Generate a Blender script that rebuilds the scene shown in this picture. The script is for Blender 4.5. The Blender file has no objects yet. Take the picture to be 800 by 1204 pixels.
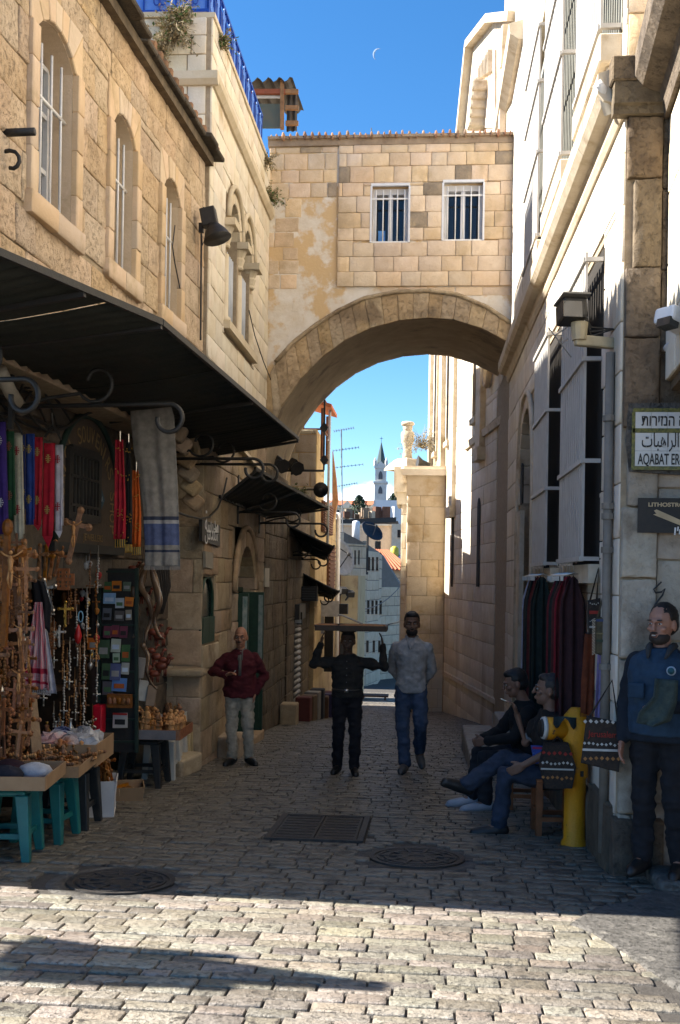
import bpy, bmesh, math, random
import numpy as np
from mathutils import Vector, Matrix, noise
R=math.radians
random.seed(11)
sc=bpy.context.scene
COL=sc.collection
# ------------------------------------------------------------------ camera
F=1230.;RHO=R(.9);TH=R(4.57);PX,PY=400.,679.5;CZ=1.53      # focal length (px of an 800 px wide frame), roll, yaw, principal point, eye height
cd=bpy.data.cameras.new('camera'); cam=bpy.data.objects.new('camera',cd); COL.objects.link(cam); sc.camera=cam
cd.sensor_width=36; cd.lens=F/1204*36; cd.shift_y=(PY-602)/1204; cd.clip_start=.05; cd.clip_end=20000
cam.matrix_world=Matrix.Translation((0,0,CZ))@Matrix.Rotation(TH,4,'Z')@Matrix.Rotation(R(90),4,'X')@Matrix.Rotation(RHO,4,'Z')
# ------------------------------------------------------------------ light
SUN_EL=R(36.5); SUN_TO=Vector((-math.cos(SUN_EL),.045*math.cos(SUN_EL),math.sin(SUN_EL))).normalized()
w=bpy.data.worlds.new('World'); sc.world=w; w.use_nodes=True
def build_world():
    nt=w.node_tree; N=nt.nodes; L=nt.links; bg=N['Background']
    sky=N.new('ShaderNodeTexSky'); sky.sky_type='NISHITA'; sky.sun_disc=False
    sky.sun_elevation=SUN_EL; sky.sun_rotation=math.atan2(SUN_TO.x,SUN_TO.y)
    sky.altitude=800; sky.air_density=1.0; sky.dust_density=.35; sky.ozone_density=3.0
    tc=N.new('ShaderNodeTexCoord'); sep=N.new('ShaderNodeSeparateXYZ'); L.new(tc.outputs['Generated'],sep.inputs[0])
    # low cumulus all round the horizon
    mp=N.new('ShaderNodeMapping'); mp.inputs['Scale'].default_value=(1,1,2.1); mp.inputs['Location'].default_value=(.08,.0,.09); L.new(tc.outputs['Generated'],mp.inputs[0])
    n1=N.new('ShaderNodeTexNoise'); n1.inputs['Scale'].default_value=9; n1.inputs['Detail'].default_value=9; n1.inputs['Roughness'].default_value=.55; L.new(mp.outputs[0],n1.inputs[0])
    mr=N.new('ShaderNodeMapRange'); mr.inputs['From Min'].default_value=.07; mr.inputs['From Max'].default_value=.13; mr.inputs['To Min'].default_value=.17; mr.inputs['To Max'].default_value=-.4
    L.new(sep.outputs['Z'],mr.inputs['Value'])
    ad=N.new('ShaderNodeMath'); ad.operation='ADD'; L.new(n1.outputs['Fac'],ad.inputs[0]); L.new(mr.outputs[0],ad.inputs[1])
    cr=N.new('ShaderNodeMapRange'); cr.interpolation_type='SMOOTHSTEP'; cr.inputs['From Min'].default_value=.55; cr.inputs['From Max'].default_value=.68; L.new(ad.outputs[0],cr.inputs['Value'])
    n2=N.new('ShaderNodeTexNoise'); n2.inputs['Scale'].default_value=22; n2.inputs['Detail'].default_value=6; L.new(mp.outputs[0],n2.inputs[0])
    cc=N.new('ShaderNodeMix'); cc.data_type='RGBA'; cc.inputs['A'].default_value=(7,8,9.4,1); cc.inputs['B'].default_value=(11,11.3,11.8,1); L.new(n2.outputs['Fac'],cc.inputs['Factor'])
    hs=N.new('ShaderNodeHueSaturation'); hs.inputs['Saturation'].default_value=1.28; L.new(sky.outputs[0],hs.inputs['Color'])
    mx=N.new('ShaderNodeMix'); mx.data_type='RGBA'; L.new(cr.outputs[0],mx.inputs['Factor']); L.new(hs.outputs[0],mx.inputs['A']); L.new(cc.outputs['Result'],mx.inputs['B'])
    L.new(mx.outputs['Result'],bg.inputs['Color']); bg.inputs['Strength'].default_value=.066
build_world()
sd=bpy.data.lights.new('sun','SUN'); sd.energy=5.0; sd.angle=R(.55); sd.color=(1,.945,.86)
so=bpy.data.objects.new('sun',sd); COL.objects.link(so); so.rotation_euler=SUN_TO.to_track_quat('Z','Y').to_euler(); so.location=(-30,2,25)
sc.view_settings.view_transform='Standard'; sc.view_settings.look='None'; sc.view_settings.gamma=1; sc.view_settings.use_curve_mapping=False
sc.view_settings.exposure=1.95
sc.render.engine='CYCLES'
cy=sc.cycles; cy.use_denoising=True; cy.max_bounces=9; cy.diffuse_bounces=6; cy.glossy_bounces=3; cy.transmission_bounces=4; cy.transparent_max_bounces=8
cy.caustics_reflective=False; cy.caustics_refractive=False; cy.sample_clamp_indirect=6
# ------------------------------------------------------------------ photograph pixel -> point of the place
def ray(px,py):
    c,s=math.cos(RHO),math.sin(RHO); a=(px-PX)*c+(py-PY)*s; b=-(px-PX)*s+(py-PY)*c
    return Vector((-math.sin(TH)*F+math.cos(TH)*a, math.cos(TH)*F+math.sin(TH)*a, -b))
def at(px,py,Y):
    d=ray(px,py); k=Y/d.y; return Vector((d.x*k,Y,CZ+d.z*k))
def onX(px,py,X):
    d=ray(px,py); k=X/d.x; return Vector((X,d.y*k,CZ+d.z*k))
G0=[(-60,1.0),(0,0),(16.3,-.93),(19,-1.13),(40,-2.9),(60,-3.6),(90,-4),(200,-4)]
def gz(Y):
    for (a,za),(b,zb) in zip(G0,G0[1:]):
        if Y<=b: return za+(zb-za)*(Y-a)/(b-a)
    return G0[-1][1]
def onG(px,py,dz=0):
    d=ray(px,py); lo,hi=.5,150.
    for _ in range(50):
        m=(lo+hi)/2
        if CZ+d.z*m/d.y>gz(m)+dz: lo=m
        else: hi=m
    return at(px,py,lo)
# ------------------------------------------------------------------ mesh helpers
def frame(t,up=Vector((0,0,1))):
    t=t.normalized()
    if abs(t.dot(up))>.98: up=Vector((1,0,0))
    a=up.cross(t).normalized(); return a,t.cross(a).normalized()
class MB:
    def __init__(s): s.v=[]; s.f=[]; s.m=[]; s.cm=0
    def add(s,vs,fs):
        o=len(s.v); s.v+= [tuple(p) for p in vs]; s.f+=[tuple(i+o for i in f) for f in fs]; s.m+=[s.cm]*len(fs); return s
    def hexa(s,p): return s.add(p,[(0,3,2,1),(4,5,6,7),(0,1,5,4),(1,2,6,5),(2,3,7,6),(3,0,4,7)])
    def box(s,c,d,rz=0,rx=0,ry=0):
        M=Matrix.Translation(c)@Matrix.Rotation(rz,4,'Z')@Matrix.Rotation(ry,4,'Y')@Matrix.Rotation(rx,4,'X')
        x,y,z=d[0]/2,d[1]/2,d[2]/2
        return s.hexa([M@Vector(q) for q in ((-x,-y,-z),(x,-y,-z),(x,y,-z),(-x,y,-z),(-x,-y,z),(x,-y,z),(x,y,z),(-x,y,z))])
    def bar(s,a,b,w,h=None,up=Vector((0,0,1))):
        a,b=Vector(a),Vector(b); h=h or w; x,y=frame(b-a,up); x=x*w/2; y=y*h/2
        return s.hexa([a-x-y,a+x-y,a+x+y,a-x+y,b-x-y,b+x-y,b+x+y,b-x+y])
    def tube(s,pts,r,n=8,closed=False,cap=True):
        pts=[Vector(p) for p in pts]; k=len(pts); rs=r if isinstance(r,(list,tuple)) else [r]*k
        vs=[];fs=[]; pa=None
        for i,p in enumerate(pts):
            if closed: t=pts[(i+1)%k]-pts[i-1]
            else: t=pts[min(i+1,k-1)]-pts[max(i-1,0)]
            t=t.normalized() if t.length>1e-9 else Vector((0,0,1))
            if pa is None: a,b=frame(t)
            else:
                a=pa-t*pa.dot(t); a=a.normalized() if a.length>1e-6 else frame(t)[0]; b=t.cross(a)
            pa=a; q=rs[i]; qa,qb=q if isinstance(q,(list,tuple)) else (q,q)
            for j in range(n):
                w_=2*math.pi*j/n; vs.append(p+a*math.cos(w_)*qa+b*math.sin(w_)*qb)
        m=k if closed else k-1
        for i in range(m):
            for j in range(n):
                a0=i*n+j;a1=i*n+(j+1)%n;b0=((i+1)%k)*n+j;b1=((i+1)%k)*n+(j+1)%n
                fs.append((a0,a1,b1,b0))
        if cap and not closed: fs.append(tuple(range(n-1,-1,-1))); fs.append(tuple(range((k-1)*n,k*n)))
        return s.add(vs,fs)
    def lathe(s,c,prof,n=12,sx=1,sy=1):
        c=Vector(c); vs=[];fs=[]
        for r,z in prof:
            for j in range(n):
                w_=2*math.pi*j/n; vs.append((c.x+r*sx*math.cos(w_),c.y+r*sy*math.sin(w_),c.z+z))
        for i in range(len(prof)-1):
            for j in range(n): fs.append((i*n+j,i*n+(j+1)%n,(i+1)*n+(j+1)%n,(i+1)*n+j))
        fs.append(tuple(range(n-1,-1,-1))); k=(len(prof)-1)*n; fs.append(tuple(range(k,k+n)))
        return s.add(vs,fs)
    def ball(s,c,r,n=8,m=5,sc_=(1,1,1)):
        return s.lathe(c,[(max(.001,r*math.sin(math.pi*i/m))*1.0,-r*sc_[2]*math.cos(math.pi*i/m)) for i in range(m+1)],n,sc_[0],sc_[1])
    def prism(s,poly,e):   # poly: list of Vector, extruded by vector e
        poly=[Vector(p) for p in poly]; e=Vector(e); n=len(poly)
        fs=[tuple(range(n-1,-1,-1)),tuple(range(n,2*n))]+[(i,(i+1)%n,n+(i+1)%n,n+i) for i in range(n)]
        return s.add(poly+[p+e for p in poly],fs)
    def grid(s,fn,nu,nv,closed=False):
        vs=[fn(i/nu,j/nv) for j in range(nv+1) for i in range(nu+1)]
        fs=[(j*(nu+1)+i,j*(nu+1)+i+1,(j+1)*(nu+1)+i+1,(j+1)*(nu+1)+i) for j in range(nv) for i in range(nu)]
        return s.add(vs,fs)
    def cloth(s,fn,nu,nv,th=.006):   # a sheet with thickness: fn(u,v)->(point, normal)
        A=[[fn(i/nu,j/nv) for i in range(nu+1)] for j in range(nv+1)]
        vs=[];o=(nu+1)*(nv+1)
        for sg in (1,-1):
            for j in range(nv+1):
                for i in range(nu+1): p,n=A[j][i]; vs.append(Vector(p)+Vector(n)*th/2*sg)
        fs=[]
        for j in range(nv):
            for i in range(nu):
                a=j*(nu+1)+i; q=(a,a+1,a+nu+2,a+nu+1); fs.append(q); fs.append(tuple(o+x for x in reversed(q)))
        rim=[i for i in range(nu+1)]+[j*(nu+1)+nu for j in range(1,nv+1)]+[nv*(nu+1)+i for i in range(nu-1,-1,-1)]+[j*(nu+1) for j in range(nv-1,0,-1)]
        for a,b in zip(rim,rim[1:]+rim[:1]): fs.append((b,a,o+a,o+b))
        return s.add(vs,fs)
    def mesh(s,name='m',smooth=False,origin=None):
        me=bpy.data.meshes.new(name); o=origin or Vector((0,0,0))
        me.from_pydata([(x-o[0],y-o[1],z-o[2]) for x,y,z in s.v],[],s.f)
        if smooth: me.polygons.foreach_set('use_smooth',[True]*len(me.polygons))
        if any(s.m): me.polygons.foreach_set('material_index',s.m)
        return me
    def center(s):
        a=np.array(s.v); return Vector((a.min(0)+a.max(0))/2)
def wloc(o):
    p=Vector((0,0,0))
    while o: p+=o.location; o=o.parent
    return p
def link(o,parent=None):
    COL.objects.link(o)
    if parent: o.parent=parent
    return o
def part(name,mb,mat,parent=None,smooth=False,label=None,kind=None,base=False):
    c=mb.center()
    if base: c.z=min(v[2] for v in mb.v)
    me=mb.mesh(name,smooth,c)
    for m in (mat if isinstance(mat,(list,tuple)) else [mat]): me.materials.append(m)
    o=bpy.data.objects.new(name,me); link(o,parent); o.location=c-(wloc(parent) if parent else Vector((0,0,0)))
    if label: o['label']=label
    if kind: o['kind']=kind
    return o
def thing(name,label,cat,loc=(0,0,0),group=None):
    o=bpy.data.objects.new(name,None); link(o); o.location=loc; o.empty_display_size=.1; o['label']=label; o['category']=cat
    if group: o['group']=group
    return o
def single(name,mb,mat,label,cat,group=None,smooth=False,kind=None):
    o=part(name,mb,mat,None,smooth,label,kind,base=True)
    if cat: o['category']=cat
    if group: o['group']=group
    return o
def copy_tree(o,parent=None):
    c=o.copy(); link(c,parent)
    for ch in list(o.children): copy_tree(ch,c)
    return c
def structure(name,mb,mat,smooth=False,parent=None):
    return part(name,mb,mat,parent,smooth,kind='structure')
def autosmooth(o,ang=40):
    me=o.data
    me.polygons.foreach_set('use_smooth',[True]*len(me.polygons))
    bm=bmesh.new(); bm.from_mesh(me)
    for e in bm.edges:
        if len(e.link_faces)==2 and e.calc_face_angle(0)>R(ang): e.smooth=False
    bm.to_mesh(me); bm.free(); return o
def bevel(o,wd=.01,seg=2):
    m=o.modifiers.new('bevel','BEVEL'); m.width=wd; m.segments=seg; m.limit_method='ANGLE'; m.angle_limit=R(40); return o
# ------------------------------------------------------------------ materials
MATS={}
def mat(name,c,c2=None,rnd=0,hue=0,stain=None,sscale=1.2,sthr=(.52,.7),nscale=6,bump=.0,bscale=40,rough=.85,metal=0,detail=6,streak=False,pit=0,spec=.3,coords='pos',alpha=1,trans=0):
    if name in MATS: return MATS[name]
    m=bpy.data.materials.new(name); MATS[name]=m; m.use_nodes=True; nt=m.node_tree; N=nt.nodes; L=nt.links; b=N['Principled BSDF']
    b.inputs['Roughness'].default_value=rough; b.inputs['Metallic'].default_value=metal; b.inputs['Specular IOR Level'].default_value=spec
    if trans: b.inputs['Transmission Weight'].default_value=trans
    c=tuple(c)+(1,); b.inputs['Base Color'].default_value=c
    def nz(sv,scale,det,rg=.55):
        n=N.new('ShaderNodeTexNoise'); n.inputs['Scale'].default_value=scale; n.inputs['Detail'].default_value=det; n.inputs['Roughness'].default_value=rg; L.new(sv,n.inputs['Vector']); return n.outputs['Fac']
    if coords=='pos': g=N.new('ShaderNodeNewGeometry'); pos=g.outputs['Position']
    else: g=N.new('ShaderNodeTexCoord'); pos=g.outputs['Object']
    oi=N.new('ShaderNodeObjectInfo')
    va=N.new('ShaderNodeVectorMath'); va.operation='MULTIPLY_ADD'; L.new(oi.outputs['Random'],va.inputs[0]); va.inputs[1].default_value=(17,31,23) if rnd else (0,0,0); L.new(pos,va.inputs[2]); pv=va.outputs[0]
    col=None
    if c2:
        mx=N.new('ShaderNodeMix'); mx.data_type='RGBA'; mx.inputs['A'].default_value=c; mx.inputs['B'].default_value=tuple(c2)+(1,)
        rm=N.new('ShaderNodeMapRange'); rm.inputs['From Min'].default_value=.32; rm.inputs['From Max'].default_value=.68; L.new(nz(pv,nscale,detail,.6),rm.inputs['Value']); L.new(rm.outputs[0],mx.inputs['Factor']); col=mx.outputs['Result']
    if rnd or hue:
        h=N.new('ShaderNodeHueSaturation')
        if col: L.new(col,h.inputs['Color'])
        else: h.inputs['Color'].default_value=c
        r1=N.new('ShaderNodeMapRange'); r1.inputs['To Min'].default_value=1-rnd; r1.inputs['To Max'].default_value=1+rnd; L.new(oi.outputs['Random'],r1.inputs['Value']); L.new(r1.outputs[0],h.inputs['Value'])
        if hue:
            m1=N.new('ShaderNodeMath'); m1.operation='MULTIPLY'; m1.inputs[1].default_value=7.31; L.new(oi.outputs['Random'],m1.inputs[0])
            m2=N.new('ShaderNodeMath'); m2.operation='FRACT'; L.new(m1.outputs[0],m2.inputs[0])
            r2=N.new('ShaderNodeMapRange'); r2.inputs['To Min'].default_value=.5-hue; r2.inputs['To Max'].default_value=.5+hue; L.new(m2.outputs[0],r2.inputs['Value']); L.new(r2.outputs[0],h.inputs['Hue'])
            m3=N.new('ShaderNodeMath'); m3.operation='MULTIPLY'; m3.inputs[1].default_value=13.7; L.new(oi.outputs['Random'],m3.inputs[0])
            m4=N.new('ShaderNodeMath'); m4.operation='FRACT'; L.new(m3.outputs[0],m4.inputs[0])
            r3=N.new('ShaderNodeMapRange'); r3.inputs['To Min'].default_value=.82; r3.inputs['To Max'].default_value=1.14; L.new(m4.outputs[0],r3.inputs['Value']); L.new(r3.outputs[0],h.inputs['Saturation'])
        col=h.outputs[0]
    if stain:
        sv=pos
        if streak:
            mp=N.new('ShaderNodeMapping'); mp.inputs['Scale'].default_value=(1,1,.22); L.new(pos,mp.inputs[0]); sv=mp.outputs[0]
        rm=N.new('ShaderNodeMapRange'); rm.interpolation_type='SMOOTHSTEP'; rm.inputs['From Min'].default_value=sthr[0]; rm.inputs['From Max'].default_value=sthr[1]; L.new(nz(sv,sscale,8,.62),rm.inputs['Value'])
        mx=N.new('ShaderNodeMix'); mx.data_type='RGBA'; mx.inputs['B'].default_value=tuple(stain)+(1,); L.new(rm.outputs[0],mx.inputs['Factor'])
        if col: L.new(col,mx.inputs['A'])
        else: mx.inputs['A'].default_value=c
        col=mx.outputs['Result']
    hgt=None
    if bump:
        hgt=nz(pv,bscale,8,.65)
        if pit:
            vo=N.new('ShaderNodeTexNoise'); vo.inputs['Scale'].default_value=bscale*1.1; vo.inputs['Detail'].default_value=7; vo.inputs['Roughness'].default_value=.7; L.new(pv,vo.inputs['Vector'])
            rm=N.new('ShaderNodeMapRange'); rm.inputs['From Min'].default_value=.28; rm.inputs['From Max'].default_value=.46; rm.inputs['To Min'].default_value=-pit*.7; rm.inputs['To Max'].default_value=0; L.new(vo.outputs['Fac'],rm.inputs['Value'])
            am=N.new('ShaderNodeMath'); am.operation='ADD'; L.new(hgt,am.inputs[0]); L.new(rm.outputs[0],am.inputs[1]); hgt=am.outputs[0]
        bp=N.new('ShaderNodeBump'); bp.inputs['Strength'].default_value=bump; bp.inputs['Distance'].default_value=.02; L.new(hgt,bp.inputs['Height']); L.new(bp.outputs[0],b.inputs['Normal'])
    if col: L.new(col,b.inputs['Base Color'])
    return m
def flat(name,c,rough=.6,metal=0,spec=.4,bump=0,bscale=60): return mat(name,c,c2=tuple(x*.72 for x in c),nscale=9,rough=rough,metal=metal,spec=spec,bump=bump,bscale=bscale)
M_ochre=mat('ochre limestone',(.60,.45,.30),(.47,.335,.205),rnd=.1,hue=.005,stain=(.29,.22,.14),sscale=1.6,sthr=(.5,.72),nscale=7,bump=.85,bscale=26,rough=.92,pit=1.2)
M_ochre_dress=mat('dressed ochre limestone',(.65,.495,.335),(.57,.415,.26),rnd=.07,hue=.004,stain=(.36,.26,.14),sscale=2.2,sthr=(.52,.75),nscale=4,bump=.25,bscale=40,rough=.88)
M_white=mat('white limestone',(.72,.655,.535),(.63,.55,.42),rnd=.1,hue=.008,stain=(.42,.32,.19),sscale=1.8,sthr=(.52,.75),nscale=5,bump=.35,bscale=35,rough=.88)
M_convent=mat('pale convent limestone',(.68,.62,.52),(.59,.52,.42),rnd=.1,hue=.008,stain=(.40,.33,.24),sscale=1.4,sthr=(.5,.75),nscale=5,bump=.4,bscale=30,rough=.9,streak=True)
M_bridge=mat('golden bridge limestone',(.68,.54,.39),(.58,.435,.285),rnd=.1,hue=.006,stain=(.45,.34,.215),sscale=1.5,sthr=(.5,.72),nscale=6,bump=.5,bscale=30,rough=.9,pit=.6)
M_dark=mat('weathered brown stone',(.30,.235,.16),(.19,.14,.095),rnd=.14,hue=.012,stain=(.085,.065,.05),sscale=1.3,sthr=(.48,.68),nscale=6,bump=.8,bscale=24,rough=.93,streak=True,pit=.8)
M_lower=mat('weathered street level limestone',(.46,.35,.235),(.34,.25,.16),rnd=.13,hue=.012,stain=(.2,.145,.09),sscale=1.5,sthr=(.5,.72),nscale=6,bump=.65,bscale=26,rough=.92,pit=.8)
M_shop_dark=mat('dark shop wall stone',(.15,.115,.083),(.085,.065,.047),rnd=.2,hue=.01,stain=(.04,.032,.025),sscale=1.5,nscale=6,bump=.7,bscale=24,rough=.95)  # shop wall stone, much darker than the floor above
M_crust=mat('black crusted limestone',(.36,.29,.21),(.22,.18,.135),rnd=.2,stain=(.44,.34,.22),sscale=3,sthr=(.5,.7),nscale=7,bump=.7,bscale=24,rough=.94)
M_grime_shade=mat('grimy and shaded brown stone',(.19,.145,.098),(.10,.075,.052),rnd=.18,hue=.008,stain=(.05,.04,.032),sscale=1.6,sthr=(.46,.66),nscale=6,bump=.9,bscale=22,rough=.94,streak=True,pit=.8)  # real grime on the left walls; painted shade on corner and passage
M_greybeige=mat('grey beige corner stone',(.44,.385,.31),(.34,.29,.22),rnd=.12,hue=.01,stain=(.17,.135,.1),sscale=1.7,sthr=(.48,.7),nscale=6,bump=.6,bscale=26,rough=.92,pit=.7)
M_grille=mat('dull white grille paint',(.46,.44,.41),(.38,.36,.33),nscale=8,bump=.1,bscale=60,rough=.55)
M_mortar=mat('lime mortar',(.40,.32,.22),(.29,.225,.15),nscale=14,bump=.5,bscale=60,rough=.95)
M_mortar_dk=mat('dark mortar',(.13,.11,.09),(.08,.065,.05),nscale=14,bump=.5,bscale=60,rough=.95)
M_plaster=mat('flaking plaster',(.70,.66,.60),(.60,.53,.43),stain=(.57,.41,.23),sscale=1.9,sthr=(.46,.56),nscale=5,bump=.5,bscale=14,rough=.92)
M_pave=mat('worn paving limestone',(.27,.238,.19),(.205,.175,.132),rnd=.36,hue=.026,stain=(.07,.06,.048),sscale=15,sthr=(.58,.66),nscale=13,bump=.8,bscale=34,rough=.5,pit=2.2,spec=.5)
M_pave_far=mat('worn paving limestone far',(.215,.187,.146),(.135,.115,.088),stain=(.06,.05,.042),sscale=6,sthr=(.52,.68),nscale=6,bump=1.0,bscale=32,rough=.48,pit=2.,spec=.5)
M_joint=mat('gritty paving joint',(.085,.076,.066),(.05,.044,.038),nscale=30,bump=.6,bscale=80,rough=.95)
M_cement=mat('grey cement',(.135,.125,.112),(.075,.07,.062),nscale=14,stain=(.2,.185,.16),sscale=6,sthr=(.55,.7),bump=1.0,bscale=26,rough=.85,pit=1.)
M_black=mat('black painted iron',(.018,.018,.018),(.03,.026,.022),nscale=20,bump=.15,bscale=90,rough=.55,spec=.4)
M_whitemetal=mat('white painted steel',(.72,.72,.72),(.62,.62,.62),nscale=12,bump=.05,bscale=80,rough=.45,spec=.4)
M_bluegrey=mat('blue grey painted steel',(.50,.53,.58),(.42,.45,.5),nscale=12,bump=.05,bscale=80,rough=.5)
M_glass=mat('dark window glass',(.012,.016,.022),rough=.06,spec=.6)
M_void=mat('unlit interior',(.03,.026,.022),rough=.95)
# ------------------------------------------------------------------ stones
def stone_mesh(seed,nx=5,nz=3,bev=.05,rough=.12,drop=.16):
    rr=random.Random(seed); mb=MB(); xs=[-.5,-.5+bev]+[-.5+bev+(1-2*bev)*i/nx for i in range(1,nx)]+[.5-bev,.5]; b2=bev*1.6
    zs=[-.5,-.5+b2]+[-.5+b2+(1-2*b2)*i/nz for i in range(1,nz)]+[.5-b2,.5]
    I,J=len(xs),len(zs); vs=[]
    for j,z in enumerate(zs):
        for i,x in enumerate(xs):
            e=i in(0,I-1) or j in(0,J-1); cor=i in(0,I-1) and j in(0,J-1)
            y=-.5+(drop*(1+rr.uniform(-.5,.5)) if e else rr.uniform(-rough,rough)*.5)
            xx=x+rr.uniform(-1,1)*bev*.35; zz=z+rr.uniform(-1,1)*b2*.4
            if cor: xx*=.99; zz*=.98
            vs.append((max(-.5,min(.5,xx)),y,max(-.5,min(.5,zz))))
    fs=[(j*I+i,j*I+i+1,(j+1)*I+i+1,(j+1)*I+i) for j in range(J-1) for i in range(I-1)]
    rim=[i for i in range(I)]+[j*I+I-1 for j in range(1,J)]+[(J-1)*I+i for i in range(I-2,-1,-1)]+[j*I for j in range(J-2,0,-1)]
    o=len(vs); vs+=[(vs[i][0],.5,vs[i][2]) for i in rim]; n=len(rim)
    fs+=[(rim[(k+1)%n],rim[k],o+k,o+(k+1)%n) for k in range(n)]
    mb.add(vs,fs); me=mb.mesh('stone',True)
    return me
STONES={}
def stone_set(m,kind='rough'):
    k=(m.name,kind)
    if k not in STONES:
        L=[]
        for q in range(7):
            me=stone_mesh(q+(50 if kind=='rough' else 0),bev=.022 if kind=='rough' else .012,drop=.11 if kind=='rough' else .08,rough=.2 if kind=='rough' else .04,nx=5 if kind=='rough' else 3,nz=3 if kind=='rough' else 2)
            me.materials.append(m); L.append(me)
        STONES[k]=L
    return STONES[k]
class Fac:
    """a vertical wall plane: u runs along it, z up, out away from it"""
    def __init__(s,x0,y0,ang): s.x0,s.y0,s.a=x0,y0,ang; s.d=Vector((math.cos(ang),math.sin(ang),0)); s.n=Vector((math.sin(ang),-math.cos(ang),0))
    def P(s,u,z,out=0): return Vector((s.x0,s.y0,0))+s.d*u+s.n*out+Vector((0,0,z))
    def uz(s,px,py,out=0):
        d=ray(px,py); o=Vector((s.x0,s.y0,0))+s.n*out; k=o.dot(s.n)/Vector((d.x,d.y,0)).dot(s.n); p=d*k
        return (p-Vector((s.x0,s.y0,0))).dot(s.d), CZ+p.z
    def box(s,mb,u0,u1,z0,z1,o0,o1):
        return mb.hexa([s.P(u0,z0,o1),s.P(u1,z0,o1),s.P(u1,z0,o0),s.P(u0,z0,o0),s.P(u0,z1,o1),s.P(u1,z1,o1),s.P(u1,z1,o0),s.P(u0,z1,o0)])
def rect_sub(rs,h,eps=.03):
    out=[]
    for (a,b,c,d) in rs:
        p,q,r_,t=h
        if p>=b or q<=a or r_>=d or t<=c: out.append((a,b,c,d)); continue
        if r_>c+eps: out.append((a,b,c,r_))
        if t<d-eps: out.append((a,b,t,d))
        c2,d2=max(c,r_),min(d,t)
        if p>a+eps: out.append((a,p,c2,d2))
        if q<b-eps: out.append((q,b,c2,d2))
    return out
def put_stone(F_,a,b,c,d,m,parent,depth,out=0,kind='rough',joint=.012,name='stone_block',rr=random):
    S=stone_set(m,kind); o=bpy.data.objects.new(name,S[rr.randrange(len(S))]); link(o,parent)
    p=F_.P((a+b)/2,(c+d)/2,out+depth/2-.02+rr.uniform(-.004,.006)); o.location=p-wloc(parent); o.rotation_euler=(0,0,F_.a)
    fl=-1 if rr.random()<.5 else 1
    o.scale=((b-a-joint),depth+.04,(d-c-joint)); 
    return o
def masonry(F_,u0,u1,z0,z1,holes,courses,lens,m,parent,depth=.03,out=0,kind='rough',joint=.012,seed=1,name='stone_block',keep=None,alt=None):
    """each block its own object; keep(u,z) may veto a block"""
    rr=random.Random(seed); z=z0; n=0
    while z<z1-.05:
        h=rr.uniform(*courses); 
        if z+h>z1-.09: h=z1-z
        u=u0-rr.uniform(0,lens[0])
        while u<u1-.02:
            l=rr.uniform(*lens); a,b=max(u,u0),min(u+l,u1)
            if u1-b<.1: b=u1; l=u1-u
            u+=l
            if b-a<.05: continue
            rs=[(a,b,z,z+h)]
            for hh in holes: rs=rect_sub(rs,hh)
            for (a2,b2,c2,d2) in rs:
                if b2-a2<.06 or d2-c2<.05: continue
                if keep and not keep((a2+b2)/2,(c2+d2)/2): continue
                put_stone(F_,a2,b2,c2,d2,(alt[0] if alt and rr.random()<alt[1] else m),parent,depth,out,kind,joint,name,rr); n+=1
        z+=h
    return n
def wall_back(F_,mb,u0,u1,z0,z1,holes,o0,o1):
    """solid wall with rectangular openings"""
    us=sorted(set([u0,u1]+[min(max(x,u0),u1) for h in holes for x in h[:2]]))
    for a,b in zip(us,us[1:]):
        if b-a<1e-4: continue
        rs=[(a,b,z0,z1)]
        for h in holes: rs=rect_sub(rs,h,1e-4)
        for (p,q,c,d) in rs: F_.box(mb,p,q,c,d,o0,o1)
    return mb
def arch_pts(u0,u1,zs,rise,n=10):
    """points of an arch from (u0,zs) over the top to (u1,zs)"""
    c=(u0+u1)/2; hw=(u1-u0)/2; Rr=(hw*hw+rise*rise)/(2*rise); zc=zs+rise-Rr; t=math.asin(min(1,hw/Rr)); 
    if rise>hw: t=math.pi-t
    return [(c+Rr*math.sin(-t+2*t*i/n),zc+Rr*math.cos(-t+2*t*i/n)) for i in range(n+1)]
def voussoirs(F_,pts,pts2,o0,o1,m,parent,name='arch_stone',gap=.006):
    k=len(pts)-1
    for i in range(k):
        a,b,c,d=Vector(pts[i]),Vector(pts[i+1]),Vector(pts2[i+1]),Vector(pts2[i]); cen=(a+b+c+d)/4
        q=[cen+(p-cen)*(1-gap/max(.02,(p-cen).length)) for p in (a,b,c,d)]; oo=o1+random.uniform(-.006,.006)
        mb=MB(); mb.hexa([F_.P(p.x,p.y,oo) for p in q]+[F_.P(p.x,p.y,o0) for p in q]); bevel(part(name,mb,m,parent),.008,1)
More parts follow.
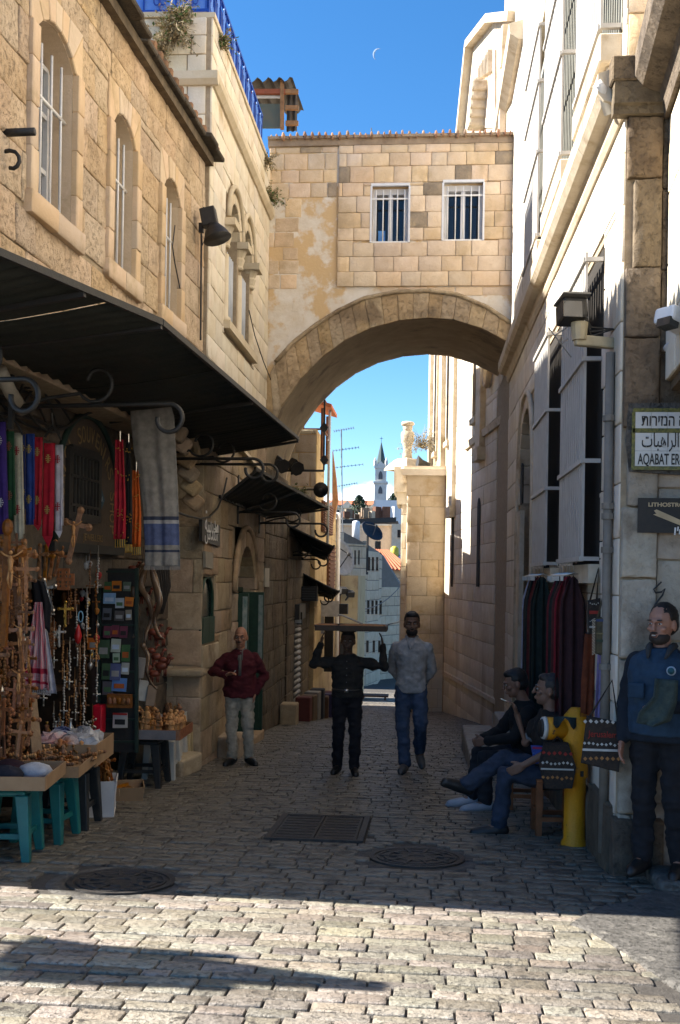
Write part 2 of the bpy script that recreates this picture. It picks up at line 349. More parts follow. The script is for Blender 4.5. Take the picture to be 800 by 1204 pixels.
# ================================================================== ground and paving
def build_ground():
    mb=MB(); Ys=[-60,-20,0,3,8,16.3,19,30,40,60,90,130,200,400,900,3000]; Xs=[-2500,-300,-60,-20,-8,0,8,20,60,300,2500]
    def h(x,y):
        z=gz(y)
        if y>90: z+= min(26,max(0,(y-90))*.075)
        return z-.05
    mb.grid(lambda u,v:Vector((Xs[round(u*(len(Xs)-1))],Ys[round(v*(len(Ys)-1))],h(Xs[round(u*(len(Xs)-1))],Ys[round(v*(len(Ys)-1))]))),len(Xs)-1,len(Ys)-1)
    structure('ground',mb,M_joint)
build_ground()
GRATE=(onG(320,975).x,onG(432,975).x,onG(376,990).y,onG(376,960).y)
MH=[(onG(490,1008),.335),(onG(143,1036),.33)]
def slope(Y): return math.atan((gz(Y+.3)-gz(Y-.3))/.6)
def build_paving():
    bed=MB(); Ys=[-8,0,4,8,12,16.3,19,24,30,36,40,46]
    bed.grid(lambda u,v:Vector((-3.6+7*u,Ys[round(v*11)],gz(Ys[round(v*11)])-.011)),1,11)
    street=structure('street_pavement',bed,M_joint)
    rr=random.Random(5)
    def pm(seed):
        me=stone_mesh(seed,nx=5,nz=2,bev=.022,rough=.07,drop=.13); return me
    metas=[]
    for q in range(10):
        me=pm(200+q); me.materials.append(M_pave); metas.append(me)
    slab_h=[(-2.75,-2.25,6.1,6.9)]
    def blocked(x0,x1,y0,y1):
        for c,rad in MH:
            if math.hypot((x0+x1)/2-c.x,(y0+y1)/2-c.y)<rad+.13: return True
        return False
    st=[]; y=3.6
    while y<41:
        dy=rr.choice([.09,.105,.115,.13,.15]); x=-3.5-rr.uniform(0,.3); ph=rr.uniform(0,6); far=y>22
        while x<1.65 if y>5.2 else x<1.9:
            l=rr.choice([rr.uniform(.13,.22),rr.uniform(.18,.34)])*(1.6 if far else 1); x0,x1=x+.005,x+l-.005; x+=l
            sk=.012*math.sin(x*2.1+ph)-.012*x
            y0,y1=y+.005+sk,y+dy-.006+sk
            if blocked(x0,x1,y0,y1): continue
            rs=rect_sub([(x0,x1,y0,y1)],(GRATE[0]-.012,GRATE[1]+.012,GRATE[2]-.012,GRATE[3]+.012),.02)
            if len(rs)!=1 or rs[0]!=(x0,x1,y0,y1):
                for (a_,b_,c_,d_) in rs:
                    if b_-a_>.05 and d_-c_>.03: st.append((a_,b_,c_,d_,gz((c_+d_)/2)+rr.uniform(-.007,.004)))
                continue
            if y<5.9 and x1>1.25+.1*math.sin(y*5) and y>4.2: continue
            if rr.random()<.003: continue
            st.append((x0,x1,y0,y1,gz((y0+y1)/2)+rr.uniform(-.003,.003)))
        y+=dy*(1.0 if not far else 1.35)
    # nearest stones inside the frame are objects of their own, the rest one mass
    def inview(s):
        x,y_=(s[0]+s[1])/2,(s[2]+s[3])/2; a=(x*math.cos(TH)+y_*math.sin(TH))/(-x*math.sin(TH)+y_*math.cos(TH))*F
        return abs(a)<440 and y_>3.95
    iv=[i for i,s in enumerate(st) if inview(s)][:300]; ivs=set(iv)
    arrs=[np.array([v.co for v in me.vertices]) for me in metas]; fcs=[[tuple(p.vertices) for p in me.polygons] for me in metas]
    vs=[];fs=[];o=0
    for i,(x0,x1,y0,y1,z) in enumerate(st):
        cx,cy_,dx,dy=(x0+x1)/2,(y0+y1)/2,x1-x0,y1-y0; rz=rr.uniform(-.02,.02)-.012; k=rr.randrange(10)
        E_=Matrix.Translation((cx,cy_,z-.02))@Matrix.Rotation(rz,4,'Z')@Matrix.Rotation(slope(cy_)+rr.uniform(-.006,.006),4,'X')@Matrix.Rotation(R(-90),4,'X')@Matrix.Diagonal((dx,.045,dy,1))
        if i in ivs:
            ob=bpy.data.objects.new('paving_stone',metas[k]); link(ob,street); ob.matrix_basis=Matrix.Translation(-street.location)@E_
        else:
            A=arrs[k]; M3=np.array(E_)[:3,:3]; vs.append(A@M3.T+np.array(E_.translation)); fs+=[tuple(q+o for q in f) for f in fcs[k]]; o+=len(A)
    me=bpy.data.meshes.new('paving_stones'); me.from_pydata(np.concatenate(vs).tolist(),[],fs); me.polygons.foreach_set('use_smooth',[True]*len(me.polygons))
    # colour per stone from a face attribute
    me.materials.append(M_pave_far); ob=bpy.data.objects.new('paving_field',me); ob['kind']='stuff'; link(ob,street); ob.location=-street.location
    nf=[len(f) for f in fcs]
    # square cover, slabs round it
    x0,x1,y0,y1=GRATE; zc=gz((y0+y1)/2)
    t=thing('drain_cover','rectangular cast iron cover of two leaves set in the paving before the two walkers','drain cover',((x0+x1)/2,(y0+y1)/2,zc))
    M_iron=mat('worn cast iron',(.06,.055,.05),(.035,.03,.028),nscale=25,bump=.5,bscale=120,rough=.5,metal=.3)
    def tilt(o): o.rotation_euler.x=slope(8); return o
    mb=MB(); w=.05
    for a,b,c,d in ((x0,x1,y0,y0+w),(x0,x1,y1-w,y1),(x0,x0+w,y0+w,y1-w),(x1-w,x1,y0+w,y1-w)): mb.box(((a+b)/2,(c+d)/2,zc+.004),(b-a,d-c,.03))
    tilt(part('frame',mb,M_iron,t))
    for k in range(2):
        a=x0+w+k*(x1-x0-2*w)/2; b=a+(x1-x0-2*w)/2-.008; mb=MB(); mb.box(((a+b)/2,(y0+y1)/2,zc+.002),(b-a,y1-y0-2*w,.022))
        for j in range(9):
            yy=y0+w+.03+(y1-y0-2*w-.06)*j/8; mb.box(((a+b)/2,yy,zc+.014),(b-a-.04,.018,.008))
        tilt(part('cover_leaf',mb,M_iron,t))
    for i,(c,rad) in enumerate(MH):
        t=thing('manhole_cover',['round iron manhole cover nearest the seated men in the shade','round iron manhole cover on the shadow edge near the stall stools'][i],'manhole cover',(c.x,c.y,gz(c.y)),'round manhole covers')
        mb=MB(); mb.lathe((c.x,c.y,gz(c.y)-.01),[(rad,0),(rad,.016),(rad-.035,.016),(rad-.04,.008),(rad-.05,.008),(.001,.008)],40)
        p=autosmooth(part('rim',mb,M_iron,t)); p.rotation_euler.x=slope(c.y)
        mb=MB(); mb.lathe((c.x,c.y,gz(c.y)-.004),[(rad-.055,0),(rad-.055,.01),(rad-.075,.01),(rad-.08,.004),(rad-.1,.004),(rad-.105,.011),(rad-.14,.011),(rad-.145,.004),(rad-.19,.004),(rad-.195,.011),(.06,.011),(.055,.004),(.001,.004)],40)
        for k in range(10):
            a=2*math.pi*k/10; mb.box((c.x+math.cos(a)*rad*.55,c.y+math.sin(a)*rad*.55,gz(c.y)+.006),(rad*.5,.02,.008),a)
        p=autosmooth(part('lid',mb,M_iron,t)); p.rotation_euler.x=slope(c.y)
    # cement collar round each cover
    for c,rad in MH:
        mb=MB(); mb.lathe((c.x,c.y,gz(c.y)-.03),[(rad+.14,0),(rad+.12,.022),(rad+.005,.024),(rad+.005,0)],36); p=part('cement_collar',mb,M_cement,street,True); p.rotation_euler.x=slope(c.y)
    # raised cement apron at the near corner
    pts=[onG(668,1088),onG(700,1068),onG(735,1062),onG(800,1035),Vector((2.6,6.1,gz(6))),Vector((2.6,3.4,gz(3.4))),onG(800,1165),onG(758,1140),onG(735,1122),onG(715,1110),onG(690,1095)]
    mb=MB(); mb.prism([Vector((p.x,p.y,gz(p.y)-.03)) for p in pts],(0,0,.045)); ap=structure('cement_apron',mb,M_cement); bevel(ap,.03,3)
    # broad slab stones laid flush beside the covers
    for (px,py,w_,d_,rz) in ((250,1040,.22,.5,.05),(735,1005,.5,.3,0),(560,1000,.24,.34,.1),(640,992,.6,.32,-.05),(300,985,.16,.5,.1),(450,985,.16,.45,.1)):
        pass
build_paving()
# ================================================================== ochre stone house over the souvenir shop
SX,SY,SA=-2.6,11.9,R(90-2.75)
F1=Fac(SX,SY,SA)
def build_house1():
    t=thing('ochre_stone_house','ochre rubble stone house with three arched upper windows above the long black awning','building',(-4.5,9,gz(9)))
    W=[(-4.66,-3.94),(-3.08,-2.49),(-1.60,-1.01)]; zb,zs,rise=4.22,5.42,.17
    holes=[(a,b,zb,zs+rise) for a,b in W]; outer=[(a-.13,b+.13,zb-.15,zs+rise+.2) for a,b in W]
    mb=MB(); wall_back(F1,mb,-5.8,0,2.95,6.36,holes,-.45,0)
    # the other three sides, so the house is a solid block
    F1.box(mb,-5.8,-5.4,-.8,6.36,-4.5,-.451); F1.box(mb,-5.4,0,-.8,6.36,-4.5,-4.1); F1.box(mb,-5.4,0,2.95,3.15,-4.1,-.451)
    part('wall',mb,M_mortar,t)
    keep=None
    n=masonry(F1,-5.8,0,2.95,6.36,outer,(.24,.36),(.28,.62),M_ochre,t,.02,0,'rough',.007,3)
    for i,((a,b),lb) in enumerate(zip(W,('largest window','middle window','far window'))):
        pts=arch_pts(a,b,zs,rise,9); o=outer[i]; ztop=o[3]
        # reveal
        mb=MB(); e_=.004; prof=[(a+e_,zb+e_),(a+e_,zs)]+[(u,z-e_) for u,z in pts[1:-1]]+[(b-e_,zs),(b-e_,zb+e_)]
        k=len(prof); vs=[F1.P(u,z,.0) for u,z in prof]+[F1.P(u,z,-.36) for u,z in prof]
        mb.add(vs,[(j,j+1,k+j+1,k+j) for j in range(k-1)]+[(k-1,0,k,2*k-1)])
        # filler between arch and square hole
        for j in range(len(pts)-1):
            p,q=pts[j],pts[j+1]; mb.add([F1.P(p[0],p[1],0),F1.P(q[0],q[1],0),F1.P(q[0],zs+rise+.001,0),F1.P(p[0],zs+rise+.001,0)],[(0,1,2,3)])
        win=part('window',mb,M_ochre_dress,t)
        # surround stones
        pts=arch_pts(a,b,zs,rise,7)
        p2=[]
        for j,(u,z) in enumerate(pts):
            f=j/(len(pts)-1); p2.append((o[0]+(o[1]-o[0])*f,ztop) if 0<j<len(pts)-1 else ((o[0] if j==0 else o[1]),zs))
        p2[1]=(o[0],ztop); p2[-2]=(o[1],ztop)
        voussoirs(F1,pts,p2,-.02,.035,M_ochre_dress,win,'arch_stone')
        for s0,s1 in ((o[0],a),(b,o[1])):
            z=zb
            while z<zs-.05:
                h=random.uniform(.26,.36); h=zs-z if z+h>zs-.14 else h
                put_stone(F1,s0,s1,z,z+h,M_ochre_dress,win,.05,0,'dressed',.006,'jamb_stone'); z+=h
        m=(a+b)/2+random.uniform(-.1,.1)
        put_stone(F1,o[0]-.02,m,zb-.17,zb,M_ochre_dress,win,.07,0,'dressed',.006,'sill_stone'); put_stone(F1,m,o[1]+.02,zb-.17,zb,M_ochre_dress,win,.07,0,'dressed',.006,'sill_stone')
        # casement far back in the opening, iron bars in front
        mb=MB(); F1.box(mb,a+.005,b-.005,zb,zs+rise,-.24,-.225); part('pane',mb,M_glass,win)
        mb=MB(); nb=3
        for q in range(nb+1): u=a+.02+(b-a-.04)*q/nb; F1.box(mb,u-.018,u+.018,zb,zs+rise*.6,-.225,-.185)
        for zz in (zb+.02,zb+.42,zb+.85,zs+.02): F1.box(mb,a,b,zz-.018,zz+.018,-.222,-.19)
        part('casement',mb,M_whitemetal,win)
        for q in range(4):
            u=a+.08+(b-a-.16)*q/3; mb=MB(); mb.tube([F1.P(u,zb+.02,-.06),F1.P(u,zs+.02,-.06)],.011,6); part('bar',mb,M_whitemetal,win,True)
        mb=MB(); mb.tube([F1.P(a-.0,zb+.82,-.06),F1.P(b,zb+.82,-.06)],.016,6); part('cross_bar',mb,M_whitemetal,win,True)
        mb=MB(); F1.box(mb,a+.01,b-.01,zb+.006,zb+.024,-.2,-.02); part('sill_plate',mb,M_whitemetal,win)
    # eave: dark stone slabs on a board, roof behind
    M_eave=mat('dark eave slab',(.10,.082,.06),(.055,.045,.035),rnd=.3,nscale=8,bump=.8,bscale=30,rough=.95)
    u=-5.85
    while u<.12:
        l=random.uniform(.22,.42); mb=MB(); z=6.40+random.uniform(-.012,.015); o1=.19+random.uniform(-.03,.05)
        mb.hexa([F1.P(u,z,-.2),F1.P(u+l-.01,z,-.2),F1.P(u+l-.01,z-.03,o1),F1.P(u,z-.03,o1),F1.P(u,z+.07,-.2),F1.P(u+l-.01,z+.07,-.2),F1.P(u+l-.01,z+.025,o1),F1.P(u,z+.025,o1)])
        bevel(part('eave_slab',mb,M_eave,t),.012,1); u+=l
    mb=MB(); mb.hexa([F1.P(-5.8,6.36,-4.3),F1.P(0,6.36,-4.3),F1.P(0,6.36,.05),F1.P(-5.8,6.36,.05),F1.P(-5.8,7.3,-4.3),F1.P(0,7.3,-4.3),F1.P(0,6.41,.0),F1.P(-5.8,6.41,.0)]); part('roof',mb,M_eave,t)
    mb=MB(); F1.box(mb,-5.8,.05,6.27,6.37,0,.1); part('eave_board',mb,mat('old eave board',(.16,.12,.075),(.08,.06,.04),nscale=10,bump=.5,bscale=30,rough=.95),t)
    tl=M_eave; u=-5.8
    rr=random.Random(8)
    while u<.0:
        l=rr.uniform(.15,.22); mb=MB(); mb.tube([F1.P(u+l/2,6.455,.14),F1.P(u+l/2,6.6,-.5)],.055,6); part('roof_tile',mb,mat('old roof tile',(.30,.16,.085),(.2,.12,.07),rnd=.3,nscale=9,bump=.6,bscale=40,rough=.95),t,True); u+=l
    # iron stubs in the wall
    for px,py,l in ((8,160,.22),):
        mb=MB(); u,z=F1.uz(px,py); mb.tube([F1.P(u-.05,z,-.05),F1.P(u-.05,z,l)],.028,8); part('pipe_stub',mb,M_black,t,True)
    mb=MB(); u,z=F1.uz(3,188); mb.tube([F1.P(u,z+.05,-.02),F1.P(u,z+.06,.05),F1.P(u,z+.05,.09),F1.P(u,z+.02,.115),F1.P(u,z-.015,.12),F1.P(u,z-.045,.105),F1.P(u,z-.06,.08),F1.P(u,z-.055,.05)],.014,6); part('iron_hook',mb,M_black,t,True)
    mb=MB(); u,z=F1.uz(85,288); mb.tube([F1.P(u+.03*math.cos(k),z+.03*math.sin(k),.05) for k in [i*.7 for i in range(8)]],.008,6); mb.tube([F1.P(u,z,-.02),F1.P(u,z+.02,.05)],.008,6); part('iron_eye',mb,M_black,t,True)
    # ground floor behind the awning: stone wall with the shop opening
    L0=-.36; sh=(-4.35,-1.95,-.8,1.42); ty=(-3.55,-2.1)
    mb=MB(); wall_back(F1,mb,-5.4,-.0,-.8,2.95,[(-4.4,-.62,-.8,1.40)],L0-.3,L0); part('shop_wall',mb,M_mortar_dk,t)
    masonry(F1,-5.8,-.0,1.40,2.95,[(-3.75,-1.88,1.40,2.62)],(.22,.34),(.3,.7),M_shop_dark,t,.02,L0,'rough',.014,17)
    masonry(F1,-.62,0.0,-.75,1.4,[],(.3,.42),(.34,.66),M_shop_dark,t,.02,L0,'rough',.014,18)
    masonry(F1,-5.8,-4.4,-.5,1.4,[],(.3,.42),(.34,.66),M_shop_dark,t,.02,L0,'rough',.014,19)
    # shop interior box
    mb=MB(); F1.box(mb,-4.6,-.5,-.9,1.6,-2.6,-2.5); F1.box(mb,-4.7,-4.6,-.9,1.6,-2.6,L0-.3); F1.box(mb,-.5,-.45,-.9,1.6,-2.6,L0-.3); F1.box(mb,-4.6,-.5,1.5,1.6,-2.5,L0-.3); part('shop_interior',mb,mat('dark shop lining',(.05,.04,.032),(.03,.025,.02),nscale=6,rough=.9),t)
    return t
H1=build_house1()
# ================================================================== white stone house with the twin window
F2=Fac(-2.55,11.95,R(90)); F2S=Fac(-6.2,11.95,0)
def build_house2():
    t=thing('white_stone_house','tall white limestone house with a twin arched window and blue rooftop railing','building',(-4.3,14,gz(14)))
    def op(pxa,pxb,py): return F2.uz(pxa,py)[0],F2.uz(pxb,py)[0]
    a1,b1=op(266.5,278.5,330); a2,b2=op(283,293,350); zb=4.72; zs=5.92; 
    t1=F2.uz(274.5,243)[1]; r1=max(.2,(b1-a1)/2)
    zs=t1-r1
    door=(2.02,3.42,-1.0,1.33); dr=.62
    shut=F2.uz(238,690)[0]+.03,F2.uz(252,690)[0]
    sz0,sz1,szt=.74,1.24,1.52
    holes=[(a1,b1,zb,zs+r1),(a2,b2,zb,zs+r1),(door[0],door[1],-1.1,door[3]+dr),(shut[0],shut[1],sz0,szt)]
    mb=MB(); wall_back(F2,mb,0,4.55,-1.2,8.0,holes,-.5,0); F2S.box(mb,0,3.15,-1.2,8.0,-.5,0)
    F2.box(mb,0.5,4.55,-1.2,8.0,-3.6,-3.2); part('wall',mb,M_mortar,t)
    mb=MB(); F2.box(mb,.5,4.55,7.5,7.6,-3.2,-.5); part('roof_slab',mb,M_cement,t)
    md=mat('dressed pale stone',(.60,.52,.39),(.52,.43,.29),rnd=.07,nscale=5,bump=.25,bscale=40,rough=.88)
    # street face, upper: fine white ashlar
    masonry(F2,0,4.55,3.55,7.22,[(a1-.2,b2+.2,zb-.16,zs+r1+.22)],(.24,.31),(.3,.6),M_white,t,.018,0,'dressed',.008,21)
    masonry(F2,0,4.55,7.34,8.0,[],(.2,.24),(.3,.6),M_white,t,.018,0,'dressed',.012,22)
    # camera-facing side above the roof of the neighbour
    masonry(F2S,1.4,3.6,6.3,7.22,[],(.27,.3),(.3,.55),M_white,t,.018,0,'dressed',.014,23)
    masonry(F2S,1.4,3.6,7.34,8.0,[],(.2,.24),(.25,.5),M_white,t,.018,0,'dressed',.014,24)
    # string course round both faces
    u=0.0
    while u<4.5:
        l=random.uniform(.5,.8); mb=MB(); e=min(u+l,4.55)
        mb.prism([F2.P(u,7.2,.0),F2.P(u,7.2,.05),F2.P(u,7.25,.1),F2.P(u,7.34,.1),F2.P(u,7.36,.0)],F2.d*(e-u-.006)); part('string_course_stone',mb,md,t); u+=l
    mb=MB(); mb.prism([F2S.P(1.2,7.2,0),F2S.P(1.2,7.2,.05),F2S.P(1.2,7.25,.1),F2S.P(1.2,7.34,.1),F2S.P(1.2,7.36,0)],F2S.d*2.55); part('string_course_stone',mb,md,t)
    mb=MB(); mb.prism([F2S.P(1.2,7.36,.03),F2S.P(1.2,7.36,.09),F2S.P(1.2,7.58,.09),F2S.P(1.2,7.58,.03)],F2S.d*2.5); 
    # parapet coping
    mb=MB(); F2.box(mb,0.0,4.55,8.0,8.06,-.35,.04); F2S.box(mb,1.4,3.3,8.0,8.06,-.35,.04); part('coping',mb,md,t)
    # twin window
    mb=MB(); F2.box(mb,a1-.02,b2+.02,zb,zs+.9,-.4,-.36)
    win=part('twin_window',mb,M_void,t)
    for k,(a,b) in enumerate(((a1,b1),(a2,b2))):
        r_=(b-a)/2; pts=arch_pts(a,b,zs,r_*1.0,9); pts2=arch_pts(a-.13,b+.13,zs,r_+.13,9)
        if k==0: pts2=[(min(u,(b1+a2)/2),z) for u,z in pts2]
        else: pts2=[(max(u,(b1+a2)/2),z) for u,z in pts2]
        voussoirs(F2,pts,pts2,-.3,.045,md,win,'arch_stone',.004)
        mb=MB()
        for j in range(9):
            p,q=pts[j],pts[j+1]; mb.add([F2.P(p[0],p[1],.0),F2.P(q[0],q[1],.0),F2.P(q[0],zs+r1+.23,.0),F2.P(p[0],zs+r1+.23,.0)],[(0,1,2,3)]); mb.add([F2.P(p[0],p[1],.0),F2.P(q[0],q[1],.0),F2.P(q[0],q[1],-.36),F2.P(p[0],p[1],-.36)],[(0,1,2,3)])
        part('arch_soffit',mb,md,win)
        for j in range(7):
            u=a+.05+(b-a-.1)*j/6; mb=MB(); mb.tube([F2.P(u,zb,-.06),F2.P(u,zs-.28,-.06)],.022,6); part('bar',mb,M_bluegrey,win,True)
        # hood mould
        hp=arch_pts(a-.17,b+.17,zs+.04,r_+.17,12); mb=MB(); mb.tube([F2.P(u,z,.05) for u,z in hp],.035,6); part('hood_mould',mb,md,win,True)
    masonry(F2,a1-.2,b2+.2,zs+r1,zs+r1+.22,[],(.2,.24),(.3,.5),M_white,t,.012,0,'dressed',.01,26)
    for uc in (a1-.1,(b1+a2)/2,b2+.1):
        mb=MB(); w_=.055 if uc!=(b1+a2)/2 else .06
        c=F2.P(uc,zb,-.02); mb.lathe(c,[(.1,0),(.1,.05),(.07,.08),(.065,zs-zb-.42)],12); o=part('column',mb,md,win,True)
        mb=MB(); c=F2.P(uc,zs-.34,-.02); mb.lathe(c,[(.07,0),(.085,.02),(.075,.05),(.1,.13),(.085,.16),(.125,.24),(.14,.26)],10); mb.box(F2.P(uc,zs-.045,-.02),(.34,.3,.09)); part('capital',mb,md,win)
    mb=MB(); F2.box(mb,a1-.24,b2+.24,zb-.1,zb,-.3,.1); part('sill',mb,md,win)
    # ledge above street level, weathered lower wall
    zl0=onX(250,515,-2.45).z
    mb=MB(); mb.hexa([F2.P(.12,3.38,0),F2.P(4.5,3.05,0),F2.P(4.5,3.05,.09),F2.P(.12,3.38,.09),F2.P(.12,3.47,0),F2.P(4.5,3.14,0),F2.P(4.5,3.12,.07),F2.P(.12,3.45,.07)]); part('sloping_ledge',mb,md,t)
    lowh=[(door[0]-.26,door[1]+.26,-1.1,door[3]+dr+.24),(shut[0]-.02,shut[1]+.02,sz0-.02,szt+.02)]
    masonry(F2,0,4.55,-1.0,3.55,lowh,(.26,.42),(.3,.75),M_lower,t,.022,0,'rough',.008,27)
    # buttress side facing the camera between shop and street
    masonry(F2S,2.9,3.65,-.9,3.2,[],(.28,.44),(.3,.5),M_lower,t,.025,0,'rough',.008,28)
    mb=MB(); mb.box((-2.76,11.82,.42),(.56,.22,.09)); bevel(part('stone_ledge',mb,M_lower,t),.03,2)
    # cushion voussoirs of a blocked arch, end on
    for k in range(7):
        px,py=[(208,508),(213,522),(219,540),(222,556),(225,572),(228,589),(228,600)][k]
        if k==6: continue
        p=onX(px,py,-2.5); mb=MB(); mb.box(p,(.2,.22,.17),R(8),R(0),R(28+k*2)); bevel(part('cushion_stone',mb,M_lower,t),.035,2)
    ring=[onX(x,y,-2.52) for x,y in ((204,489),(214,494),(224,508),(230,525),(233,542))]; mb=MB(); mb.tube(ring,.05,6); part('arch_moulding',mb,M_lower,t,True)
    # small arched shutter
    g=mat('dark green paint',(.022,.06,.04),(.014,.04,.028),nscale=10,bump=.2,bscale=60,rough=.5)
    mb=MB(); pts=arch_pts(shut[0],shut[1],sz1,szt-sz1,8); mb.prism([F2.P(shut[0],sz0,-.08)]+[F2.P(u,z,-.08) for u,z in pts]+[F2.P(shut[1],sz0,-.08)],F2.n*.04)
    sh=part('shutter_window',mb,flat('near black glass',(.02,.03,.026),.2),t)
    for k in range(2):
        mb=MB(); um=(shut[0]+shut[1])/2; F2.box(mb,shut[0] if k==0 else um,um-.005 if k==0 else shut[1],sz0,sz1-.2,-.02,.015); part('shutter_leaf',mb,g,sh)
    mb=MB(); mb.tube([F2.P(u,z,-.02) for u,z in [(shut[0],sz0)]+pts+[(shut[1],sz0)]],.022,5); part('shutter_frame',mb,g,sh)
    # doorway
    mb=MB(); F2.box(mb,door[0],door[1],-1.0,door[3]+dr,-.6,-.55); 
    dw=part('doorway',mb,M_void,t)
    pts=arch_pts(door[0],door[1],door[3],dr,11); pts2=arch_pts(door[0]-.2,door[1]+.2,door[3],dr+.22,11); voussoirs(F2,pts,pts2,-.3,.06,M_lower,dw)
    pts3=arch_pts(door[0]-.26,door[1]+.26,door[3],dr+.27,14); mb=MB(); mb.tube([F2.P(u,z,.05) for u,z in pts3],.04,6); part('hood_mould',mb,M_lower,dw,True)
    mb=MB()
    for j in range(11):
        p,q=pts[j],pts[j+1]; mb.add([F2.P(p[0],p[1],.0),F2.P(q[0],q[1],.0),F2.P(q[0],door[3]+dr+.3,.0),F2.P(p[0],door[3]+dr+.3,.0)],[(0,1,2,3)])
    part('spandrel',mb,M_lower,dw)
    for s0,s1 in ((door[0]-.24,door[0]),(door[1],door[1]+.24)):
        z=-.95
        while z<door[3]:
            h=random.uniform(.3,.45); h=min(h,door[3]-z); put_stone(F2,s0,s1,z,z+h,M_lower,dw,.06,0,'rough',.01,'jamb_stone'); z+=h
    mb=MB(); cu=(door[0]+door[1])/2
    for k in range(9):
        a=math.pi*(k+.5)/9; mb.bar(F2.P(cu,door[3]+.05,-.2),F2.P(cu+math.cos(a)*dr*.98,door[3]+.02+math.sin(a)*dr*.95,-.2),.02)
    mb.tube([F2.P(cu+math.cos(a)*.25,door[3]+.03+math.sin(a)*.25,-.2) for a in [math.pi*i/8 for i in range(9)]],.014,5)
    part('fanlight_grille',mb,M_whitemetal,dw)
    mb=MB(); F2.box(mb,door[0],door[1],door[3]-.03,door[3]+.04,-.3,-.12); part('transom',mb,g,dw)
    # two leaves folded outward, with notices on them
    nt=mat('faded notice paper',(.3,.34,.33),(.12,.2,.2),nscale=14,rough=.7)
    for k,(u,wd,sg) in enumerate(((door[0]+.02,.20,1),(door[1]-.02,.20,1))):
        mb=MB(); F2.box(mb,u-.025,u+.025,-.88,door[3]-.03,-.25,wd); lf=part('door_leaf',mb,g,dw)
        for zz in (-.55,.2,.8):
            mb=MB(); F2.box(mb,u-.035,u-.026,zz,zz+.45,-.2,wd-.05); part('panel',mb,g,lf)
        mb=MB(); F2.box(mb,u-.045,u-.036,.3,1.26,wd-.075,wd-.01); part('notice',mb,nt,lf)
    mb=MB(); F2.box(mb,door[0]-.1,door[1]+.1,-1.05,-.74,-.3,.22); bevel(part('threshold',mb,M_lower,dw),.02)
    # loose stones at the wall foot
    return t
H2=build_house2()
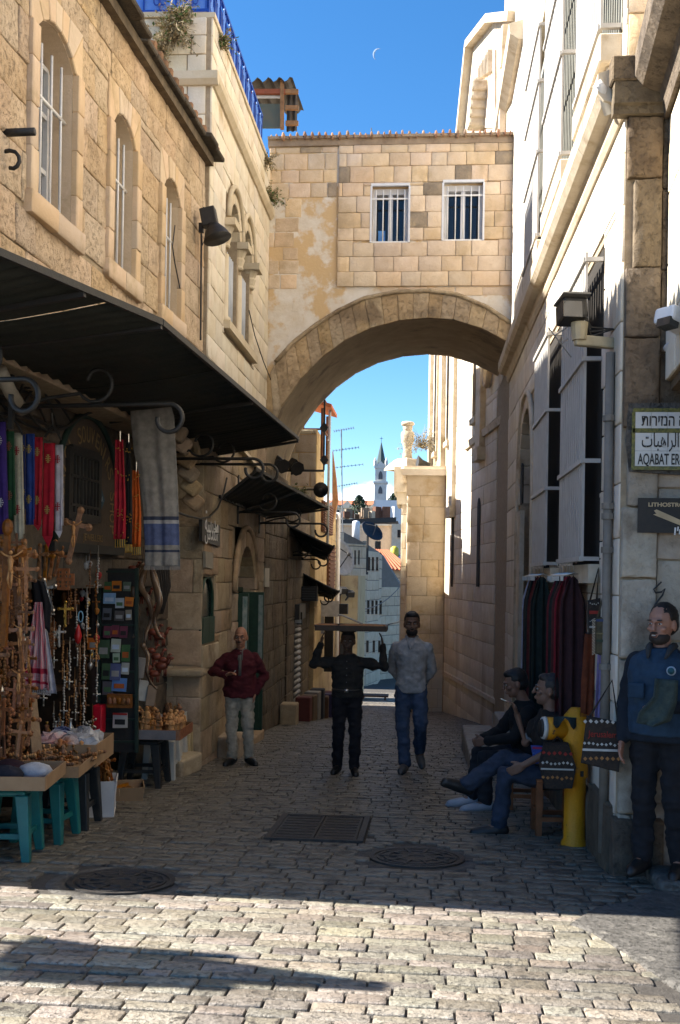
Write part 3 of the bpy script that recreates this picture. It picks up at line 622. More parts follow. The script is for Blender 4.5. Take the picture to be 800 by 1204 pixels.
# ================================================================== arched bridge room across the street
FB=Fac(-2.55,16.5,0)
INTR=[(-2.56,3.3),(-2.5,3.72),(-2.3,4.22),(-1.98,4.68),(-1.65,5.02),(-1.3,5.28),(-.9,5.47),(-.45,5.59),(0,5.63),(.4,5.6),(.85,5.46),(1.31,5.22)]
OUTR=[(-2.56,4.2),(-2.56,4.62),(-2.4,4.92),(-2.1,5.25),(-1.75,5.52),(-1.4,5.74),(-1.0,5.93),(-.48,6.03),(0.02,6.04),(.45,5.98),(.92,5.78),(1.31,5.52)]
def build_bridge():
    t=thing('arched_bridge_room','golden stone room carried on a wide arch across the lane with two barred windows','building',(-.6,17.8,3.3))
    yb=19.15; top=8.52
    wins=[(-.9,-.33,6.82,7.71),(.225,.83,6.84,7.75)]
    holes=[(a+2.55,b+2.55,c,d) for a,b,c,d in wins]
    # shell above z=6.06
    mb=MB(); wall_back(FB,mb,0,3.85,6.06,top,holes,-.35,0)
    FB.box(mb,0,3.85,6.06,top,-2.65,-2.3)
    # spandrels below
    for i in range(len(OUTR)-1):
        (a,za),(b,zb_)=OUTR[i],OUTR[i+1]
        if b-a<.001: continue
        for y0,y1 in ((16.5,16.9),(18.8,yb)):
            mb.hexa([Vector((a,y0,za)),Vector((b,y0,zb_)),Vector((b,y1,zb_)),Vector((a,y1,za)),Vector((a,y0,6.06)),Vector((b,y0,6.06)),Vector((b,y1,6.06)),Vector((a,y1,6.06))])
    part('wall',mb,M_plaster,t)
    mb=MB(); FB.box(mb,-.0,3.85,8.3,top-.01,-2.3,-.35); part('roof_slab',mb,M_cement,t)
    # vault soffit
    mb=MB(); n=len(INTR)
    vs=[Vector((x,y,z)) for y in (16.52,17.4,18.3,19.12) for x,z in INTR]
    mb.add(vs,[(j*n+i,j*n+i+1,(j+1)*n+i+1,(j+1)*n+i) for j in range(3) for i in range(n-1)])
    vs=[Vector((x,y,z)) for y in (16.52,19.12) for x,z in OUTR]; mb.add(vs,[(i,i+1,n+i+1,n+i) for i in range(n-1)])
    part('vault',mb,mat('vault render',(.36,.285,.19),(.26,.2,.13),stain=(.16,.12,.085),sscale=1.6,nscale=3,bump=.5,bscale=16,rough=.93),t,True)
    # ring of rough arch stones, front and back
    fine=[]; 
    for P in (INTR,OUTR):
        L=[]
        for i in range(n-1):
            for k in range(2): f=k/2; L.append((P[i][0]+(P[i+1][0]-P[i][0])*f+2.55,P[i][1]+(P[i+1][1]-P[i][1])*f))
        L.append((P[-1][0]+2.55,P[-1][1])); fine.append(L)
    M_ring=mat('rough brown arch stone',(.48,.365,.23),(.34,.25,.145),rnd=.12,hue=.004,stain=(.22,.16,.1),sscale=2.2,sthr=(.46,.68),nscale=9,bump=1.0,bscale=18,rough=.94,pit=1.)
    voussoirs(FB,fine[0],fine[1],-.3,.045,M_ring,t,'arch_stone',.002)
    FBk=Fac(1.3,yb,R(180)); bk=[[(3.85-u,z) for u,z in L[::-1]] for L in fine]; voussoirs(FBk,bk[0],bk[1],-.3,.03,M_bridge,t,'arch_stone',.005)
    mb=MB(); mb.tube([FB.P(u,z+.012,.05) for u,z in fine[1][4:]],.035,6); part('arch_moulding',mb,M_ring,t,True)
    # ashlar panel on the right, patchy courses on the left
    hl=[(a-.0,b+.0,c,d) for a,b,c,d in holes]
    masonry(FB,1.11,3.85,6.13,8.36,hl,(.195,.26),(.24,.46),M_bridge,t,.03,.012,'dressed',.006,33,alt=(M_crust,.05))
    masonry(FB,0,1.09,7.55,8.36,[],(.2,.27),(.24,.5),M_bridge,t,.014,0,'rough',.014,34,alt=(M_crust,.2))
    rr=random.Random(4)
    masonry(FB,0,1.09,6.1,7.55,[],(.2,.27),(.22,.42),M_bridge,t,.008,0,'rough',.016,35,keep=lambda u,z: (u<.5 and rr.random()<.62) or rr.random()<.14)
    masonry(FB,1.8,3.85,5.98,6.13,[],(.14,.16),(.3,.6),M_bridge,t,.006,0,'rough',.012,36,keep=lambda u,z: z>6.0)
    # dark damp patches are crusted stones at the left edge
    # windows
    pf=mat('white window paint',(.66,.68,.72),(.58,.6,.65),nscale=10,rough=.5)
    for i,(a,b,c,d) in enumerate(holes):
        mb=MB(); FB.box(mb,a,b,c,d,-.3,-.24); wn=part('window',mb,M_glass,t)
        mb=MB(); f=.05
        FB.box(mb,a,a+f,c,d,-.24,-.1); FB.box(mb,b-f,b,c,d,-.24,-.1); FB.box(mb,a+f,b-f,d-.09,d,-.24,-.1); FB.box(mb,a+f,b-f,c,c+.03,-.24,-.1); FB.box(mb,(a+b)/2-.035,(a+b)/2+.035,c+.03,d-.09,-.22,-.12)
        part('frame',mb,pf,wn)
        mb=MB()
        FB.box(mb,a-.02,b+.02,d,d+.04,-.02,.05); FB.box(mb,a-.03,a,c,d,-.02,.05); FB.box(mb,b,b+.03,c,d,-.02,.05); part('surround',mb,pf,wn)
        for k in range(5):
            u=a+.06+(b-a-.12)*(k+.0)/4; mb=MB(); mb.tube([FB.P(u,c,.02),FB.P(u,d-.06,.02)],.011,6); part('bar',mb,M_whitemetal,wn,True)
        for z in (c+.01,d-.2):
            mb=MB(); mb.bar(FB.P(a,z,.02),FB.P(b,z,.02),.022); part('rail',mb,M_whitemetal,wn)
        if i==0:
            mb=MB(); FB.box(mb,a+.09,a+.2,c+.04,c+.27,-.235,-.225); part('blue_card',mb,flat('sky blue card',(.12,.35,.8)),wn)
    # eaves: thin slab and a row of tile ends
    mb=MB(); FB.box(mb,-.02,3.84,8.36,8.46,-.2,.05); FB.box(mb,-.02,3.84,8.46,8.50,-2.7,.1); part('eaves',mb,mat('eave lime',(.36,.28,.2),(.22,.16,.11),nscale=5,bump=.6,bscale=30,rough=.95),t)
    u=0
    mt=mat('clay tile end',(.34,.19,.12),(.2,.13,.09),rnd=.3,hue=.008,nscale=12,bump=.5,bscale=50,rough=.95)
    while u<3.84:
        l=random.uniform(.075,.13); mb=MB(); q=random.uniform(-.012,.01); mb.tube([FB.P(u+l/2,8.495+q,.11+random.uniform(-.03,.03)),FB.P(u+l/2,8.54+q,-.4)],(l*.52,l*.34) if False else [(l*.22,l*.5)]*2,7); part('tile_end',mb,mt,t,True); u+=l
    mb=MB(); mb.tube([FB.P(1.62,8.5,-.5),FB.P(1.6,8.72,-.5),FB.P(1.585,8.86,-.5)],.008,5); part('aerial_stub',mb,M_black,t)
    # abutments that carry the vault at street level
    mb=MB(); mb.box((-2.85,17.82,1.05),(.6,2.65,4.5)); part('abutment',mb,M_mortar_dk,t)
    FA=Fac(-2.55,16.5,R(90)); masonry(FA,0.02,2.65,-1.1,3.3,[],(.3,.45),(.35,.8),M_grime_shade,t,.03,0,'rough',.008,37)
    return t
BR=build_bridge()
# ================================================================== convent wall on the right
FR=Fac(1.3,16.5,R(-90)); FC=Fac(1.3,7.1,0)
def grille(F_,u0,u1,z0,z1,out,rails,parent,nb=11,m=None,name='window_grille',rw=.035,back=None):
    """box grille standing off the wall: bars each on their own, rails bent back to the wall"""
    m=m or M_grille; mb=MB(); F_.box(mb,u0-.02,u1+.02,z0,z1,.0,.02)
    g=part(name,mb,back or M_void,parent)
    bw=(u1-u0)/nb; me=None
    for k in range(nb):
        u=u0+bw*(k+.5); mb=MB(); F_.box(mb,u-bw*.36,u+bw*.36,z0+.02,z1-.02,out-.012,out+.006); part('bar',mb,m,g)
    for z in rails:
        mb=MB(); mb.bar(F_.P(u0,z,out+.01),F_.P(u1,z,out+.01),.03,rw); mb.bar(F_.P(u0,z,.0),F_.P(u0,z,out+.01),rw,.03); mb.bar(F_.P(u1,z,.0),F_.P(u1,z,out+.01),rw,.03); part('rail',mb,m,g)
    return g
def build_convent():
    t=thing('convent_building','pale limestone convent with long cornice and white barred windows lining the lane','building',(3,11,gz(11)))
    # windows, lower floor (behind the box grilles) and the pointed doorway
    gu=[(FR.uz(688,449,.14)[0],FR.uz(660,481,.14)[0]),(FR.uz(644,503,.14)[0],FR.uz(628,525,.14)[0])]
    gu=[(min(a,b),max(a,b)) for a,b in gu]
    pu=sorted((FR.uz(610.5,700)[0],FR.uz(626,700)[0])); pz=2.55; pap=3.72
    up=[]
    for (xa,ya,xb,yb) in ((706,50,675,128),(659,196,637,248),(631,288,615,325)):
        a=FR.uz(xa,ya,.16); b=FR.uz(xb,yb,.16); up.append((min(a[0],b[0]),max(a[0],b[0]),(a[1]+b[1])/2))
    holes=[(a+.08,b-.08,1.72,4.05) for a,b in gu]+[(pu[0],pu[1],-1.1,pap)]+[(a+.1,b-.1,z+.1,z+2.1) for a,b,z in up]
    mb=MB(); wall_back(FR,mb,-2.65,9.4,-1.3,12.5,holes,-.5,0)
    FC.box(mb,.5,4.2,-.6,12.5,-.6,-.0); FR.box(mb,-2.65,9.0,12.2,12.5,-4,-.5); FR.box(mb,-2.65,8.8,-1.3,12.2,-4,-3.6); part('wall',mb,M_mortar,t)
    mc=mat('smooth convent moulding',(.58,.51,.40),(.47,.39,.28),nscale=6,stain=(.33,.25,.16),sscale=2,bump=.3,bscale=40,rough=.9)
    masonry(FR,0,9.4,-1.1,4.70,[(a+.02,b-.02,1.7,4.1) for a,b in gu]+[(pu[0]-.12,pu[1]+.12,-1.1,pap+.12)],(.3,.42),(.45,.95),M_convent,t,.016,0,'dressed',.009,41)
    masonry(FR,-2.65,9.4,4.98,10.6,[(a-.0,b+.0,z,z+2.3) for a,b,z in up],(.32,.42),(.5,1.0),M_convent,t,.012,0,'dressed',.008,42)
    # cornice in lengths
    u=.0
    while u<9.4:
        l=random.uniform(.8,1.3); e=min(u+l,9.4); mb=MB()
        mb.prism([FR.P(u,4.62,0),FR.P(u,4.62,.035),FR.P(u,4.66,.06),FR.P(u,4.70,.06),FR.P(u,4.73,.075),FR.P(u,4.75,.15),FR.P(u,4.80,.19),FR.P(u,4.93,.19),FR.P(u,4.99,0)][::-1],FR.d*(e-u-.005)); part('cornice_stone',mb,mc,t); u+=l
    # corner pilaster with the returning cornice, shade painted into its upper stones and cap
    for z0,z1,mm,sd_ in ((-.45,2.55,M_greybeige,43),(2.55,4.62,M_grime_shade,46)):
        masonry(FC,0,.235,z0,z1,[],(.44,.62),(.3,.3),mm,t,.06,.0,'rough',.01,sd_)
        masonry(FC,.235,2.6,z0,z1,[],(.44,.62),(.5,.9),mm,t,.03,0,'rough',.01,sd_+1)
    masonry(FC,0.0,.34,4.99,10,[],(.3,.4),(.4,.7),M_bridge,t,.02,0,'dressed',.01,45)
    mb=MB(); FC.box(mb,-.12,.36,4.82,4.985,0,.13); bevel(part('pilaster_cap',mb,M_grime_shade,t),.01,1)
    mb=MB(); mb.prism([FC.P(-.1,4.62,0),FC.P(-.1,4.62,.08),FC.P(-.1,4.67,.085),FC.P(-.1,4.68,.11),FC.P(-.1,4.815,.12),FC.P(-.1,4.815,0)],FC.d*.5); part('pilaster_neck',mb,M_grime_shade,t)
    mb=MB(); mb.tube([FR.P(9.3,4.7,.1),FR.P(9.38,4.83,.16),FR.P(9.4,4.86,.2)],.035,8); part('spout',mb,M_whitemetal,t,True)
    # foot of the wall: added plinth stones, stained and with shade in their dark tone
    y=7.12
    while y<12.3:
        l=random.uniform(.5,.9); zt_=gz(y+l/2)+random.uniform(.42,.5); put_stone(FR,16.5-y-l,16.5-y,gz(y+l/2)-.25,zt_,M_grime_shade,t,.05,.012,'rough',.01,'plinth_stone'); y+=l
    put_stone(FC,-.04,.3,-.6,-.02,M_grime_shade,t,.09,.02,'rough',.01,'plinth_stone')
    for k,(a,b) in enumerate(gu):
        mb=MB(); FR.box(mb,a+.08,b-.08,1.72,4.05,-.36,-.3); part('pane',mb,M_glass,t)
        grille(FR,a,b,1.66,3.98,.14,(1.70,2.42,3.17,3.9),t,12)
        # arched head of the opening, iron lattice
        mb=MB(); 
        for i in range(5): mb.bar(FR.P(a+.1,3.5+i*.1,-.06),FR.P(b-.1,3.6+i*.1,-.06),.02)
        part('lattice',mb,M_whitemetal,t)
        mb=MB(); F_=FR; F_.box(mb,a-.04,b+.04,1.52,1.66,0,.1); part('sill',mb,mc,t)
    # pointed doorway
    mb=MB(); FR.box(mb,pu[0],pu[1],-1.1,pap,-.5,-.45); dw=part('pointed_doorway',mb,M_void,t)
    c=(pu[0]+pu[1])/2; hw=(pu[1]-pu[0])/2
    def ogive(k,n=7):
        L=[]; w=hw+k; h=pap-pz+k*1.3
        for i in range(n+1): f=i/n; L.append((c-w*math.cos(f*math.pi/2)**.85,pz+h*math.sin(f*math.pi/2)**.95))
        return L+[(2*c-u,z) for u,z in L[-2::-1]]
    voussoirs(FR,ogive(0),ogive(.13),-.35,.03,mc,dw)
    for k,o in ((.16,.03),(.05,-.12)):
        mb=MB(); mb.tube([FR.P(u,z,o) for u,z in [(c-hw-k,-1)]+ogive(k)+[(c+hw+k,-1)]],.035,6); part('arch_moulding',mb,mc,dw,True)
    mb=MB(); L=ogive(0)
    for a,b in zip(L,L[1:]): mb.add([FR.P(a[0],a[1],-.02),FR.P(b[0],b[1],-.02),FR.P(b[0],pap+.14,-.02),FR.P(a[0],pap+.14,-.02)],[(0,1,2,3)])
    part('spandrel',mb,mc,dw)
    mb=MB(); FR.box(mb,pu[0],pu[1],-1.1,pap-.2,-.44,-.38); FR.box(mb,c-.02,c+.02,-1,pap-.3,-.38,-.35); part('door',mb,mat('old brown door',(.09,.055,.035),(.05,.03,.02),nscale=8,bump=.3,bscale=30,rough=.7),dw)
    # niche beside the doorway
    mb=MB(); a=FR.uz(616,560)[0]; mb.prism([FR.P(a-.14,2.55,.03)]+[FR.P(u,z,.03) for u,z in arch_pts(a-.14,a+.14,2.95,.14,6)]+[FR.P(a+.14,2.55,.03)],FR.n*-.02); part('niche',mb,M_void,t)
    mb=MB(); FR.box(mb,a-.2,a+.2,.2,2.45,0,.06); part('half_column',mb,mc,t)
    # upper windows: deep sills, recess and box grilles
    for k,(a,b,z) in enumerate(up):
        mb=MB(); FR.box(mb,a+.1,b-.1,z+.1,z+2.1,-.4,-.35); part('pane',mb,M_glass,t)
        mb=MB(); FR.box(mb,a-.02,b+.02,z-.2,z,0,.17); FR.box(mb,a+.03,b-.03,z-.3,z-.2,0,.11); s=part('window_sill',mb,mc,t); bevel(s,.012,1)
        grille(FR,a+.02,b-.02,z+.03,z+2.35,.15,(z+.06,z+.95,z+1.7,z+2.3),t,13,back=flat('grey green recess shade',(.34,.34,.3)))  # backing colour is the shade of the recess, painted in
        mb=MB(); FR.box(mb,a-.06,b+.06,z+2.4,z+2.55,0,.12); part('lintel_moulding',mb,mc,t)
    # second cornice high up the wall beyond the windows
    mb=MB(); mb.prism([FR.P(-2.65,9.2,0),FR.P(-2.65,9.2,.08),FR.P(-2.65,9.28,.2),FR.P(-2.65,9.42,.22),FR.P(-2.65,9.48,0)][::-1],FR.d*4.2); part('upper_cornice',mb,mc,t)
    # drain pipe down the corner
    mb=MB(); mb.tube([FR.P(9.22,3.1,.05),FR.P(9.22,-.32,.05)],.032,8)
    dp=part('drain_pipe',mb,mat('grey pipe',(.21,.195,.17),(.15,.135,.115),nscale=9,rough=.65),t,True)
    for z in (2.65,2.05,1.98,1.75,.95):
        mb=MB(); mb.lathe(FR.P(9.22,z,.05),[(.045,-.02),(.045,.02)],8); part('pipe_clip',mb,mat('grey pipe',(.3,.3,.3)),dp)
    # little apron of flaking mortar round the street sign
    mb=MB(); mb.prism([FC.P(*FC.uz(x,y),.072) for x,y in ((737,477),(800,476),(800,560),(765,558),(737,556),(733,520))],FC.n*.02); part('sign_bed',mb,M_cement,t)
    return t
CV=build_convent()
def build_passage():
    """room spanning the side lane on the right, its street wall in the sun"""
    t=thing('vaulted_passage_room','cream walled room spanning the side lane, its moulded cornice cut off by the right edge','building',(2.6,5.7,2.8))
    FP=Fac(1.585,7.06,R(-90-4.8)); m2=M_white
    mb=MB(); FP.box(mb,.02,3.2,2.86,9.5,-2.4,0); part('wall',mb,M_mortar,t)
    masonry(FP,.02,3.2,2.86,4.7,[],(.36,.5),(.6,1.1),m2,t,.012,0,'dressed',.008,51); masonry(FP,.02,3.2,5.1,9.4,[],(.36,.5),(.6,1.1),m2,t,.012,0,'dressed',.008,52)
    mb=MB(); mb.prism([FP.P(.0,4.6,0),FP.P(0,4.6,.05),FP.P(0,4.66,.06),FP.P(0,4.74,.09),FP.P(0,4.78,.2),FP.P(0,4.84,.25),FP.P(0,5.0,.25),FP.P(0,5.06,0)][::-1],FP.d*3.2); part('cornice',mb,M_grime_shade,t)  # dark tone stands for the shaded underside of the cornice
    mb=MB(); FP.box(mb,.02,3.2,2.8,2.855,-2.4,-.02); part('soffit',mb,M_grime_shade,t)  # soffit shade painted into the stone colour
    mb=MB(); mb.box((3.9,5.6,1),(.4,3.0,4)); part('side_pier',mb,M_dark,t)
    return t
build_passage()
# convent wall beyond the bridge with tall buttresses, slightly turned into the lane
x0,y0,x1,y1=.1,28.6,1.3,19.15
FW=Fac(x0,y0,math.atan2(y1-y0,x1-x0)); LW=math.hypot(x1-x0,y1-y0)
def build_church():
    t=thing('church_flank','sunlit pale church flank with tall buttresses seen through the arch','building',(1.6,24,gz(24)))
    mb=MB(); FW.box(mb,0,LW,-3,9.0,-1.5,0); part('wall',mb,M_mortar,t)
    ends=FW.uz(524,700)[0]
    masonry(FW,ends,LW,-2.4,5.0,[],(.34,.42),(.5,1.1),M_convent,t,.014,0,'dressed',.009,61)
    masonry(FW,0,LW,5.0,8.9,[],(.4,.5),(.7,1.3),M_white,t,.012,0,'dressed',.008,62)
    mc=MATS['smooth convent moulding']
    for px,wd,o in ((509,.3,.1),(523,.45,.12),(536,.5,.1),(569,.5,.12)):
        u=FW.uz(px,480)[0]; mb=MB(); z0=3.2 if px<569 else 4.1
        FW.box(mb,u-wd/2,u+wd/2,z0,8.6,0,o); FW.box(mb,u-wd/2-.06,u+wd/2+.06,z0-.25,z0,0,o+.05); part('buttress',mb,mc,t)
    for px in (515,530,562):
        u=FW.uz(px,470)[0]; mb=MB(); FW.box(mb,u-.18,u+.18,4.9,9.2,.015,.03); wn=part('lancet_window',mb,M_glass,t)
        mb=MB(); FW.box(mb,u-.26,u-.18,4.8,9.3,.0,.07); FW.box(mb,u+.18,u+.26,4.8,9.3,0,.07); FW.box(mb,u-.3,u+.3,4.68,4.8,0,.12); part('frame',mb,mc,wn)
    # sloping string course and low moulding
    a=FW.uz(583,488)[0]; b=FW.uz(555,533)[0]; z=FW.uz(570,510)[1]
    mb=MB(); mb.prism([FW.P(min(a,b)-.6,z-.08,0),FW.P(min(a,b)-.6,z-.08,.07),FW.P(min(a,b)-.6,z+.05,.09),FW.P(min(a,b)-.6,z+.08,0)][::-1],FW.d*4.4); part('string_course',mb,mc,t)
    p=FW.uz(524,791); q=FW.uz(596,831); mb=MB(); mb.hexa([FW.P(p[0],p[1]-.05,0),FW.P(q[0],q[1]-.05,0),FW.P(q[0],q[1]-.05,.05),FW.P(p[0],p[1]-.05,.05),FW.P(p[0],p[1]+.05,0),FW.P(q[0],q[1]+.05,0),FW.P(q[0],q[1]+.03,.04),FW.P(p[0],p[1]+.03,.04)]); part('plinth_moulding',mb,mc,t)
    # blind lancets in the shaded part, clock-like roundel under the vault
    for px,pa,pb in ((565,585,690),(534,607,690)):
        u,zt=FW.uz(px,pa); zb=FW.uz(px,pb)[1]; mb=MB(); mb.prism([FW.P(u-.16,zb,.024)]+[FW.P(a_,b_,.024) for a_,b_ in arch_pts(u-.16,u+.16,zt-.2,.2,6)]+[FW.P(u+.16,zb,.024)],FW.n*.006); part('slit_window',mb,M_void,t)
    u,z=FW.uz(578,432); mb=MB(); mb.tube([FW.P(u+.28*math.cos(k*math.pi/8),z+.34*math.sin(k*math.pi/8),.08) for k in range(16)],.06,6,closed=True); part('roundel',mb,mc,t,True)
    # gable block with consoles showing above the bridge, in line with the flank
    def G(px,py,o=.3): u,z=FW.uz(px,py,o); return FW.P(u,z,o)
    mb=MB(); mb.prism([G(541,170),G(553,53),G(577,23),G(584,22.5),G(586,18),G(604,18),G(604,170)][::-1],FW.n*-1.6); part('gable',mb,mc,t)
    for (a,b,w_) in (((540.5,170),(552.5,52),.16),((552.5,52),(577,21.5),.16),((577,21.5),(604,19),.16)):
        p,q=G(*a,.36),G(*b,.36); mb=MB(); mb.bar(p,q,.2,.14); part('coping',mb,mc,t)
    mb=MB(); mb.prism([G(558,150,.33),G(561,75,.33),G(571,58,.33),G(582,58,.33),G(582,150,.33)][::-1],FW.n*-.02); part('panel',mb,M_bridge,t)
    for k in range(9):
        x=563+k*1.75; mb=MB(); mb.bar(G(x,84-k*3.1+8*(k<1),.36),G(x,95-k*1.2,.36),.07,.1); part('dentil',mb,mc,t)
    for k in range(5):
        p=G(564-k*.9,103+k*10.5,.45); mb=MB(); mb.box(p,(.3,.34,.2),FW.a); bevel(part('console',mb,mc,t),.05,2)
    mb=MB(); mb.bar(G(594,34,.34),G(590,160,.34),.3,.1); part('pilaster_strip',mb,M_bridge,t)
    mb=MB(); mb.bar(G(600,30,.4),G(597,80,.4),.25,.16); part('pilaster_strip',mb,mc,t)
    return t
CH=build_church()
def build_portal():
    """tall entrance pier with niche cornice and a robed statue on the pediment"""
    t=thing('entrance_portal','golden stone entrance pier with moulded cornice standing out into the lane','building',(-.1,26,gz(25.5)))
    Y=25.5; a=at(478,700,Y).x; b=at(523.5,700,Y).x; zt=at(500,556,Y).z; zg=gz(Y)-.3
    FPo=Fac(a,Y,0); L=b-a
    mb=MB(); FPo.box(mb,.0,L+.4,zg,zt,-2.4,0); part('pier',mb,M_mortar,t)
    M_port=mat('golden portal stone',(.64,.53,.385),(.56,.45,.31),rnd=.06,hue=.004,stain=(.45,.33,.19),sscale=1.5,nscale=5,bump=.3,bscale=24,rough=.9)
    masonry(FPo,0,L,zg,zt-.55,[],(.36,.48),(.4,.8),M_port,t,.014,0,'dressed',.006,71)
    FPs=Fac(a,Y+2.4,R(-90)); masonry(FPs,0,2.4,zg,zt-.55,[],(.4,.5),(.5,.9),M_white,t,.02,0,'dressed',.009,72)
    mb=MB(); FPo.box(mb,-.03,L,zt-.55,zt-.06,-2.3,.03); part('frieze',mb,M_port,t)
    mb=MB(); FPo.box(mb,-.14,L,zt-.07,zt+.08,-2.45,.14); FPo.box(mb,-.1,L,zt+.08,zt+.16,-2.4,.08); part('cornice',mb,M_white,t)
    # lower outer pier further along, with pediment block
    Y2=27.6; a2=at(470.5,700,Y2).x; b2=at(480,700,Y2).x; z2=at(475,580,Y2).z; F2_=Fac(a2,Y2,0); L2=b2-a2
    mb=MB(); F2_.box(mb,0,L2+.3,zg-.3,z2,-1.5,0); part('outer_pier',mb,M_mortar,t)
    masonry(F2_,0,L2,zg-.2,z2-.3,[],(.4,.5),(.4,.6),M_white,t,.02,0,'dressed',.009,73)
    z3=at(470,562,Y2).z; mb=MB(); F2_.box(mb,-.12,L2+.3,z2-.3,z2+.02,-1.6,.1); F2_.box(mb,-.2,L2+.4,z2+.02,at(470,563,Y2).z+.3,-1.7,.16); part('pediment_block',mb,M_white,t)
    return t
build_portal()
def build_statue():
    Y=27.5; p=at(478,549,Y); z0=p.z; h=at(478,503,Y).z-z0; c=Vector((at(479,520,Y).x,Y+.4,z0))
    ms=mat('weathered statue stone',(.58,.52,.42),(.45,.38,.28),nscale=7,bump=.5,bscale=30,rough=.9)
    t=thing('rooftop_statue','weathered stone robed figure without arms on a stepped base above the portal','statue',c)
    mb=MB(); mb.lathe(c,[(.62,-.06),(.58,.03),(.34,.22),(.26,.26)],4); part('base',mb,ms,t)
    k=h/2.0
    mb=MB(); mb.lathe(c+Vector((0,0,.24)),[(.14,0),(.13,.2*k),(.11,.5*k),(.13,.75*k),(.17,.9*k),(.185,1.2*k),(.18,1.38*k),(.12,1.5*k),(.085,1.53*k)],9,1,.75); part('robe',mb,ms,t,True)
    mb=MB(); mb.ball(c+Vector((0,0,.24+1.66*k)),.14,9,6,(.95,.9,1.2)); mb.lathe(c+Vector((0,0,.24+1.74*k)),[(.14,0),(.18,.03),(.18,.08),(.14,.11)],9); part('head',mb,ms,t,True)
build_statue()
# ================================================================== steps and stones at the wall foot
def build_steps():
    t=thing('stone_steps','pair of worn stone steps against the convent wall behind the seated men','steps',(.9,13.5,gz(13)))
    ms=mat('worn step stone',(.40,.36,.30),(.3,.26,.21),nscale=8,stain=(.16,.14,.12),sscale=4,bump=.5,bscale=30,rough=.8)
    zt=[(.24,.5),(.24,.82)]
    c=onG(543,880); 
    # lower step: four blocks in a row, upper step one long tread
    y=12.0
    for k in range(4):
        l=.72; z=gz(13.2)+.24; mb=MB(); mb.box((.78,y+l/2,z-.28),(.42,l-.012,.56)); bevel(part('step_block',mb,ms,t),.03,2); y+=l
    for k in range(2):
        mb=MB(); mb.box((1.14,12.6+k*1.15,gz(13.2)+.26),(.32,1.14,.5)); bevel(part('step_block',mb,ms,t),.025,2)
build_steps()
def block(name,c,d,rz,m,label,cat,bv=.03,group=None):
    mb=MB(); mb.box(c,d,rz); o=single(name,mb,m,label,cat,group); bevel(o,bv,3); return o
p=onG(231,893); block('kerb_block',(-2.66,11.35,gz(11.35)+.09),(.34,.62,.22),R(-8),M_lower,'sloping loose kerb stone lying before the small green shutter','stone',.04)
p=onG(252,878); block('mounting_block',(-2.4,13.1,gz(13.1)+.13),(.3,.5,.3),R(3),M_lower,'squared stone block at the foot of the green doors','stone',.04)
p=onG(318,836); block('foot_block',(-2.36,18.6,gz(18.6)+.18),(.3,.4,.4),0,M_lower,'small stone block under the arch beside the weathered wall','stone',.03)
p=onG(772,1034); 
mb=MB(); mb.box((1.95,6.78,gz(6.8)+.02),(.95,.42,.12)); s=single('door_step',mb,M_cement,'low worn step under the standing man at the corner','step'); bevel(s,.03,3)
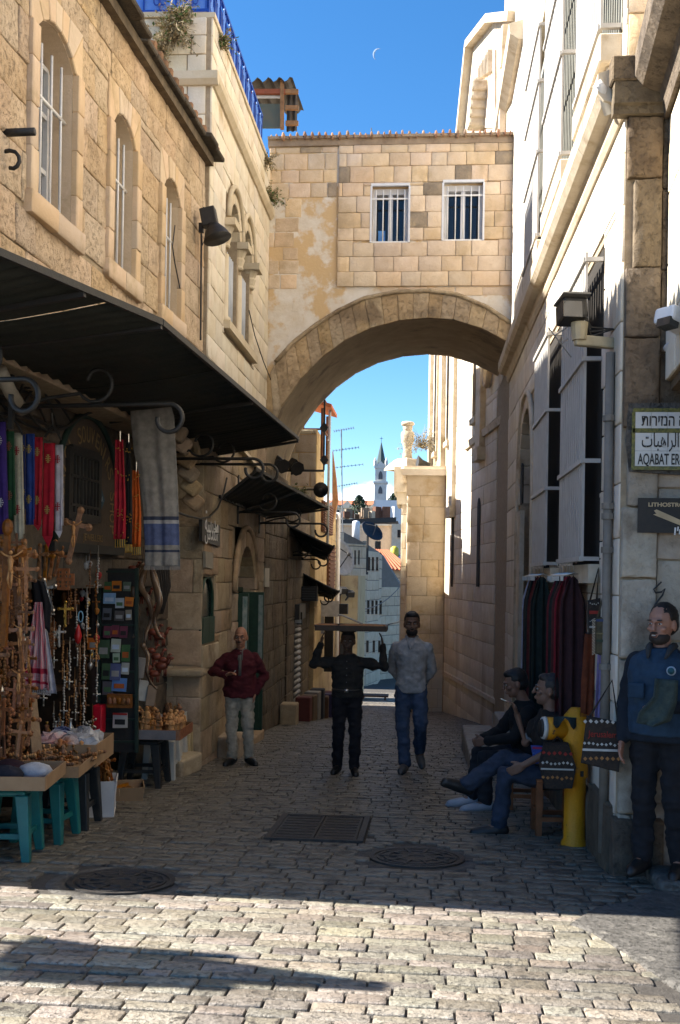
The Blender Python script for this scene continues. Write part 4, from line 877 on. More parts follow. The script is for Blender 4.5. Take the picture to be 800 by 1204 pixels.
# ================================================================== houses beyond the arch on the left
M_yellow=mat('yellow plastered stone',(.52,.40,.22),(.43,.31,.16),stain=(.3,.2,.11),sscale=1.5,nscale=3,bump=.4,bscale=20,rough=.92,rnd=.08)
M_greyst=mat('pale grey ashlar',(.6,.48,.34),(.5,.39,.27),rnd=.07,nscale=5,bump=.35,bscale=20,rough=.9)
M_rust=mat('rusty brown timber',(.17,.075,.045),(.1,.05,.03),nscale=9,bump=.4,bscale=30,rough=.8)
M_wood=mat('weathered orange timber',(.36,.19,.085),(.22,.11,.05),nscale=9,bump=.4,bscale=30,rough=.85)
M_redtile=mat('terracotta roof',(.46,.15,.07),(.35,.12,.06),nscale=2,bump=.6,bscale=3,rough=.9)
def build_leftrow():
    # hidden blocks behind the bridge, added to shade the church flank; tin shed on top
    t=thing('set_back_shade_block','hidden tall block added behind the bridge for its shadow, carrying a tin roofed shed','building',(-4.6,20.9,gz(21)))
    FS=Fac(-2.95,19.2,R(90)); mb=MB(); FS.box(mb,0,2.75,-1.5,8.6,-3,0); FS.box(mb,2.75,3.7,-1.5,4.95,-3,0); part('wall',mb,M_dark,t)  # low second block closes a lit gap on the church flank
    masonry(FS,0,2.75,3.2,8.6,[],(.35,.45),(.5,.9),M_lower,t,.02,0,'rough',.014,81)
    # low weathered shop house at the lane
    t=thing('weathered_shop_house','dark stained low shop house with a roller shutter just past the arch','building',(-2.8,21,gz(21)))
    FL=Fac(-2.52,19.15,R(90)); mb=MB(); FL.box(mb,0,3.9,-1.8,2.75,-.42,0); part('wall',mb,M_mortar_dk,t)
    masonry(FL,0,3.9,-1.7,2.75,[(1.15,2.1,-1.7,.7)],(.32,.42),(.4,.9),M_grime_shade,t,.025,0,'rough',.014,82)
    mb=MB(); F_=FL
    ms=mat('grey roller slat',(.22,.21,.2),(.15,.14,.13),nscale=6,rough=.55,metal=.3)
    sh=None
    for k in range(20):
        z=-1.6+k*.115; mb=MB(); mb.tube([F_.P(1.17,z,-.0),F_.P(2.08,z,-.0)],.056,6); part('shutter_slat',mb,ms,t,True)
    mb=MB(); F_.box(mb,1.1,2.15,.7,1.0,-.05,.12); part('shutter_box',mb,M_black,t)
    # yellow house
    t=thing('yellow_corner_house','sunny yellow stone house with grey quoins and a timber roof balcony beyond the arch','building',(-3.5,25.5,gz(25)))
    xs=-2.4; Y0=22.95; FY=Fac(xs,Y0,R(90)); FYs=Fac(-5.4,Y0,0); zt=at(368,505,Y0).z; L=5.3
    zt2=FY.uz(386,525)[1]
    mb=MB(); FY.box(mb,0,1.75,-2.6,zt,-3,0); FY.box(mb,1.75,L,-2.6,3.3,-3,0); part('wall',mb,M_yellow,t)
    masonry(FYs,1.6,3.0,2.0,zt,[],(.34,.44),(.35,.7),mat('grey quoin stone',(.42,.38,.32),(.34,.29,.22),rnd=.22,hue=.02,nscale=5,bump=.5,bscale=24,rough=.92),t,.02,0,'rough',.014,83)
    masonry(FY,0,1.75,3.3,zt,[],(.5,.6),(.8,1.4),M_yellow,t,.012,0,'dressed',.008,86)
    masonry(FY,0,L,-2.4,3.3,[],(.5,.6),(.8,1.4),M_yellow,t,.012,0,'dressed',.008,84)
    mb=MB(); mb.tube([FY.P(L,-2.2,.08),FY.P(L,3.3,.08)],.06,6); part('white_pipe',mb,M_whitemetal,t,True)
    for k,(pa,pb,ya,yb) in enumerate(((377,388,588,625),(384,391,640,700))):
        a=FY.uz(pa,ya+10)[0]; b=FY.uz(pb,ya+10)[0]; z1=FY.uz(pa,ya)[1]; z0=FY.uz(pa,yb)[1]
        mb=MB(); FY.box(mb,a,b,z0,z1,.02,.07); w_=part('window_shutter',mb,M_rust,t)
        for j in range(12):
            z=z0+(z1-z0)*(j+.5)/12; mb=MB(); FY.box(mb,a+.04,b-.04,z-.02,z+.02,.07,.1); part('slat',mb,M_rust,w_)
    # roof balcony of thin posts under a tiled canopy
    b=thing('roof_balcony','open timber balcony with a small red tiled canopy above the yellow house','balcony',FY.P(2,zt,0))
    y1,y2=Y0+.3,Y0+1.5
    ztop=at(385,480,y1).z
    for X,Y in ((xs-.9,y1),(xs-.35,y1),(xs+.1,y1),(xs+.1,y2),(xs-.9,y2)):
        mb=MB(); mb.tube([(X,Y,zt-.6),(X,Y,ztop)],.045,6); part('post',mb,M_rust,b)
    mb=MB(); mb.prism([(xs-1.3,y1-.1,ztop+.45),(xs+.3,y1-.1,ztop),(xs+.3,y1-.1,ztop+.08),(xs-1.3,y1-.1,ztop+.55)],(0,1.5,0)); part('canopy',mb,M_redtile,b)
    for z in (zt+.05,zt+.75): 
        mb=MB(); mb.bar((xs-.9,y1,z),(xs+.1,y1,z),.04); mb.bar((xs+.1,y1,z),(xs+.1,y2,z),.04); part('rail',mb,M_rust,b)
    mb=MB(); mb.tube([(xs+.22,y1+.4,ztop+.05),(xs+.2,y1+.5,2.2)],.035,6); part('down_pipe',mb,M_bluegrey,b,True)
    mb=MB(); p=at(391,530,27); mb.prism([p,p+Vector((.02,0,-1.9)),p+Vector((.16,0,-1.3)),p+Vector((.1,0,-.7))],(0,.3,0)); part('side_board',mb,M_wood,b)
    # low yellow building at the bend
    t=thing('low_ochre_house','low ochre house with pilaster strips at the bend of the lane','building',(-2.9,34,gz(34)))
    Y=31.5; xa=at(392,700,Y).x; xb=at(421,700,Y).x; z1=at(400,655,Y).z
    FO=Fac(xa-2.5,Y,0); W=xb-xa+2.5; mb=MB(); FO.box(mb,0,W,-3.2,z1-.55,-4,0); FO.box(mb,0,W-.55,z1-.55,z1,-4,0); part('wall',mb,M_yellow,t)
    masonry(FO,2.2,W,-3,z1-.55,[],(.4,.5),(.5,.9),M_yellow,t,.015,0,'dressed',.008,85)
    mb=MB(); FO.box(mb,0,W-.4,z1,z1+.12,-4,.12); part('cornice',mb,M_bridge,t)
    for u in (W-.62,W-1.3): mb=MB(); FO.box(mb,u,u+.1,-3,z1,0,.08); part('pilaster_strip',mb,M_rust,t)
    mb=MB(); FO.box(mb,W-.66,W-.36,-3.0,-.4,.02,.06); part('door',mb,M_void,t)
build_leftrow()
# roof shed above the bridge
def build_shed():
    Y=20.2; t=thing('tin_roof_shed','ramshackle roof shed of orange timbers under corrugated sheet above the bridge','shed',at(325,150,Y))
    a=at(300,104,Y); b=at(349,104,Y)
    mb=MB(); n=26
    xs=[a.x-.6+(b.x-a.x+.55)*i/n for i in range(n+1)]
    prof=[(x,.05*math.sin(i*1.55)) for i,x in enumerate(xs)]
    top=[Vector((x,Y-.25,a.z+.05+z)) for x,z in prof]; bk=[Vector((x,Y+1.6,a.z+.25+z)) for x,z in prof]
    vs=top+bk+[p-Vector((0,0,.012)) for p in top]+[p-Vector((0,0,.012)) for p in bk]; k=n+1
    mb.add(vs,[(i,i+1,k+i+1,k+i) for i in range(n)]+[(2*k+i+1,2*k+i,3*k+i,3*k+i+1) for i in range(n)]+[(i+1,i,2*k+i,2*k+i+1) for i in range(n)])
    mt=mat('corrugated sheet',(.11,.095,.08),(.07,.06,.05),nscale=6,rough=.7); part('corrugated_roof',mb,mt,t)
    # a hanging end sheet on the right
    mb=MB(); vs=[]; m=8; 
    for i in range(m+1):
        x=at(337,100,Y).x+(at(349,100,Y).x-at(337,100,Y).x)*i/m; dy=.03*math.sin(i*1.57)
        vs+= [Vector((x,Y+.1+dy,at(340,104,Y).z)),Vector((x,Y+.1+dy,at(340,152,Y).z))]
    mb.add(vs,[(2*i,2*i+2,2*i+3,2*i+1) for i in range(m)]); o=part('end_sheet',mb,mt,t); sol=o.modifiers.new('s','SOLIDIFY'); sol.thickness=.01
    for py in (108,127,145):
        mb=MB(); mb.bar(at(336,py,Y-.1),at(351,py,Y-.1),.07,.08); part('beam',mb,M_wood,t)
    mb=MB(); mb.bar(at(296,108,Y-.1),at(336,108,Y-.1),.07,.09); part('beam',mb,mat('red oxide timber',(.33,.09,.045),(.24,.08,.04),nscale=8,rough=.8),t)
    mb=MB(); mb.bar(at(332,95,Y-.12),at(332,152,Y-.12),.07); part('post',mb,M_wood,t)
    mb=MB(); mb.bar(at(296,114,Y),at(331,114,Y),.03,.05); part('lath',mb,M_whitemetal,t)
    mb=MB(); mb.prism([at(296,122,Y+.05),at(330,122,Y+.05),at(330,150,Y+.05),at(296,150,Y+.05)],(0,.05,0)); part('back_board',mb,mat('green stained board',(.16,.14,.10),(.06,.12,.12),nscale=1.2,rough=.9),t)
build_shed()
# ================================================================== awnings with wrought scroll brackets
M_sheet=mat('black awning sheet',(.016,.02,.017),(.026,.027,.022),nscale=5,bump=.3,bscale=20,rough=.6)
def scroll(c,a0,a1,r0,r1,d,n=18):
    """spiral in the plane of d (outward) and z"""
    L=[]
    for i in range(n+1):
        f=i/n; a=a0+(a1-a0)*f; r_=r0+(r1-r0)*f; L.append(Vector(c)+d*r_*math.cos(a)+Vector((0,0,r_*math.sin(a))))
    return L
def bracket(parent,wp,d,l,th=.017,rc=.105):
    """flat iron bracket: bar from the wall, curled under at the tip, strut with a scroll back to the wall"""
    wp=Vector(wp); tip=wp+d*l
    mb=MB(); mb.tube([wp,tip-d*.02]+scroll(tip-Vector((0,0,rc)),R(90),R(-190),rc,rc*.8,d),th,6); part('scroll_arm',mb,M_black,parent,True)
    mb=MB(); c=wp+d*l*.55+Vector((0,0,.16)); mb.tube([wp+Vector((0,0,-.02))]+[wp+d*l*.25+Vector((0,0,.06))]+scroll(c,R(-150),R(170),.15,.07,d),th*.8,6); part('scroll_strut',mb,M_black,parent,True)
    mb=MB(); mb.bar(wp+Vector((0,0,-.16)),wp+Vector((0,0,.5)),.04,.03); part('wall_strap',mb,M_black,parent)
def awning(label,wa,wb,oa,ob,brs,sag=.02,group='lane awnings',n=6,name='metal_awning'):
    wa,wb,oa,ob=map(Vector,(wa,wb,oa,ob)); t=thing(name,label,'awning',(wa+wb)/2,group)
    L=(wb-wa).length; k=max(3,int(L/.75)); nrm=(oa-wa).cross(wb-wa).normalized()
    if nrm.z<0: nrm=-nrm
    for i in range(k):
        f0,f1=i/k,min(1,(i+1)/k+.012); z=Vector((0,0,(.007 if i%2 else -.007)+random.uniform(-.003,.003)))
        a,b,c,d=wa.lerp(wb,f0),wa.lerp(wb,f1),oa.lerp(ob,f1),oa.lerp(ob,f0); mb=MB()
        def fn(u,v,a=a,b=b,c=c,d=d): p=a.lerp(b,u).lerp(d.lerp(c,u),v); return p+z+nrm*(.012*math.sin(u*math.pi*8)-sag*math.sin(v*math.pi)),nrm
        mb.cloth(fn,16,4,.006); part('sheet',mb,M_sheet,t,True)
    mb=MB(); mb.bar(oa,ob,.03,.04); part('edge_angle',mb,M_black,t); mb=MB(); mb.bar(wa.lerp(oa,.02),wb.lerp(ob,.02),.03,.04); part('wall_angle',mb,M_black,t)
    for f in (0,.5,1): mb=MB(); mb.bar(wa.lerp(wb,f)-nrm*.03,oa.lerp(ob,f)-nrm*.03,.03,.03); part('rafter',mb,M_black,t)
    for f,z,l in brs:
        p=wa.lerp(wb,f); d=(oa.lerp(ob,f)-p); d.z=0; bracket(t,Vector((p.x,p.y,z)),d.normalized(),l)
    return t
def F1P(u,z,out): return F1.P(u,z,out)
A=at(190,379,6.3); B=at(351,516,12.6); N0=at(-14,291,4.95)
awning('long black sheet awning over the souvenir stall with scrolled iron brackets',(-2.98,6.5,2.98),(-2.9,12.6,2.98),A,B,[(.13,2.72,1.2),(.66,2.72,1.2),(.86,2.8,1.15)],.03,n=8)
awning('near end sheet of the long stall awning, angled back at the house corner',(-3.15,5.2,2.98),(-2.98,6.49,2.98),N0,A+Vector((0,-.01,0)),[(.8,2.7,.6)],.02)
awning('black awning over the green double doors before the arch',(-2.52,12.7,2.5),(-2.52,16.4,2.48),at(300,551,12.7),at(385,597,16.4),[(.35,2.4,.75),(.85,2.35,.95)])
awning('black awning just under the far side of the arch',at(333,613,19.2),at(338,637,21.5),at(393,642,19.2),at(383,657,21.5),[(.3,1.95,.75),(.9,1.9,.6)])
awning('farthest small black awning above the white shop board',at(342,665,21.6),at(346,686,23.6),at(399,695,21.6),at(391,703,23.6),[(.15,1.22,.8),(.9,1.12,.7)])
# unseen sheet and bars added out of frame to cast the pointed ground shadow
t=thing('shadow_caster_sheet','unseen black sheet added at the near left outside the frame to cast a shadow','awning',(-4.6,5.0,2.6),'lane awnings')
mb=MB(); mb.cloth(lambda u,v:(Vector((-6.0+2.0*v,4.7+.6*u*(1-.8*v),2.72-.12*v)),Vector((0,0,1))),4,4,.02); part('sheet',mb,M_sheet,t)
mb=MB(); mb.tube([(-6.3,4.6,2.35),(-5.4,4.62,2.3),(-4.45,4.65,2.42)],.05,6); mb.tube([(-4.9,5.1,2.7),(-6.3,5.2,2.2)],.04,6); part('scroll_arm',mb,M_black,t)
# ================================================================== shop fronts further down
def box_thing(name,c,d,m,label,cat,rz=0,bv=.01,group=None):
    mb=MB(); mb.box(c,d,rz); o=single(name,mb,m,label,cat,group); bevel(o,bv,2); return o
def shop_bits():
    Y=24.5
    t=thing('shop_board','grey white shop board with a dark end box over the far doorway','sign',at(380,715,Y))
    a,b=at(368,706,Y),at(399,725,Y); mb=MB(); mb.box(((a.x+b.x)/2,Y,(a.z+b.z)/2),(b.x-a.x,.12,abs(a.z-b.z))); part('board',mb,flat('grey white board',(.5,.5,.5)),t)
    a,b=at(399,710,Y),at(409,722,Y); mb=MB(); mb.box(((a.x+b.x)/2,Y+.1,(a.z+b.z)/2),(b.x-a.x,.3,abs(a.z-b.z))); part('end_box',mb,M_black,t)
    a,b=at(369,725,Y),at(381,745,Y); mb=MB(); mb.box(((a.x+b.x)/2,Y,(a.z+b.z)/2),(b.x-a.x,.1,abs(a.z-b.z))); part('side_panel',mb,flat('grey white board',(.5,.5,.5)),t)
    p=at(364,698,21.5); mb=MB(); t=thing('air_conditioner','black air conditioner box under the farthest awning','air conditioner',p)
    mb.box(p,(.34,.3,.3)); part('case',mb,M_black,t); mb=MB(); mb.lathe(p+Vector((0,-.16,0)),[(.11,0)]*2,10); 
    for k in range(5): mb=MB(); mb.box(p+Vector((0,-.155,-.1+.05*k)),(.28,.012,.02)); part('louvre',mb,flat('dark grey louvre',(.07,.07,.07)),t)
    p=at(351,727,20.5); t=thing('hanging_shop_sign','small black and white sign hung on the weathered shop house','sign',p); mb=MB(); mb.box(p,(.16,.05,.24)); part('panel',mb,M_black,t); mb=MB(); mb.box(p+Vector((0,-.03,-.06)),(.13,.012,.07)); part('white_field',mb,M_whitemetal,t)
    mb=MB(); mb.box(p+Vector((-.2,0,.08)),(.25,.03,.03)); part('arm',mb,M_black,t)
    # door, flags of goods and stands outside the far shop
    a,b=at(382,725,24.4),at(391,790,24.4); mb=MB(); mb.box(((a.x+b.x)/2,24.5,(a.z+b.z)/2),(b.x-a.x,.2,abs(a.z-b.z))); single('far_shop_doorway',mb,M_void,'black doorway under the grey white shop board','doorway')
    cols=[(.12,.03,.025),(.13,.09,.055),(.25,.235,.22),(.03,.03,.035),(.14,.07,.035),(.06,.045,.1)]
    r=random.Random(3)
    for k in range(7):
        px=358+k*5.2; py=806+r.uniform(-14,8); p=onG(px,828); Y=19.6+k*.35
        q=at(px,py,Y); mb=MB(); h=r.uniform(.3,.6); mb.box((q.x,Y,gz(Y)+h/2),(.28,.3,h),r.uniform(-.2,.2)); m_=flat('far crate %d'%k,cols[k%6],.8)
        names=['leaning picture frames','dark crate','pale box','black trunk','brown crate','violet box','red crate']
        o=single('goods_crate',mb,m_,['red crate in the row outside the far shop','brown crate next to the red one outside the far shop','pale box in the row outside the far shop','black trunk in the row outside the far shop','orange brown crate near the end of the far shop row','violet crate near the end of the far shop row','last dark red crate of the far shop row'][k],'crate','crates outside the far shop'); bevel(o,.015,1)
    # woven stools and leaning slatted panels
    for k,(px,py) in enumerate(((352,835),(361,832))):
        p=onG(px,py); t=thing('leaning_pallet',['slatted timber panel leaning nearest the arch','slatted timber panel leaning beside the first crate'][k],'pallet',p,'leaning slatted panels')
        for j in range(6): mb=MB(); mb.bar(p+Vector((-.18+.07*j,0,.02)),p+Vector((-.24+.07*j,.12,1.15)),.045,.02); part('slat',mb,M_lower if k else M_wood,t)
        mb=MB(); mb.bar(p+Vector((-.2,.0,.3)),p+Vector((.2,.0,.3)),.04,.02); part('batten',mb,M_wood,t)
    # sign board with lines of lettering behind the tray bearer
    a,b=at(394,775,30),at(411.5,790,30); t=thing('street_notice','small white notice board with red and dark lettering lines beyond the tray bearer','sign',Vector(((a.x+b.x)/2,30,gz(30))))
    mb=MB(); mb.box(((a.x+b.x)/2,30,(a.z+b.z)/2),(b.x-a.x,.04,abs(a.z-b.z))); part('board',mb,flat('notice white',(.62,.6,.62)),t)
    mb=MB(); mb.bar(((a.x+b.x)/2,30.04,a.z),((a.x+b.x)/2,30.04,gz(30)),.05); part('post',mb,M_black,t)
    mr=flat('notice red',(.35,.03,.08)); mk=flat('notice ink',(.05,.05,.08))
    for j in range(3):
        mb=MB(); r=random.Random(j); x=a.x+.04
        while x<b.x-.06: l=r.uniform(.03,.09); mb.box((x+l/2,29.975,a.z-(.07+.11*j)),(l,.006,.045)); x+=l+.025
        part('lettering',mb,mr if j!=1 else mk,t)
    # parked grey kiosk bits and people colours at the far end are small
    p=at(442,818,33.2); t=thing('far_table','dark low table outside the far shop at the end of the lane','table',p); mb=MB(); mb.box(p+Vector((-.05,.1,0)),(.9,.6,.05)); part('table_top',mb,M_rust,t)
    for dx in (-.4,.3):
        for dy in (-.1,.3): mb=MB(); mb.bar(p+Vector((dx,dy,-.02)),Vector((p.x+dx,p.y+dy,gz(33))),.05); part('leg',mb,M_rust,t)
shop_bits()
# ================================================================== buildings in the distance
def windows(F_,list_,parent,m=None,o=.02):
    for (u0,u1,z0,z1) in list_:
        mb=MB(); F_.box(mb,u0,u1,z0,z1,o-.02,o+.01); w_=part('window',mb,m or M_glass,parent)
        mb=MB(); t_=max(.03,(u1-u0)*.08); F_.box(mb,u0-t_,u1+t_,z0-t_*1.6,z0,o-.02,o+.06); part('sill',mb,M_greyst,w_)
def far():
    # curved grey ashlar building closing the lane
    Y=44; t=thing('curved_grey_building','curved grey ashlar building closing the end of the lane with narrow windows','building',(-3.5,Y,gz(Y)))
    pl=[(381,623,43),(405,626,43.2),(432,640,44.6),(446,649,47),(449,652,50)]; zb=-4.5
    pts=[at(a,b,c) for a,b,c in pl]; zt=[p.z for p in pts]
    # street face continuing to px 471 low
    P2=[Vector((p.x,p.y,0)) for p in pts]; P2.append(Vector((at(472,700,52).x,52,0))); zt.append(at(472,690,52).z)
    mb=MB()
    for i in range(len(P2)-1):
        a,b=P2[i],P2[i+1]; mb.hexa([Vector((a.x,a.y,zb)),Vector((b.x,b.y,zb)),Vector((b.x,b.y+3,zb)),Vector((a.x,a.y+3,zb)),Vector((a.x,a.y,zt[i])),Vector((b.x,b.y,zt[i+1])),Vector((b.x,b.y+3,zt[i+1])),Vector((a.x,a.y+3,zt[i]))])
    part('wall',mb,mat('grey wall core',(.2,.18,.155),(.16,.145,.125),nscale=4,rough=.95),t)
    for i in range(len(P2)-1):
        a,b=P2[i],P2[i+1]; F_=Fac(a.x,a.y,math.atan2(b.y-a.y,b.x-a.x)); L=(b-a).length
        zz=min(zt[i],zt[i+1])
        masonry(F_,0,L,zb+1,zz,[],(.42,.5),(.55,1.1),M_greyst,t,.025,0,'dressed',.03,90+i)
    def win(px0,px1,py0,py1,Yw):
        a,b=at(px0,py0,Yw),at(px1,py1,Yw); Fw=Fac(a.x,Yw,0); windows(Fw,[(0,b.x-a.x,b.z,a.z)],t)
    for x in (411,417,421.5): win(x,x+1.6,647,664,42.9+.25*(x-405)*.08)
    for x in (433,437.5,442.5): win(x,x+2.4,655,671,43.6+.12*(x-433))
    for x in (432,437,441.5,446.5): win(x,x+2.6,706,722,43.7+.12*(x-433))
    for x in (431,438.5,445): win(x,x+2.6,753,767,43.7+.1*(x-433))
    # roof clutter
    p=at(419,612,46); t2=thing('roof_water_tank','white cylindrical water tank on the grey building roof','water tank',p-Vector((0,0,.9))); mb=MB(); mb.lathe(p-Vector((0,0,.95)),[(.17,0),(.17,.85),(.14,.92),(.03,.95)],12); part('tank',mb,M_whitemetal,t2,True); mb=MB(); mb.box(p-Vector((0,0,1.2)),(.6,.6,.5)); part('stand',mb,M_cement,t2)
    def dish(px,py,Yd,r,face,label,m):
        c=at(px,py,Yd); d=Vector(face).normalized(); t3=thing('satellite_dish',label,'satellite dish',c,'satellite dishes'); q=d.to_track_quat('Z','Y').to_matrix()
        mb=MB(); n=20; vs=[];fs=[]
        for i in range(7):
            rr_=r*i/6
            for j in range(n): a=2*math.pi*j/n; vs.append(c+q@Vector((rr_*math.cos(a),rr_*math.sin(a),(rr_/r)**2*r*.3)))
        fs=[(i*n+j,i*n+(j+1)%n,(i+1)*n+(j+1)%n,(i+1)*n+j) for i in range(6) for j in range(n)]; mb.add(vs,fs)
        o=part('reflector',mb,m,t3,True); o.modifiers.new('s','SOLIDIFY').thickness=.03
        mb=MB(); f=c+d*r*.9; 
        for a in (0,2.1,4.2): mb.tube([c+q@Vector((r*.9*math.cos(a),r*.9*math.sin(a),r*.25)),f],.015,4)
        mb.ball(f,.06,6,4); part('feed_arm',mb,M_black,t3)
        mb=MB(); mb.tube([c-d*.02,c-d*.2,c-d*.2-Vector((0,0,1.6))],.05,6); part('mast',mb,M_black,t3)
    dish(435.5,627,43.6,.52,(.55,-.55,.62),'black tilted satellite dish on the grey building roof edge',flat('dish black',(.025,.025,.03)))
    dish(396,657,30,.55,(.75,-.6,.25),'grey satellite dish beside the white pipe of the yellow house',flat('dish grey',(.30,.31,.32)))
    # masonry lane end and tiled roof house
    Y=62; t=thing('red_roof_house','small stone house with a bright red tiled hip roof behind the curved building','building',at(460,690,Y))
    a,b=at(446,660,Y),at(480,660,Y); mb=MB(); FQ=Fac(a.x,Y,0); L=b.x-a.x; z1=at(460,669,Y).z
    FQ.box(mb,0,L,-6,z1,-4,0); part('wall',mb,M_dark,t); masonry(FQ,.2,L,-5,z1,[],(.55,.65),(.7,1.3),M_greyst,t,.03,0,'rough',.03,99)
    mb=MB(); e=z1; mb.add([FQ.P(-.6,e,.8),FQ.P(L+.3,e-.1,.8),FQ.P(L+.3,e-.1,-4),FQ.P(-.6,e,-4),FQ.P(-.6,e+1.2,-2),FQ.P(.4,e+1.15,-2)],[(0,1,5,4),(1,2,5),(2,3,4,5),(0,4,3),(3,2,1,0)]); rf=part('roof',mb,M_redtile,t)
    for k in range(12):
        f=k/11; p0=FQ.P(-.6+(L+.9)*f,e-.1*f+.03,.8); p1=FQ.P(-.6+1.0*f,e+1.2-.05*f+.03,-2); mb=MB(); mb.tube([p0,p0.lerp(p1,.97)],.07,5); part('tile_row',mb,M_redtile,rf)
    windows(FQ,[(1.9,2.6,-1.5,.2),(2.9,3.3,.3,1.2)],t)
    Y=75
    t=thing('white_terrace_house','pale terrace house with a small barred window behind the red roof','building',at(455,640,Y)); a,b=at(396,620,Y),at(463,620,Y); FQ=Fac(a.x,Y,0); mb=MB(); FQ.box(mb,0,b.x-a.x,-5,at(430,618,Y).z,-6,0); part('wall',mb,M_greyst,t); windows(FQ,[(1+k*.9,1.4+k*.9,3.3,4.2) for k in range(3)],t); mb=MB(); FQ.box(mb,0,b.x-a.x,at(430,618,Y).z,at(430,616,Y).z,-6,.2); part('parapet',mb,M_white,t)
    t=thing('tan_terrace_house','tan stone house with one dark window beside the portal','building',at(468,640,Y-2)); a,b=at(461,616,Y-2),at(482,616,Y-2); FQ=Fac(a.x,Y-2,0); mb=MB(); FQ.box(mb,0,b.x-a.x,-5,at(468,616,Y-2).z,-6,0); part('wall',mb,M_bridge,t); q0,q1=FQ.uz(467.5,632),FQ.uz(471.5,623); windows(FQ,[(q0[0],q1[0],q0[1],q1[1])],t)
    for k,(px,py,c,lb) in enumerate(((456,655,(.06,.14,.42),'blue barrel on the terrace above the red roof'),(464,650,(.6,.5,.05),'yellow sack on the terrace above the red roof'),(472,660,(.5,.55,.65),'pale blue laundry bundle on the terrace'))):
        p=at(px,py,70); mb=MB(); mb.lathe(p-Vector((0,0,.5)),[(.25,0),(.3,.3),(.28,.8),(.1,.95)],8); single('terrace_drum',mb,flat('terrace %d'%k,c),lb,'drum','terrace clutter',True)
    # dark terrace with clutter
    Y=110; t=thing('roof_terrace','long dark roof terrace crowded with tanks and dishes below the church','terrace',at(435,612,Y)); a,b=at(392,608,Y),at(468,608,Y); mb=MB(); mb.box(((a.x+b.x)/2,Y+3,at(430,612,Y).z-6),(b.x-a.x,6,12)); part('wall',mb,M_dark,t)
    r=random.Random(6)
    for k in range(26):
        px=r.uniform(396,466); p=at(px,609,Y-.5); h=r.uniform(.4,1.3); mb=MB(); mb.box(p+Vector((0,r.uniform(-.5,2),h/2)),(r.uniform(.3,.9),.5,h),r.uniform(0,1)); part('roof_tank',mb,r.choice([M_black,M_dark,M_greyst,M_whitemetal,M_rust]),t)
    mb=MB(); mb.bar(at(394,614,Y-1),at(466,611,Y-1),.35,.5); part('railing',mb,M_black,t)
    # far church: long hall with red roof, and the spire
    Y=330; t=thing('far_church','distant white church hall with a long red roof on the hill','church',at(430,605,Y)); a,b=at(385,604,Y),at(470,604,Y)
    zt=at(430,594,Y).z; zr=at(430,586.5,Y).z; FQ=Fac(a.x,Y,0); L=b.x-a.x; mb=MB(); FQ.box(mb,0,L,5,zt,-14,0); part('wall',mb,M_white,t)
    mb=MB(); mb.prism([FQ.P(0,zt,.8),FQ.P(0,zr,-7),FQ.P(0,zt,-14.8)],FQ.d*L); part('roof',mb,M_redtile,t)
    for k in range(5):
        u=L*(.08+.2*k); mb=MB(); mb.prism([FQ.P(u-2.4,zt-1,.5),FQ.P(u+2.4,zt-1,.5),FQ.P(u,zt+1.4,.5)],FQ.n*.5); part('gablet',mb,M_white,t)
    windows(FQ,[(L*(.05+.1*k),L*(.05+.1*k)+.9,zt-5,zt-2.6) for k in range(9)],t)
    Y=322; t=thing('church_spire_tower','distant white bell tower with a dark green pointed spire','tower',at(447,605,Y))
    def pz(py): return at(447,py,Y).z
    c=at(447.5,560,Y); wx=at(455,560,Y).x-at(440,560,Y).x
    mt=mat('tower limestone',(.62,.6,.56),(.52,.5,.46),nscale=.6,rough=.9)
    def bx(z0,z1,w_,m,n): mb=MB(); mb.box((c.x,Y+3,(z0+z1)/2),(w_,w_,z1-z0)); return part(n,mb,m,t)
    bx(pz(640),pz(588),wx*1.0,mt,'shaft'); bx(pz(588),pz(568),wx*.94,mt,'shaft'); bx(pz(568),pz(565.5),wx*1.12,mt,'cornice'); bx(pz(565.5),pz(550),wx*.86,mt,'belfry'); bx(pz(550),pz(547),wx*1.0,mt,'cornice'); bx(pz(547),pz(544.5),wx*.86,mt,'parapet')
    mb=MB(); h=pz(518)-pz(545); mb.lathe((c.x,Y+3,pz(545)),[(wx*.42,0),(wx*.33,h*.2),(wx*.18,h*.6),(.06,h)],8); part('spire',mb,flat('verdigris slate',(.035,.07,.075),.6),t)
    for s in (-1,1):
        mb=MB(); mb.lathe((c.x+s*wx*.44,Y+3-wx*.4,pz(547)),[(.5,0),(.45,1.5),(.05,2.6)],6); part('pinnacle',mb,mt,t)
    mb=MB(); mb.prism([Vector((c.x-wx*.3,Y+3-wx*.46,pz(547))),Vector((c.x+wx*.3,Y+3-wx*.46,pz(547))),Vector((c.x,Y+3-wx*.46,pz(541)))],(0,1,0)); part('gablet',mb,mt,t)
    for z0,z1 in ((580,572),(563,554)):
        mb=MB(); hw=wx*.16; mb.prism([Vector((c.x-hw,Y+3-wx*.52,pz(z0))),Vector((c.x+hw,Y+3-wx*.52,pz(z0)))]+[Vector((c.x+q[0],Y+3-wx*.52,pz(z1)+q[1])) for q in [(hw,-1),(hw*.6,-.2),(0,.2),(-hw*.6,-.2),(-hw,-1)]],(0,.3,0)); part('belfry_opening',mb,flat('louvre shade',(.1,.1,.11)),t)
    mb=MB(); mb.bar((c.x,Y+3,pz(518)),(c.x,Y+3,pz(512)),.12); mb.bar((c.x-.5,Y+3,pz(514)),(c.x+.5,Y+3,pz(514)),.12); part('cross',mb,M_black,t)
